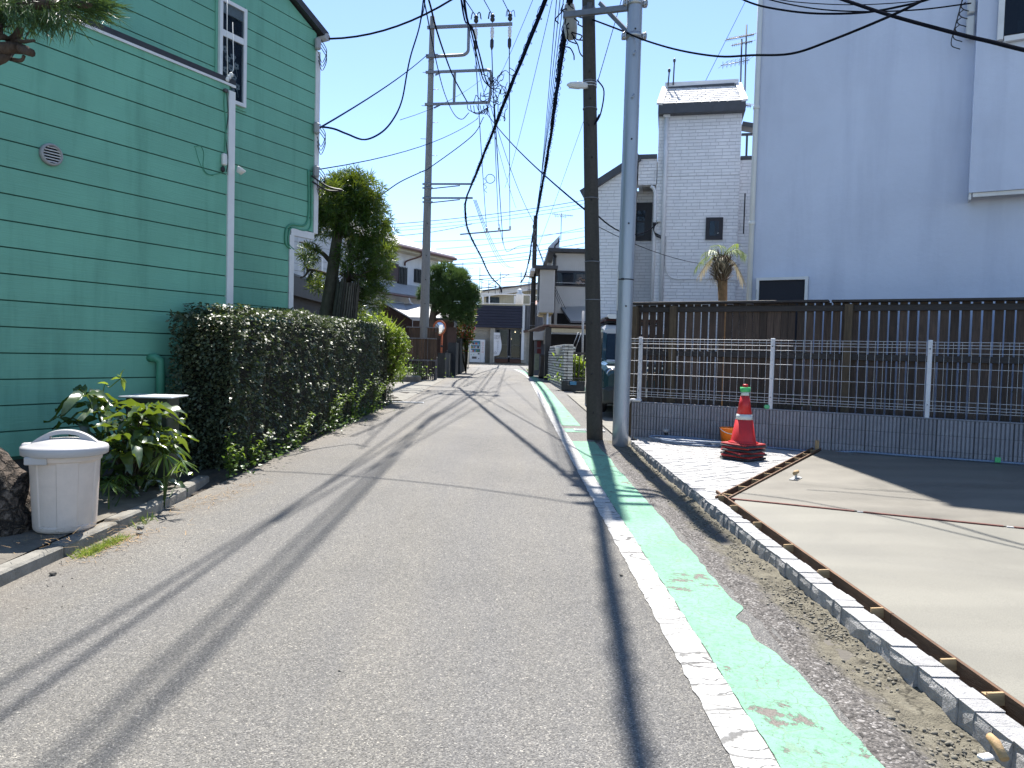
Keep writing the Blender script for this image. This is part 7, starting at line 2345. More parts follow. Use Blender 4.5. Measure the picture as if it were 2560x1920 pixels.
for (p, q) in (((1453, 832), (1436, 880)), ((1446, 830), (1430, 870))):
    MB().tube([W(*p, EXD - 1), W(*q, EXD - 1)], .012, 5).build('prop_rod', M['steel'], ex)
# dark urn/dustbin in the gap
q = G(1362, 946); tag(MB().lathe([(.26, 0), (.30, .1), (.22, .5), (.2, .95), (.26, 1.0), (.26, 1.06)], (q.x, q.y, gz(q.y)), 14).build('dark_urn', M['black_paint']), 'tall dark urn standing at the end of the white brick wall', 'urn')

# white-painted brick wall, every brick a piece
b0 = G(1408, 977); b1 = G(1369, 953)
bdv = Vector((b1.x - b0.x, b1.y - b0.y, 0)); bl_ = bdv.length; bdv.normalize(); bnv = Vector((-bdv.y, bdv.x, 0))
if bnv.x > 0: bnv = -bnv
brz = math.atan2(bdv.y, bdv.x)
bk = thing('brick_wall', 'white painted rough brick wall with dark joints along the right verge', 'brick wall', (b0.x, b0.y, gz(b0.y)), brz)
M['white_brick'] = pmat('white_painted_brick', (.44, .45, .44), .9, .15, 14, 1.2, 50, island=.2, dirt=.5, dscale=7, dcol=(.12, .12, .115))
M['dark_mortar'] = pmat('dark_mortar', (.035, .035, .036), .95, .2, 20)
zt_b = W(1400, 857, b0.y).z
WT = .30
base_z = gz(b0.y) - .02
MB().prism([b0 + bnv * 0 - ZD * b0.z + ZD * base_z + bdv * .02 - bnv * .02, b0 - ZD * b0.z + ZD * base_z + bdv * (bl_ - .02) - bnv * .02, b0 - ZD * b0.z + ZD * base_z + bdv * (bl_ - .02) - bnv * (WT - .02), b0 - ZD * b0.z + ZD * base_z + bdv * .02 - bnv * (WT - .02)], ZD * (zt_b - base_z - .06)).build('mortar', M['dark_mortar'], bk)
CH = .095
ncs = int((zt_b - base_z) / CH)
br_ = random.Random(19); nbr = 0
LBk = .40
for c_ in range(ncs):
    z = base_z + c_ * CH
    off = (LBk / 2) if c_ % 2 else 0
    t = -off
    while t < bl_ - .02:
        t0 = max(0, t); t1 = min(bl_, t + LBk)
        # the wall steps down at the far end
        if z > zt_b - .25 and t0 > bl_ - .75: t += LBk; continue
        if t1 - t0 > .05 and nbr < 296:
            pr_ = br_.uniform(-.004, .010)
            c = b0 - ZD * b0.z + bdv * ((t0 + t1) / 2) - bnv * (.06 - pr_) + ZD * (z + CH / 2)
            MB().bbox(c, (t1 - t0 - .022, .12, CH - .028), brz + br_.uniform(-.01, .01), .008).build('brick', M['white_brick'], bk); nbr += 1
        t += LBk
    # end face towards the camera
    c = b0 - ZD * b0.z + bdv * .03 - bnv * .205 + ZD * (z + CH / 2)
    MB().bbox(c, (.10, .165, CH - .024), brz, .008).build('brick', M['white_brick'], bk)
q = W(1399, 879, b0.y + .8)
MB().lathe([(.05, 0), (.11, .22), (.12, .26), (.0, .26)], q + Vector((-.05, 0, -.1)), 8).build('wall_lamp', M['white_trim'], bk)
bp = thing('brick_pillar', 'lower white brick pillar behind the painted brick wall', 'brick pillar', (W(1428, 960, 24.6).x, 24.6, gz(24.6)))
z = gz(24.6); k = 0
xc = W(1428, 900, 24.6).x
zt_p = W(1428, 863, 24.6).z
MB().box((xc, 24.6, (z + zt_p) / 2 - .02), (.20, .2, zt_p - z - .06)).build('mortar', M['dark_mortar'], bp)
while z < zt_p - .05:
    for j in range(2):
        MB().bbox((xc - .065 + j * .13, 24.6, z + CH / 2), (.118, .26, CH - .024), 0, .008).build('brick', M['white_brick'], bp)
    z += CH
# railing, planter and plants
RLD = 23.3
rl = thing('railing', 'dark iron railing with planter beside the brick wall', 'railing', (W(1440, 985, RLD).x, RLD, gz(RLD)))
zt_r = W(1440, 883, RLD).z; zb_r = W(1440, 952, RLD).z
xl_, xr_ = W(1415, 950, RLD).x, W(1500, 950, RLD).x
MB().box(((xl_ + xr_) / 2, RLD, zt_r), (xr_ - xl_, .06, .06)).build('top_rail', M['black_paint'], rl)
MB().box(((xl_ + xr_) / 2, RLD, zb_r + .08), (xr_ - xl_, .04, .04)).build('bottom_rail', M['black_paint'], rl)
for i in range(9):
    x = xl_ + (xr_ - xl_) * i / 8
    MB().box((x, RLD + .001, (zt_r + zb_r) / 2 - .02), (.028, .028, zt_r - zb_r - .01)).build('bar', M['black_paint'], rl)
MB().bbox(((xl_ + xr_) / 2 - .02, RLD + .05, (zb_r + gz(RLD)) / 2), (xr_ - xl_ + .22, .35, zb_r - gz(RLD)), 0, .02).build('planter_wall', M['dark_wall'], rl)
pl_ = W(1431, 958, RLD - .14); MB().box(pl_, (.26, .012, .11)).build('address_plate', pmat('blue_plate', (.03, .16, .30), .4), rl)
pl_ = W(1422, 958, RLD - .14); MB().box(pl_, (.06, .012, .12)).build('name_plate', M['grey_plastic'], rl)
for q, (px, py, n, mt, lab) in enumerate(((1445, 918, 260, 'bush_leaf', 'yellow leaved potted plant behind the iron railing'), (1432, 905, 120, 'bush_leaf', 'small pale plant at the left end of the iron railing'), (1440, 948, 240, 'weed_leaf', 'low green planting along the top of the planter'))):
    c = W(px, py, RLD + .5)
    r = np.random.default_rng(60 + q)
    o = thing('potted_plant', lab, 'plant', (c.x, RLD + .5, gz(RLD)))
    P = np.array(c) + r.normal(size=(n, 3)) * np.array([.22 if q != 2 else .4, .1, .12 if q != 2 else .05])
    scatter('leaves', *leaf_t(1, .4), frames(r.normal(size=(n, 3)) + [0, 0, .6]) * (.10 + .08 * r.random(n))[:, None, None], P, M[mt], o)
    MB().tube([(c.x, RLD + .5, gz(RLD)), c], .03, 6).build('stem', M['twig'], o)
# grass and weeds at the foot of the middle pole
r = np.random.default_rng(71); n = 700
c0 = G(1338, 935)
P = np.array([c0.x + .25, c0.y, gz(c0.y)]) + np.stack([r.normal(size=n) * .28, r.normal(size=n) * .7, np.abs(r.normal(size=n)) * .22], 1)
o = scatter('weeds', *leaf_t(1, .35), frames(r.normal(size=(n, 3)) + [0, 0, .9]) * (.10 + .1 * r.random(n))[:, None, None], P, M['weed_leaf'], None, loc=tuple(P.mean(0)))
o['label'] = 'rough weeds growing at the foot of the middle utility pole'; o['category'] = 'weeds'

# ================================================================== parked car behind the poles
CX, CY = 2.47, 14.0
cz_ = gz(14) + .10
car = thing('parked_car', 'dark teal boxy mini wagon with white roof and round headlights', 'car', (CX, CY, cz_), 0)
M['teal'] = pmat('dark_teal_paint', (.018, .055, .068), .25, .05, 3, coat=.8)
M['car_white'] = pmat('white_car_roof', (.55, .56, .57), .25, .03, 3, coat=.6)
M['chrome'] = pmat('chrome', (.65, .66, .68), .12, .02, 5, metal=1)
def cp(x, y, z): return Vector((CX + x, CY + y, cz_ + z))
Wd = .735
def loft(secs, n=None):
    mb = MB(); k = len(secs[0]); vs = [v for s in secs for v in s]; fs = []
    for i in range(len(secs) - 1):
        for j in range(k):
            j2 = (j + 1) % k; fs.append((i * k + j, i * k + j2, (i + 1) * k + j2, (i + 1) * k + j))
    fs.append(tuple(range(k))); fs.append(tuple(reversed(range((len(secs) - 1) * k, len(secs) * k))))
    return mb.add(vs, fs)
def rsec(y, w, z0, z1, b=.06):
    return [cp(-w + b, y, z0), cp(-w, y, z0 + b), cp(-w, y, z1 - b), cp(-w + b * 1.3, y, z1), cp(w - b * 1.3, y, z1), cp(w, y, z1 - b), cp(w, y, z0 + b), cp(w - b, y, z0)]
loft([rsec(0, .62, .32, .80), rsec(.05, .70, .27, .90), rsec(.15, Wd, .25, .96), rsec(.62, Wd, .22, 1.02), rsec(3.3, Wd, .22, 1.02), rsec(3.39, .68, .3, .98)]).build('body', M['teal'], car)
# cabin
loft([rsec(.64, .68, 1.0, 1.05, .03), rsec(1.02, .62, 1.0, 1.66, .07), rsec(1.2, .62, 1.0, 1.70, .07), rsec(3.2, .62, 1.0, 1.70, .07), rsec(3.36, .60, 1.0, 1.60, .07)]).build('cabin', M['teal'], car)
loft([rsec(.92, .60, 1.58, 1.69, .04), rsec(1.02, .65, 1.62, 1.76, .05), rsec(3.25, .65, 1.62, 1.76, .05), rsec(3.35, .6, 1.6, 1.72, .04)]).build('roof', M['car_white'], car)
ws = [cp(-.60, .665, 1.06), cp(.60, .665, 1.06), cp(.55, .945, 1.58), cp(-.55, .945, 1.58)]
MB().prism([p + Vector((0, -.02, .008)) for p in ws], (0, -.012, .006)).build('windscreen', M['glass_blue'], car)
MB().box(cp(-.50, .915, 1.53), (.06, .01, .06)).build('sticker', M['white_plastic'], car)
for s in (-1, 1):
    MB().bar(cp(s * .64, .655, 1.04), cp(s * .585, .95, 1.6), .07, .05).build('pillar', M['teal'], car)
    pts = [cp(s * .632, 1.15, 1.08), cp(s * .632, 3.1, 1.08), cp(s * .615, 3.1, 1.5), cp(s * .615, 1.15, 1.5)]
    MB().prism(pts, (s * .012, 0, 0)).build('side_window', M['glass'], car)
    Rf = Matrix.Rotation(math.pi / 2, 3, 'X')
    hl = MB().lathe([(.135, 0), (.135, .03), (.115, .045), (.105, .03)], cp(s * .53, .06, .76), 20, Rf).build('headlight', M['chrome'], car)
    MB().lathe([(.105, .0), (.098, .03), (.06, .045), (0, .05)], cp(s * .53, .06, .76), 18, Rf).build('lens', pmat('headlight_lens', (.45, .46, .48), .15, .2, 60), hl)
    MB().lathe([(.04, 0), (.045, .02), (0, .03)], cp(s * .58, .04, .53), 12, Rf).build('indicator', pmat('orange_lens', (.6, .17, .02), .25), car)
    fg = MB().lathe([(.075, 0), (.075, .02), (.055, .03)], cp(s * .54, .015, .37), 14, Rf).build('fog_lamp', M['black'], car)
    MB().lathe([(.05, 0), (.05, .02), (0, .028)], cp(s * .54, .01, .37), 12, Rf).build('lens', M['chrome'], fg)
    MB().bbox(cp(s * .83, .86, 1.10), (.17, .10, .2), 0, .03).build('wing_mirror', M['car_white'], car)
    for y in (.62, 2.85):
        Ry = Matrix.Rotation(math.pi / 2, 3, 'Y')
        wl_ = MB().lathe([(.20, -.085), (.27, -.08), (.285, -.05), (.285, .05), (.27, .08), (.20, .085)], cp(s * .665, y, .285), 22, Ry).build('wheel', M['black'], car)
        MB().lathe([(.0, -.07), (.2, -.06), (.2, .06), (.0, .07)], cp(s * .665, y, .285), 16, Ry).build('rim', M['chrome'], wl_)
    MB().tube([cp(s * .56, 1.05, 1.80), cp(s * .56, 3.1, 1.80)], .02, 6).build('roof_rail', M['black_paint'], car)
MB().bbox(cp(0, .0, .76), (.78, .05, .17), 0, .02).build('grille', M['black_paint'], car)
for k in range(4):
    MB().box(cp(0, -.028, .70 + .04 * k), (.74, .012, .014)).build('grille_bar', M['chrome'], car)
for k in (-1, 0, 1):
    MB().box(cp(.0 + k * .07, -.035, .77), (.045, .012, .1)).build('badge_bar', M['chrome'], car)
loft([rsec(-.05, .60, .24, .50, .05), rsec(.0, .70, .22, .54, .05), rsec(.16, .74, .2, .55, .05)]).build('bumper', pmat('dark_grey_bumper', (.035, .042, .045), .5, .1, 20), car)
MB().box(cp(0.05, -.062, .44), (.33, .012, .165)).build('number_plate', M['white_plastic'], car)
lettering('plate_marks', '86', .10, facing(cp(.11, -.071, .44), XD), pmat('plate_green', (.02, .12, .06), .5), car)
MB().bbox(cp(0, .60, 1.035), (1.2, .18, .05), 0, .02).build('cowl', M['car_white'], car)
loft([rsec(.14, .66, .90, .985, .03), rsec(.60, .68, .95, 1.045, .03)]).build('bonnet', M['car_white'] if False else M['teal'], car)
# roof carrier tray with rolled sheet
MB().box(cp(0, 2.0, 1.875), (1.15, 1.9, .03)).build('roof_tray', pmat('dark_red_tray', (.08, .02, .018), .6), car)
for z in (1.83, 1.91):
    MB().tube([cp(-.6, 1.02, z), cp(.6, 1.02, z)], .018, 6).build('tray_bar', M['black_paint'], car)
rl_ = tag(loft([rsec(.95, .55, 1.90, 1.99, .04), rsec(2.9, .56, 1.90, 2.0, .04)]).build('white_load', M['car_white']), 'flat white load lying on the car roof tray', 'load')
# ================================================================== utility poles
def concrete_mat(name, col, rough=.85):
    m, nt, b, link = new_mat(name)
    tc = nt.nodes.new('ShaderNodeTexCoord'); v = tc.outputs['Object']
    n1 = noise(nt, link, v, 1.0, 6, .65, .3, st=(4, 4, .45))
    r1 = ramp(nt, [(.3, tuple(c * .72 for c in col)), (.55, col), (.8, tuple(c * 1.25 for c in col))]); link(n1.outputs['Fac'], r1.inputs['Fac'])
    n2 = noise(nt, link, v, 28, 4, .7)
    r2 = ramp(nt, [(.3, (.8, .8, .8)), (.7, (1.12, 1.12, 1.12))]); link(n2.outputs['Fac'], r2.inputs['Fac'])
    mx = N(nt, 'ShaderNodeMixRGB', blend_type='MULTIPLY'); mx.inputs['Fac'].default_value = 1
    link(r1.outputs['Color'], mx.inputs['Color1']); link(r2.outputs['Color'], mx.inputs['Color2'])
    link(mx.outputs['Color'], b.inputs['Base Color'])
    b.inputs['Roughness'].default_value = rough; b.inputs['Specular IOR Level'].default_value = .3
    bp = nt.nodes.new('ShaderNodeBump'); bp.inputs['Strength'].default_value = .5; bp.inputs['Distance'].default_value = .004
    n3 = noise(nt, link, v, 90, 4, .6); link(n3.outputs['Fac'], bp.inputs['Height']); link(bp.outputs['Normal'], b.inputs['Normal'])
    return m
M['pole_dark'] = concrete_mat('dark_weathered_pole', (.060, .056, .050))
M['pole_grey'] = concrete_mat('grey_concrete_pole', (.20, .20, .195))
M['pole_steel'] = pmat('galvanised_pole', (.30, .33, .37), .33, .10, 3, .25, 40, metal=.35, st=(3, 3, .25))
M['iron'] = pmat('galvanised_arm', (.16, .17, .19), .5, .15, 8, metal=.4)
M['cable'] = pmat('black_cable', (.012, .013, .018), .9, .1, 9, spec=.0)
M['cable_blue'] = pmat('blue_black_cable', (.012, .022, .06), .9, .1, 9, spec=.0)
M['porcelain'] = pmat('white_porcelain', (.55, .55, .55), .25, .05, 9)

def pole_axis(base, top):
    base = Vector(base); top = Vector(top)
    return lambda z: base.lerp(top, (z - base.z) / (top.z - base.z))
def band(par, ax, z, r, h=.05, nm='band', mat='steel', n=20):
    c = ax(z)
    return MB().lathe([(r, -h / 2), (r + .008, -h / 2), (r + .008, h / 2), (r, h / 2)], c, n).build(nm, M[mat], par)

# --- dark leaning pole on the right verge
g = G(1487, 1098)
tq = W(1471, 0, g.y)
dvec = (tq - g) / (tq.z - g.z)
DT = g + dvec * 8.9
dax = pole_axis(g, DT)
dp_ = thing('utility_pole', 'dark brown leaning utility pole on the right verge with small street lamp', 'utility pole', tuple(g))
zs = [g.z - .3 + i * (DT.z - g.z + .3) / 16 for i in range(17)]
dr = lambda z: .122 - .0045 * (z - g.z)
MB().tube([dax(z) for z in zs], [dr(z) for z in zs], 28).build('pole', M['pole_dark'], dp_)
for py in (185, 252, 318, 398, 503, 650, 808, 935, 1030):
    z = W(1480, py, g.y).z
    c = dax(z)
    MB().lathe([(.0, 0), (.014, .0), (.014, .012), (0, .014)], c + Vector((-.02 + .03 * math.sin(py), -dr(z) - .001, 0)), 8, Matrix.Rotation(math.pi / 2, 3, 'X')).build('step_bolt_hole', M['black'], dp_)
for py in (205, 273, 497, 655, 750):
    z = W(1480, py, g.y).z; band(dp_, dax, z, dr(z), .012, 'wire_band', 'iron', 24)
# street lamp arm
lz = W(1480, 214, g.y).z
sl_ = MB()
l0 = W(1469, 214, g.y - .1); l1 = W(1417, 212, g.y - .25)
Ml = Matrix((( l1 - l0).normalized(), Vector((0, 1, 0)), Vector((0, 0, 1)))).transposed()
def lampsec(t, w, h): 
    c = l0.lerp(l1, t); return [c + Vector((0, w * math.cos(a), h * math.sin(a) + .0)) for a in [i * math.pi / 4 for i in range(8)]]
lamp_ = loft([lampsec(0, .025, .03), lampsec(.15, .035, .05), lampsec(.45, .055, .055), lampsec(.85, .05, .04), lampsec(1, .02, .012)]).build('street_lamp', M['white_plastic'], dp_)
loft([[v - Vector((0, 0, .02)) for v in lampsec(.4, .045, .04)], [v - Vector((0, 0, .02)) for v in lampsec(.9, .035, .03)]]).build('lamp_glass', pmat('lamp_lens', (.5, .5, .48), .2), lamp_)
for dz in (-.02, .02):
    band(dp_, dax, lz + dz, dr(lz), .02, 'lamp_band', 'steel', 24)
MB().bar(l0 - Vector((.02, 0, .03)), dax(lz - .03), .05, .03).build('lamp_bracket', M['steel'], dp_)
MB().tube(curve([dax(lz) + Vector((.10, -.1, .05)), dax(lz) + Vector((.2, -.12, -.12)), dax(lz) + Vector((.16, -.12, -.45)), dax(lz - .6) + Vector((.05, -.12, 0)), dax(lz - .55) + Vector((.12, -.1, .1))], 6), .011, 6).build('loose_cable', M['cable'], dp_)
# cross arms at the top and clutter
az = W(1475, 28, g.y).z
c = dax(az)
stp = G(1550, 1113)
sq = W(1588, 0, stp.y)
sv_ = (sq - stp) / (sq.z - stp.z)
ST_ = stp + sv_ * 8.4
sax = pole_axis(stp, ST_)
MB().bar(W(1410, 38, g.y - .15), sax(W(1590, 22, stp.y).z) + Vector((-.1, -.02, 0)), .06, .075).build('cross_arm', M['iron'], dp_)
MB().bar(W(1500, 8, g.y - .14), W(1574, 85, stp.y + .02), .045, .055).build('brace', M['iron'], dp_)
for dz in (0, .5, .95):
    band(dp_, dax, az + dz, dr(az + dz), .09, 'clamp', 'steel_dark', 22)
    MB().bbox(dax(az + dz) + Vector((.0, -.14, 0)), (.07, .06, .11), 0, .01).build('clamp_lug', M['steel_dark'], dp_)
MB().bar(dax(az + .75) + Vector((-.42, -.12, 0)), dax(az + .75) + Vector((.42, -.12, .0)), .07, .075).build('cross_arm', M['iron'], dp_)
MB().bar(dax(az + 1.35) + Vector((-.35, -.12, 0)), dax(az + 1.35) + Vector((.35, -.12, .0)), .07, .075).build('cross_arm', M['iron'], dp_)

# --- galvanised steel pole
sp_ = thing('steel_pole', 'smooth grey galvanised steel pole beside the end of the block wall', 'utility pole', tuple(stp))
zs = [stp.z - .3 + i * (ST_.z - stp.z + .3) / 12 for i in range(13)]
srr = lambda z: .114 - .0016 * (z - stp.z)
MB().tube([sax(z) for z in zs], [srr(z) for z in zs], 32).build('pole', M['pole_steel'], sp_)
for py in (10, 92):
    z = W(1588, py, stp.y).z
    b_ = band(sp_, sax, z, srr(z), .07, 'clamp_band', 'steel', 28)
    for s in (-1, 1):
        MB().bbox(sax(z) + Vector((s * (srr(z) + .035), -.01, 0)), (.065, .09, .085), 0, .012).build('clamp_lug', M['steel'], sp_)
        for q in (-.025, .025):
            MB().lathe([(.011, 0), (.011, .03), (0, .034)], sax(z) + Vector((s * (srr(z) + .04), -.055, q)), 6, Matrix.Rotation(math.pi / 2, 3, 'X')).build('bolt', M['steel'], sp_)
for (py, kind) in ((80, 0), (140, 1), (247, 1), (353, 0), (562, 0), (767, 0), (700, 2)):
    z = W(1580, py, stp.y).z; c = sax(z)
    if kind == 0: MB().lathe([(.0, 0), (.012, .0), (.013, .006), (0, .007)], c + Vector((.0, -srr(z) - .0005, 0)), 8, Matrix.Rotation(math.pi / 2, 3, 'X')).build('step_bolt_hole', M['black'], sp_)
    elif kind == 1: MB().tube([c + Vector((.01, -srr(z) + .01, .03)), c + Vector((-.0, -srr(z) - .03, .0)), c + Vector((-.02, -srr(z) - .035, -.04))], .012, 6).build('step_bolt', M['pole_steel'], sp_)
    else:
        MB().lathe([(srr(z) + .001, -.008), (srr(z) + .006, -.006), (srr(z) + .006, .006), (srr(z) + .001, .008)], c, 26).build('cable_tie', M['black'], sp_)
        MB().bbox(c + Vector((-.06, -srr(z) + .0, 0)), (.05, .02, .025), 0, .008).build('tie_buckle', M['black'], sp_)
MB().bbox(sax(2.3) + Vector((-.112, -.02, .0)), (.012, .05, .55), 0, .004).build('number_strip', M['white_plastic'], sp_)

# --- concrete pole on the left, with three tiers of arms
gl = G(1057, 950)
LDp = gl.y
lt = W(1081, 42, LDp)
cp_ = thing('utility_pole', 'tall pale concrete utility pole with three tiers of arms on the left', 'utility pole', tuple(gl))
lax = pole_axis(gl, lt)
zs = [gl.z - .2 + i * (lt.z - gl.z + .2) / 14 for i in range(15)]
lr = lambda z: .195 - .0075 * (z - gl.z)
MB().tube([lax(z) for z in zs], [lr(z) for z in zs], 24).build('pole', M['pole_grey'], cp_)
def LP(px, py, dy=-.12): return W(px, py, LDp + dy)
def arm(p, q, w=.075, nm='cross_arm'):
    return MB().bar(LP(*p), LP(*q), w, w).build(nm, M['iron'], cp_)
arm((1068, 69), (1281, 60), .10)
pts = curve([LP(1088, 141), LP(1150, 138), LP(1163, 135), LP(1170, 128), LP(1171, 115), LP(1172, 68)], 4)
MB().tube(pts, .062, 6).build('frame_arm', M['iron'], cp_)
arm((1065, 141), (1095, 140), .12, 'clamp_arm')
for (p, q) in (((1064, 181), (1218, 175)), ((1062, 261), (1222, 256))):
    arm(p, q, .085)
pts = curve([LP(1214, 175), LP(1222, 176), LP(1227, 182), LP(1227, 215), LP(1224, 248), LP(1222, 256)], 4)
MB().tube(pts, .055, 6).build('frame_arm', M['iron'], cp_)
MB().bar(LP(1137, 182), LP(1135, 256), .10, .06, up=(0, 1, 0)).build('frame_arm', M['iron'], cp_)
for (p, q) in (((1088, 188), (1110, 177)), ((1085, 270), (1108, 258))): arm(p, q, .05, 'brace')
for (y, x2) in ((460, 1182), (495, 1182)):
    arm((1056, y), (x2, y), .06)
    arm((1075, y + 12), (1150, y + 4), .035, 'brace')
    arm((1056, y + 10), (1082, y + 10), .05, 'clamp_arm')
for py in (69, 141, 153, 178, 188, 261, 270, 460, 470, 495, 506):
    z = W(1066, py, LDp).z; band(cp_, lax, z, lr(z), .07, 'clamp_band', 'iron', 18)
for i in range(9):
    z = gl.z + 7.3 + i * .62
    c = lax(z); s = -1 if i % 2 else 1
    MB().tube([c + Vector((s * lr(z) * .8, -.02, 0)), c + Vector((s * (lr(z) + .2), -.04, .0))], .011, 5).build('step_bolt', M['iron'], cp_)
for py in (560, 640, 700, 760):
    z = W(1066, py, LDp).z
    MB().lathe([(0, 0), (.022, 0), (.022, .01), (0, .012)], lax(z) + Vector((.03, -lr(z), 0)), 8, Matrix.Rotation(math.pi / 2, 3, 'X')).build('step_bolt_hole', M['black'], cp_)
INS = [(1190, 62), (1231, 59), (1275, 57)]
for (px, py) in INS:
    c = LP(px, py)
    iroot = MB().lathe([(.03, 0), (.085, .05), (.09, .12), (.06, .16), (.09, .20), (.07, .26), (.03, .30)], c + ZD * .06, 10).build('pin_insulator', M['black'], cp_)
    MB().tube([c + ZD * .05, c - ZD * .14], .018, 6).build('hanger', M['steel'], cp_)
    MB().lathe([(.02, 0), (.075, -.03), (.06, -.10), (.075, -.14), (.075, -.22), (.055, -.28), (.075, -.34), (.03, -.42)], c - ZD * .14, 10).build('strain_insulator', M['porcelain'], cp_)
    MB().lathe([(.03, 0), (.07, -.05), (.07, -.30), (.02, -.42)], c - ZD * .56, 8).build('dead_end_cover', M['black'], cp_)
    r_ = random.Random(px)
    for k in range(4):
        a = r_.uniform(0, 6.28)
        MB().tube(curve([c + ZD * .34, c + Vector((math.cos(a) * .14, math.sin(a) * .1, .45)), c + Vector((math.cos(a) * .2, math.sin(a) * .1, .2))], 4), .012, 5).build('jumper', M['cable'], cp_)
# tangle of service wires at the second tier
r_ = random.Random(33)
mb = MB()
for k in range(26):
    px = r_.gauss(1240, 9); py = r_.uniform(180, 262)
    pts = [LP(px, py, r_.uniform(-.3, .2))]
    for j in range(4):
        px += r_.gauss(0, 9); py += r_.gauss(0, 12); pts.append(LP(px, py, r_.uniform(-.3, .2)))
    mb.tube(curve(pts, 4), .014, 4)
tag(mb.build('service_wire_tangle', M['cable'], cp_), None, None, None, 'stuff')
for k in range(7):
    q = [LP(1168 + 8 * k, 262 + (k % 3)), LP(1172 + 8 * k, 275 + 4 * (k % 3)), LP(1195 + 4 * k, 282 + 3 * (k % 2)), LP(1220, 268)]
    MB().tube(curve(q, 5), .014, 5).build('jumper', M['cable'], cp_)

# --- slim dark pole in the middle distance
gm = G(1327, 941)
MDp = gm.y
mt_ = W(1339, 540, MDp)
mp_ = thing('utility_pole', 'slim dark utility pole in the middle distance beside the green band', 'utility pole', tuple(gm))
max_ = pole_axis(gm, mt_)
zs = [gm.z - .2 + i * (mt_.z - gm.z + .2) / 10 for i in range(11)]
MB().tube([max_(z) for z in zs], [.132 - .005 * (z - gm.z) for z in zs], 16).build('pole', M['pole_dark'], mp_)
for py in (600, 625, 690, 701, 757, 814): 
    z = W(1330, py, MDp).z; band(mp_, max_, z, .134 - .005 * (z - gm.z), .03, 'band', 'iron', 14)
q = W(1336, 575, MDp)
for k in range(5):
    MB().bbox(W(1334 + (k % 2) * 4, 566 + 9 * k, MDp - .14), (.10, .10, .16), 0, .02).build('clamp', M['steel_dark'], mp_)
MB().lathe([(.0, -.05), (.16, -.03), (.12, .04), (0, .06)], W(1321, 691, MDp), 10).build('street_lamp', M['white_plastic'], mp_)

# ================================================================== overhead cables
def cab(label, pts, r, mat='cable', name='overhead_cable', group=None, n=6):
    o = MB().tube(pts, r, n, True, True).build(name, M[mat], None, tuple(pts[len(pts) // 2]))
    tag(o, label, 'cable', group); return o
def bundle(label, pts, r, strands=3, pitch=.55, wrap=True):
    """several cables lashed together with a hanger spiral"""
    m = pts[len(pts) // 2]
    t = thing('cable_bundle', label, 'cable', tuple(m))
    L_ = [0]
    for i in range(1, len(pts)): L_.append(L_[-1] + (pts[i] - pts[i - 1]).length)
    tot = L_[-1]
    def at(s):
        s = min(max(s, 0), tot - 1e-6)
        i = max(j for j in range(len(L_)) if L_[j] <= s); i = min(i, len(pts) - 2)
        return pts[i].lerp(pts[i + 1], (s - L_[i]) / max(1e-6, L_[i + 1] - L_[i])), (pts[i + 1] - pts[i]).normalized()
    for k in range(strands):
        n = int(tot / .5) + 2; q = []
        for i in range(n + 1):
            p, d = at(tot * i / n)
            x = d.cross(ZD).normalized(); y = x.cross(d)
            a = 2 * math.pi * (k / strands) + tot * i / n / 2.6 + .5 * math.sin(i * .9 + k)
            q.append(p + x * math.cos(a) * r * .62 + y * math.sin(a) * r * .62)
        MB().tube(q, r * (.62 if k else .8), 6).build('cable', M['cable' if k != 1 else 'cable_blue'], t)
    if wrap:
        q = []; n = int(tot / pitch * 8)
        for i in range(n):
            p, d = at(tot * i / n); x = d.cross(ZD).normalized(); y = x.cross(d)
            a = 2 * math.pi * i / 8
            q.append(p + x * math.cos(a) * r * 1.9 + y * (math.sin(a) * r * 1.9 - r * .6))
        MB().tube(q, .006, 4, False).build('hanger_spiral', M['cable'], t)
        # fixed clips
        for i in range(int(tot / 2.2)):
            p, d = at((i + .5) * 2.2)
            MB().bbox(p + Vector((0, 0, r * .6)), (r * 2.3, r * 2.3, r * 1.4), .3 * i, .01).build('cable_clip', M['cable'], t)
    return t
A1 = W(1372, 0, 13.0)
dtop = dax(7.7)
armA = LP(1180, 459, -.2)
bundle('thick black cable bundle sagging from the dark leaning pole to the left concrete pole', sag(dtop + Vector((-.12, -.1, .1)), armA, .02, 22), .036)
bundle('black cable bundle dropping from the left pole arms towards the far street', curve([armA, LP(1166, 495, -.2), W(1163, 530, 29), W(1172, 580, 33), W(1202, 640, 38), W(1226, 690, 43), W(1250, 716, 50), W(1254, 730, 58)], 6), .032, 3, .7)
midtop = W(1341, 545, MDp)
bundle('thick cable bundle running from the dark leaning pole down the street to the middle pole', curve([dax(7.5) + Vector((-.15, -.15, 0)), W(1423, 20, 11.6), W(1403, 145, 14.3), W(1379, 325, 21), W(1358, 450, 28), midtop], 7), .04)
bundle('thick black cable bundle passing overhead from the dark pole back over the road', sag(dax(7.5) + Vector((-.15, -.18, 0)), Vector((-1.35, -16, 7.6)), .25, 16), .042, 3)
bundle('cable bundle dropping from the middle pole towards the shop roof', curve([midtop, W(1330, 600, 37), W(1324, 645, 42), W(1312, 690, 50), W(1302, 706, 58)], 6), .034, 2, .8)
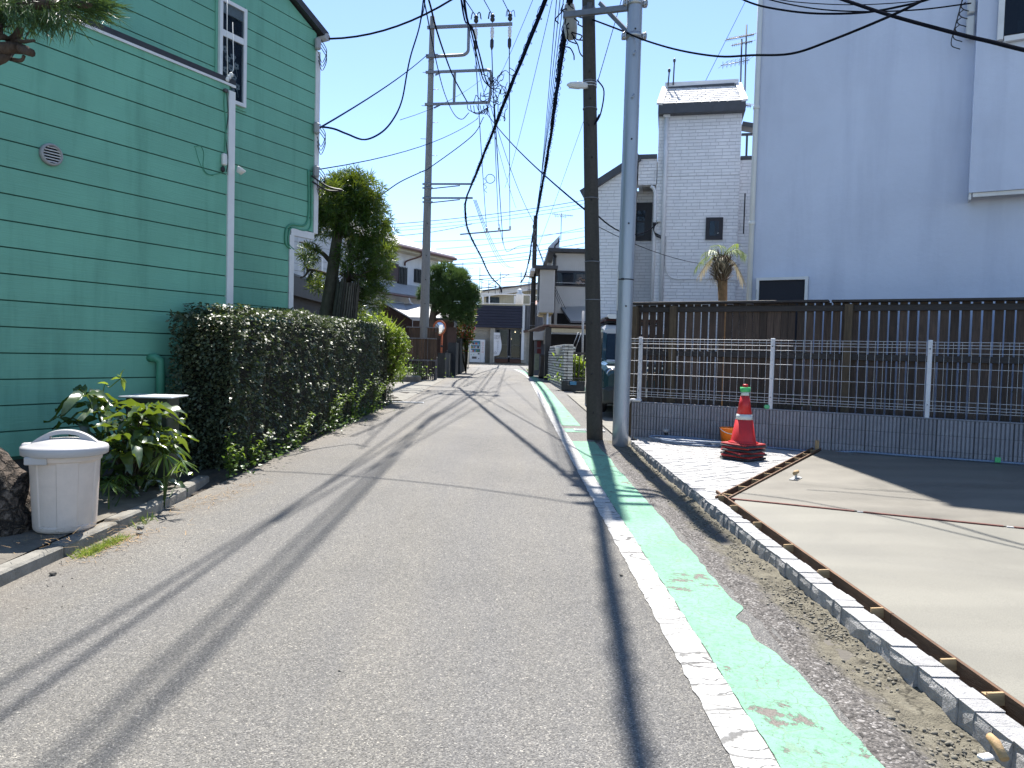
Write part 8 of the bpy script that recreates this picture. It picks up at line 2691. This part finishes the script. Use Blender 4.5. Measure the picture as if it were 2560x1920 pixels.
# closure hanging from the bundle
cl = thing('cable_closure', 'pale bag shaped cable closure hanging below the bundle by the dark pole', 'cable closure', tuple(W(1427, 60, 11.6)))
p0 = W(1423, 6, 11.55); p1 = W(1428, 100, 11.65)
ax_ = (p1 - p0); Mx = Matrix.Rotation(0, 3, 'X')
MB().tube([p0, p0.lerp(p1, .06), p0.lerp(p1, .3), p0.lerp(p1, .7), p0.lerp(p1, .95), p1], [.03, .075, .10, .105, .085, .03], 14).build('cover', pmat('pale_grey_cover', (.33, .33, .31), .6, .15, 6), cl)
r_ = random.Random(5)
for k in range(9):
    px, py = 1418 + r_.gauss(0, 8), 10 + 12 * k
    pts = [W(px, py, 11.5)]
    for j in range(4):
        px += r_.gauss(4, 9); py += r_.uniform(2, 20); pts.append(W(px, py, 11.5 + r_.uniform(-.15, .1)))
    MB().tube(curve(pts, 5), .010, 5).build('loose_wire', M['cable'], cl)

# big conductors from the left pole towards the camera and beyond
za = lambda p: p
bundle('twisted thick cable coming from overhead to the tangle on the left pole second tier', curve([LP(1236, 225, -.2), W(1217, 205, 25.5), W(1184, 80, 21), W(1160, 0, 18.6), Vector((-1.28, 8.4, 10.6)), Vector((-1.4, -8, 10.9))], 7), .024, 2, .9, False)
cab('second thick cable beside the twisted one, from overhead to the left pole', curve([LP(1222, 215, -.2), W(1205, 190, 25.2), W(1176, 70, 21), W(1153, 0, 18.6), Vector((-1.42, 8.4, 10.7)), Vector((-1.62, -8, 11.0))], 7), .022)
hv = ['left high voltage line reaching the left insulator on the left pole', 'middle high voltage line reaching the middle insulator on the left pole', 'right high voltage line reaching the right insulator on the left pole']
tops = [((1163, 0), 22.5), ((1210, 0), 24.2), ((1257, 0), 25.0)]
far = [(1217, 578), (1247, 577), (1275, 573)]
fl_ = ['left line running down the street from the left insulator', 'middle line running down the street from the middle insulator', 'right line running down the street from the right insulator']
for k, (px, py) in enumerate(INS):
    c = LP(px, py) + ZD * .30
    dirv = (W(*tops[k][0], tops[k][1]) - c)
    cab(hv[k], [c, c + dirv * .5, c + dirv, c + dirv * 6], .016, 'cable_blue')
    b = LP(px, py) - ZD * .95
    e_ = W(*far[k], 52)
    q = sag(b, e_, .25, 14)
    cab(fl_[k], q, .018, 'cable_blue')
    MB_ = None
# far cross arm carrying them
fa = thing('cross_arm', 'far pole cross arm with three insulators above the end of the street', 'cross arm', tuple(W(1217, 580, 52)))
MB().bar(W(1150, 586, 52), W(1276, 575, 52), .09, .09).build('arm', M['iron'], fa)
for (px, py) in far:
    MB().lathe([(.05, 0), (.09, .08), (.06, .16), (.09, .24), (.03, .34)], W(px, py + 3, 51.9), 8).build('insulator', M['porcelain'], fa)
# house service drops
cab('black service cable rising from the green house corner across the street', sag(W(822, 97, 10.9), dax(8.3) + Vector((-.1, 0, 0)), .55, 18), .014)
cab('straight blue black cable from the green house wall to the left concrete pole top', sag(W(790, 325, 10.9), LP(1068, 137, -.1), .1, 12), .014, 'cable_blue')
cab('looping cable hanging from overhead and curving in to the green house wall', curve([W(789, 318, 10.95), W(812, 318, 11.0), W(838, 323, 11.05), W(868, 335, 11.2), W(912, 349, 11.8), W(955, 330, 12.3), W(985, 295, 12.7), W(1005, 250, 13.0), W(1018, 180, 13.2), W(1028, 135, 13.4), W(1050, 60, 13.8), W(1062, -30, 14.2)], 6), .015, 'cable_blue')
for k, (py, lab) in enumerate(((320, 'upper clamp knot on the looping house cable'), )):
    pass
cab('thin grey line from the green house to the left pole second tier', sag(W(788, 425, 11), LP(1195, 296), .25, 12), .009, 'cable_blue')
cab('cable from behind the pruned tree up to the left concrete pole tier', curve([W(950, 490, 20), W(1000, 455, 22), W(1057, 428, 24.5), W(1079, 416, 25.4), W(1180, 340, 27.0), LP(1209, 293)], 6), .016, 'cable_blue')
cab('cable sloping from the left pole second tier down to the dark pole', sag(LP(1216, 282), dax(W(1468, 523, g.y).z) + Vector((-.09, .05, 0)), .15, 14), .014, 'cable_blue')
cab('thick cable from overhead down to the bottom of the left pole frame', curve([W(1040, -90, 16), W(1072, 0, 17.5), W(1090, 70, 19.0), W(1112, 137, 21.5), W(1135, 195, 24.5), W(1168, 255, 27.5)], 6), .024, 'cable')
cab('cable looping below the left pole frame and rising overhead at left', curve([W(1052, -40, 14), W(1068, 40, 16), W(1092, 160, 20), W(1112, 235, 24), W(1135, 285, 26.5), W(1155, 298, 27), W(1172, 282, 27.6)], 6), .014, 'cable_blue')
cab('cable rising from the left pole cap to overhead at the far left', curve([W(1049, 60, 18), W(1060, 20, 17), W(1065, -40, 16)], 5), .012, 'cable_blue')
cab('cable from the second tier crossing to the middle pole', sag(LP(1224, 256), W(1337, 560, MDp), .4, 14), .012, 'cable_blue')
cab('twisted cable falling from the second tier straight down the street', sag(LP(1236, 262), W(1258, 610, 54), .2, 14), .022, 'cable_blue')
cab('cable ending in a hook above the shop, far left line', curve([W(1248, 560, 50), W(1256, 600, 52), W(1264, 625, 53), W(1272, 628, 53), W(1300, 615, 54), W(1345, 612, 55)], 5), .018, 'cable_blue')
for k in range(4):
    cab(['thin wire closest to the right cable bundle, dark pole to middle pole', 'second thin wire left of the right cable bundle', 'third thin wire left of the right cable bundle', 'thin wire farthest left of the right cable bundle'][k], sag(W(1420 - 9 * k, -20, 11.8), W(1336 + k, 560 + 4 * k, MDp), .05 + .12 * k, 12), .007, 'cable_blue', 'overhead_wire', 'thin wires beside the right cable bundle', 4)
for k in range(3):
    cab(['left one of three thin wires dropping from the lowest left pole arm', 'middle one of three thin wires dropping from the lowest left pole arm', 'right one of three thin wires dropping from the lowest left pole arm'][k], sag(LP(1184 + 3 * k, 500, -.1), W(1262 + 12 * k, 668, 60), .5 + .15 * k, 12), .012, 'cable_blue', 'overhead_wire', 'thin wires dropping to the far street', 4)
# coil ring and curly wire under bundle
c = W(1226, 447, 24.5)
o = tag(MB().tube([c + Vector((.15 * math.cos(a), .03 * math.sin(a * 2), .15 * math.sin(a))) for a in [i * math.pi / 10 for i in range(21)]], .012, 6).build('cable_coil', M['cable_blue']), 'ring of spare cable hanging below the sagging bundle', 'cable coil')
pts = [W(1213, 440 + 2.0 * i, 24.5) + Vector((.05 * math.cos(i * .9), .05 * math.sin(i * .9), 0)) for i in range(22)]
cab('short curly wire dangling below the sagging bundle', pts, .008, 'cable_blue', 'dangling_wire', None, 4)
# lines of the cross street, seen edge on
xs = [((930, 564), (1480, 497)), ((930, 573), (1480, 506)), ((930, 581), (1480, 516)), ((930, 592), (1180, 560)), ((1090, 623), (1480, 565)), ((1090, 640), (1480, 588)), ((1060, 655), (1480, 604)), ((1060, 665), (1480, 614)), ((1130, 690), (1480, 660)), ((1110, 662), (1480, 625)), ((960, 605), (1480, 575))]
PLL = ['topmost of the upper three cross street power lines', 'second from the top of the cross street power lines', 'third from the top of the cross street power lines', 'short cross street line ending left of the street, below the top three', 'cross street line just above the far cross arm at right', 'cross street line just below the far cross arm', 'cross street line level with the house gutter on the left', 'cross street line close under the gutter level line', 'lowest cross street line, right above the scaffolding', 'cross street line rising to the right above the lowest one', 'long cross street line passing behind both trees at mid height']
for k, (p, q) in enumerate(xs):
    D_ = 58 + (k % 4) * 1.5
    cab(PLL[k], sag(W(*p, D_ - 3), W(*q, D_), .25, 10), .022 if k % 3 == 0 else .015, 'cable_blue', 'power_line', 'power lines along the cross street', 4)
for k, (px, py) in enumerate(((1212, 548), (1208, 558), (1253, 545), (1249, 580))):
    pass
# right hand side: drops in front of the blue house
cab('dark cable swinging from the steel pole across the pale blue house', curve([dax(W(1475, 57, g.y).z) + Vector((.05, -.1, 0)), W(1550, 75, 10.35), W(1613, 101, 10.0), W(1700, 126, 9.6), W(1798, 141, 9.2), W(1880, 138, 8.8), W(1979, 134, 8.3), W(2080, 100, 7.8), W(2228, 39, 7.2), W(2330, -10, 6.9), W(2500, -90, 6.4)], 6), .013)
cab('thick black cable descending to the right in front of the blue house', curve([W(1990, -40, 9), W(2110, 0, 8.0), W(2228, 39, 7.3), W(2400, 86, 6.5), W(2480, 105, 6.2), W(2560, 125, 5.9), W(2800, 180, 5.2)], 6), .018)
cab('wavy black cable sagging along the top of the blue house', curve([W(1800, -30, 10.5), W(1877, 7, 10.2), W(1950, 24, 9.9), W(2046, 34, 9.6), W(2164, 31, 9.2), W(2260, 14, 8.9), W(2316, 0, 8.7), W(2400, -30, 8.5)], 6), .013)
cab('thin cable sagging to the box in the corner of the blue house bay', curve([W(1860, -25, 10.6), W(1927, 0, 10.4), W(2040, 22, 10.1), W(2164, 29, 9.8), W(2300, 24, 9.6), W(2428, 8, 9.4)], 6), .009)
cab('thinnest uppermost wire along the blue house', curve([W(1900, -10, 10.6), W(1990, 5, 10.3), W(2130, 12, 10.0), W(2270, 5, 9.7), W(2380, -10, 9.5)], 6), .006)
cab('service cable from the dark pole to the insulator on the white brick pattern house', sag(dax(W(1500, 538, g.y).z) + Vector((.1, .05, 0)), W(1645, 556, 16.9), .28, 14), .011)
for k, (a_, b_, lab) in enumerate((((1150, -20), (1290, 520), 'thin line falling from above the left pole to the far right roofs'), ((1385, -20), (1262, 470), 'thin line from above the dark pole towards the far street centre'), ((1340, -20), (1190, 300), 'thin line crossing the sky from upper right to the left pole tangle'), ((1000, 300), (1230, 175), 'thin line rising from the left roofs to the left pole frame'))):
    cab(lab, sag(W(*a_, 16 + 2 * k), W(*b_, 40), .3, 10), .008, 'cable_blue', 'overhead_wire', None, 4)
cab('thin wire from the dark pole across the white brick pattern house to the palm', sag(dax(W(1500, 565, g.y).z) + Vector((.1, .05, 0)), W(1850, 662, 16.5), .2, 14), .005)
cab('guy wire from the dark pole up to overhead on its right', [W(1494, 205, 11), W(1545, 30, 11.5), W(1565, -40, 11.7)], .006, 'cable_blue', 'guy_wire')
cab('thin stay wire from the sky behind the steel pole to the ground mount', [W(1865, 0, 19), W(1760, 210, 18)], .006, 'cable_blue', 'guy_wire')
cab('thin slanting wire between the dark pole and the sky behind it', [W(1460, 300, 30), W(1400, 470, 33), W(1330, 660, 38)], .008, 'cable_blue', 'guy_wire')
for k in range(3):
    cab(['left drop wire from middle pole to the white siding house', 'middle drop wire from middle pole to the white siding house', 'right drop wire from middle pole to the white siding house'][k], sag(W(1338, 600, MDp), W(1398 + 8 * k, 760 + 6 * k, 33), .1, 8), .012, 'cable', 'drop_wire', 'drop wires to the white siding house', 4)
# ================================================================== things standing about
# ---- lidded dustbin
bg = G(163, 1322, .068)
BX, BY, BZ = bg.x + .0, bg.y, pav_z(bg.x, bg.y) + .002
bin_ = thing('dustbin', 'pale grey plastic dustbin with domed handled lid on the left pavement', 'dustbin', (BX, BY, BZ), 0)
M['bin'] = pmat('bounce_lit_plastic', (.57, .49, .43), .42, .06, 3, .15, 60, dirt=.30, dscale=5, dcol=(.30, .27, .25))  # body warmer and paler than the lid, ground bounce put into the colour
M['bin_lid'] = pmat('lid_grey_plastic', (.40, .39, .39), .45, .04, 3, .1, 60)
kb = 249 * BY / FPX / .64
BS = 1.0
def groove(a, z):
    k = (a % (2 * math.pi)) / (2 * math.pi) * 10
    f = abs(k - round(k))
    return (.972 if int(k) % 2 else 1.0) if .03 < z < .43 else 1.0
prof = [(.0, .004), (.185, .0), (.197, .012), (.201, .03), (.2015, .04), (.222, .42), (.2235, .43), (.2325, .435), (.235, .44), (.2385, .485), (.243, .49), (.245, .52), (.225, .52)]
sc = lambda pr: [(r * .915 * BS, z * 1.06 * BS) for r, z in pr]
MB().lathe(sc(prof), (BX, BY, BZ), 160, None, False, lambda a, z: groove(a, z / (1.06 * BS))).build('body', M['bin'], bin_)
lz0 = BZ + .545 * BS
MB().lathe([(r * .93, z) for r, z in [(.262, -.055), (.270, -.05), (.273, -.012), (.268, .0), (.255, .006), (.20, .020), (.195, .024), (.1, .045), (0, .052)]], (BX, BY, lz0 + .005), 64).build('lid', M['bin_lid'], bin_)
# arched handle running from back right to front left
ha = R_(205)
hx = Vector((math.cos(ha), math.sin(ha) , 0)).normalized()
hx = Vector((-.93, -.36, 0)).normalized(); hy = Vector((-hx.y, hx.x, 0))
hc = Vector((BX, BY, lz0 + .010))
def arch(u):      # height of the arch along -1..1
    return .098 * (1 - abs(u) ** 2.2)
def lidz(u): return .047 * (1 - (abs(u) * .8) ** 1.6)
hl = .205
segs = 24
parts = []
for i in range(segs):
    u0 = -1 + 2 * i / segs; u1 = -1 + 2 * (i + 1) / segs
    um = (u0 + u1) / 2
    hole = abs(um + .02) < .42
    zb0 = (arch(u0) - .026) if hole else lidz(u0) - .012
    zb1 = (arch(u1) - .026) if hole else lidz(u1) - .012
    parts.append((u0, u1, zb0, zb1))
mb = MB()
for (u0, u1, zb0, zb1) in parts:
    p = [hc + hx * hl * u0 + ZD * zb0, hc + hx * hl * u1 + ZD * zb1, hc + hx * hl * u1 + ZD * max(arch(u1), zb1 + .004), hc + hx * hl * u0 + ZD * max(arch(u0), zb0 + .004)]
    w0 = .033
    mb.prism([q - hy * w0 for q in p], hy * w0 * 2)
mb.build('handle', M['bin_lid'], bin_)
# clip at the front left, grip plate
MB().bbox(hc + hx * .20 + ZD * -.018, (.10, .13, .062), math.atan2(hx.y, hx.x), .02).build('lid_clip', M['bin_lid'], bin_)
MB().bbox(hc + hx * .226 + ZD * .008, (.035, .07, .012), math.atan2(hx.y, hx.x), .005).build('clip_slot', M['grey_plastic'], bin_)
MB().bbox((BX - .05, BY - .226, BZ + .475), (.135, .02, .052), .12, .006).build('grip_plate', M['bin_lid'], bin_)
# ---- silver meter box
GBY = 6.35
gq = W(365, 1010, GBY)
gb_ = thing('meter_box', 'low metal box with sunlit flat lid between shrub and hedge', 'meter box', (gq.x, GBY, gz(GBY)))
zt_ = W(365, 990, GBY).z
xl_, xr_ = W(298, 1000, GBY - .15).x, W(430, 1000, GBY - .15).x
M['box_shade'] = pmat('box_shade_sheet', (.022, .03, .02), .5, .2, 5, .3, 8)  # box body near black, shade under the lid put into the colour
MB().bbox(((xl_ + xr_) / 2 - .02, GBY + .02, (zt_ + gz(7)) / 2), (xr_ - xl_ - .09, .24, zt_ - gz(7) - .02), .04, .01).build('body', M['box_shade'], gb_)
MB().bbox(((xl_ + xr_) / 2, GBY, zt_), (xr_ - xl_, .36, .016), .04, .006).build('lid', pmat('galvanised_lid', (.45, .47, .48), .45, .12, 6, metal=.2), gb_)
MB().bbox(((xl_ + xr_) / 2 + .04, GBY - .106, zt_ - .09), (.26, .012, .08), .04, .004).build('door', M['box_shade'], gb_)

# ---- traffic cones stacked on the paving
cg = G(1861, 1150, .06)
M['cone_red'] = pmat('cone_red', (.50, .022, .022), .42, .08, 6, dirt=.25, dscale=9, dcol=(.2, .02, .02))
M['cone_dull'] = pmat('cone_base_red', (.34, .03, .03), .6, .15, 6)
M['reflect'] = pmat('reflective_white_band', (.50, .53, .52), .5, .06, 20)
M['tape_green'] = pmat('fluorescent_green_tape', (.06, .42, .14), .5, .08, 9)
HCN = .70
def cone_at(c, rz, label, top=True, tilt=0):
    t = thing('traffic_cone', label, 'traffic cone', tuple(c), rz, 'cones in the stack')
    Rr = Matrix.Rotation(rz, 3, 'Z') @ Matrix.Rotation(tilt, 3, 'X')
    MB().bbox(Vector(c) + Vector((0, 0, .014)), (.38, .38, .022), b=.04, M=Rr).build('base', M['cone_dull'], t)
    def rad(z): return .150 - .117 * (z - .03) / (HCN - .03)
    o = Vector(c)
    zs = [.028, .05, .36, .44, .58, .66, .70]
    if top:
        MB().lathe([(.178, .026), (.175, .036), (.152, .045), (rad(.06), .06), (rad(.31), .31)], o, 36).build('cone_body', M['cone_red'], t)
        MB().lathe([(rad(.31) + .001, .31), (rad(.375) + .001, .375)], o, 36).build('reflective_band', M['reflect'], t)
        MB().lathe([(rad(.375), .375), (rad(.60), .60)], o, 36).build('cone_body', M['cone_red'], t)
        MB().lathe([(rad(.60) + .001, .60), (rad(.655) + .001, .655)], o, 36).build('reflective_band', M['reflect'], t)
        MB().lathe([(.060, .648), (.060, .702), (.03, .702)], o, 30).build('tape_roll', M['tape_green'], t)
        MB().lathe([(.032, .70), (.033, .728), (.026, .738), (0, .74)], o, 24).build('cone_tip', M['cone_red'], t)
    else:
        MB().lathe([(.178, .026), (.14, .034), (.120, .10), (.03, .60)], o, 24).build('cone_body', M['cone_dull'], t)
    return t
base = Vector((cg.x, cg.y + .07, pz(cg.x, cg.y + .07)))
z = 0.006
M['rubber_base'] = pmat('worn_black_rubber_weight', (.035, .036, .04), .7, .25, 12, dirt=.3, dscale=9, dcol=(.09, .085, .08))
rr_ = random.Random(10)
labs = ['lowest red cone of the stack, only its bent base showing', 'second lowest red cone of the stack, base squashed between weights', 'third red cone from the bottom of the stack under the top weight']
wl_ = ['lowest black rubber cone weight of the stack', 'second lowest black rubber cone weight', 'third black rubber cone weight from the bottom', 'topmost black rubber cone weight under the upright cone']
rots = [.62, .50, .75, .58]
def weight(c, rz, lab):
    o = MB().bbox(c + Vector((0, 0, .0)), (.40, .40, .026), rz, .04)
    t = o.build('cone_weight', M['rubber_base'], None, tuple(c)); return tag(t, lab, 'cone weight', 'rubber weights in the cone stack')
for k in range(4):
    weight(base + Vector((rr_.uniform(-.012, .012), rr_.uniform(-.01, .01), z + .015)), rots[k] + rr_.uniform(-.1, .1), wl_[k]); z += .029
    if k < 3:
        cone_at(base + Vector((rr_.uniform(-.012, .012), 0, z)), rots[k] + rr_.uniform(-.25, .25), labs[k], False, rr_.uniform(-.05, .05)); z += .021
cone_at(base + Vector((0, 0, z - .006)), rots[3], 'upright red traffic cone with white bands and green tape roll on top', True)

# ---- orange bucket behind the cones
kq = G(1824, 1116, .06)
kb_ = Vector((kq.x, kq.y, pz(kq.x, kq.y)))
bk_ = thing('bucket', 'orange plastic bucket with rope handle tucked behind the traffic cone', 'bucket', tuple(kb_))
M['orange'] = pmat('orange_plastic', (.72, .17, .012), .4, .06, 6)
MB().lathe([(0, .01), (.105, .0), (.107, .01), (.142, .245), (.150, .25), (.150, .262), (.139, .262), (.104, .015), (0, .015)], kb_ + ZD * .0, 30).build('body', M['orange'], bk_)
MB().tube([kb_ + Vector((.145 * math.cos(a), -.145 * math.sin(a) * .9, .262 - .075 * math.sin(a))) for a in [i * math.pi / 12 for i in range(13)]], .006, 6).build('handle', M['white_plastic'], bk_)

# ---- hose: coil on the paving, then along the wall foot
M['hose'] = pmat('pale_blue_hose', (.14, .19, .27), .35, .08, 6)
pts = []
hc0 = onpl(1705, 1112, tuple(PL(0, -.32))[:2], LD)
hc_ = Vector((PL(1.02, -.33).x, PL(1.02, -.33).y, 0))
for i in range(0, 130):
    a = i * .21
    k = a / 6.283
    rx_ = .40 + .10 * math.sin(k * 2.1) + .03 * k; ry_ = .17 + .035 * math.sin(k * 3.3)
    u = hc_ + HD * (rx_ * math.cos(a) + .06 * math.sin(k * 1.7)) + HNv * (ry_ * math.sin(a) + .03 * math.cos(k * 2.3))
    pts.append(Vector((u.x, u.y, pz(u.x, u.y) + .014 + .013 * k + .006 * math.sin(a * 2))))
for t in (1.6, 1.95, 2.3, 2.7, 3.1, 3.5, 3.9, 4.4, 4.9, 5.4, 5.9, 6.2):
    q = PL(t, -.10 - .03 * math.sin(t * 2.3)); z = max(pz(q.x, q.y), lot_z(q.x, q.y) if t > 2.7 else 0) + .016
    pts.append(Vector((q.x, q.y, z)))
o = tag(MB().tube(curve(pts, 2), .0135, 8).build('hose', M['hose']), 'pale blue hose coiled by the wall and running along its foot', 'hose')
nz = PL(.62, -.16, 0); z = pz(nz.x, nz.y)
nt_ = thing('hose_nozzle', 'black hose nozzle standing at the coil by the block wall', 'hose nozzle', (nz.x, nz.y, z))
MB().tube([Vector((nz.x + .06, nz.y - .03, z + .02)), Vector((nz.x, nz.y, z + .06)), Vector((nz.x - .02, nz.y, z + .12))], [.018, .022, .03], 10).build('body', M['black'], nt_)
MB().lathe([(.03, 0), (.042, .01), (.042, .035), (.03, .045), (0, .045)], Vector((nz.x - .02, nz.y, z + .12)), 14).build('spray_head', M['grey_plastic'], nt_)
tq_ = PL(4.62, -.115); tt = MB().bbox(Vector((tq_.x, tq_.y, lot_z(tq_.x, tq_.y) + .045)), (.06, .006, .06), LRZ + .1, .004).build('tape_scrap', M['tape_green']); tag(tt, 'scrap of green tape stuck to the hose along the block wall', 'tape')

# ---- plastering trowel lying on the wet slab
tg = G(1990, 1192, .11)
tz = lot_z(tg.x, tg.y)
tr = thing('trowel', 'steel plastering trowel with wooden handle resting on the wet concrete', 'trowel', (tg.x, tg.y, tz), 0)
td = (G(2003, 1186, .11) - G(1975, 1203, .11)); td.z = 0; td.normalize(); tn = Vector((-td.y, td.x, 0)); trz = math.atan2(td.y, td.x)
tc_ = Vector((tg.x, tg.y, tz))
p = [tc_ + td * -.13 + tn * -.04, tc_ + td * -.13 + tn * .04, tc_ + td * .09 + tn * .045, tc_ + td * .16 + tn * .0, tc_ + td * .09 + tn * -.045]
MB().prism([q + ZD * .003 for q in p], ZD * .004).build('blade', M['steel'], tr)
MB().box(tc_ + ZD * .032, (.02, .02, .05), trz).build('tang', M['steel'], tr)
MB().tube([tc_ + td * -.085 + ZD * .063, tc_ + td * -.03 + ZD * .068, tc_ + td * .06 + ZD * .066, tc_ + td * .075 + ZD * .066], [.018, .021, .019, .015], 12).build('handle', M['raw_wood'], tr)
# tool handle at the very corner of the picture
cq = G(2486, 1900, .03)
ch_ = thing('hand_tool', 'pale wooden tool handle and scrap in the dirt at the bottom right corner', 'tool', tuple(cq))
MB().tube([cq + Vector((.0, -.05, .03)), cq + Vector((.0, .0, .06)), cq + Vector((.0, .03, .065))], [.014, .016, .013], 10).build('handle', M['raw_wood'], ch_)
MB().bbox(cq + Vector((-.035, -.01, .015)), (.05, .03, .014), .3, .004).build('scrap', M['white_trim'], ch_)
# loose stones on the road near the kerb, pebbles
r_ = random.Random(31)
for k, (px, py, s_, lab) in enumerate(((132, 1438, .022, 'dark pebble with pale top lying on the road near the left kerb'), (352, 1322, .03, 'pale broken concrete chip at the kerb end'), (348, 1336, .022, 'smaller concrete chip below the kerb end'), (1553, 1440, .012, 'small dark pebble beside the white line'))):
    c = G(px, py, .0)
    A = [Vector(v) * s_ for v in ICO_V]
    mb = MB(); mb.add([c + Vector((v.x * r_.uniform(.8, 1.3), v.y * r_.uniform(.8, 1.2), v.z * .6 + s_ * .5)) for v in A], ICO_F)
    tag(mb.build('pebble', M['kerb' if k in (1, 2) else 'ground'], None), lab, 'stone', 'loose stones')
r = np.random.default_rng(3)
P = np.concatenate([strip_pts((60, 1560), (330, 1340), 60, .14), np.array([[r.uniform(-2.6, .6), y, gz(y)] for y in r.uniform(2, 9, 50)])])
clods('road_grit', [tuple(p) for p in P], .002, .008, M['ground'], 8)
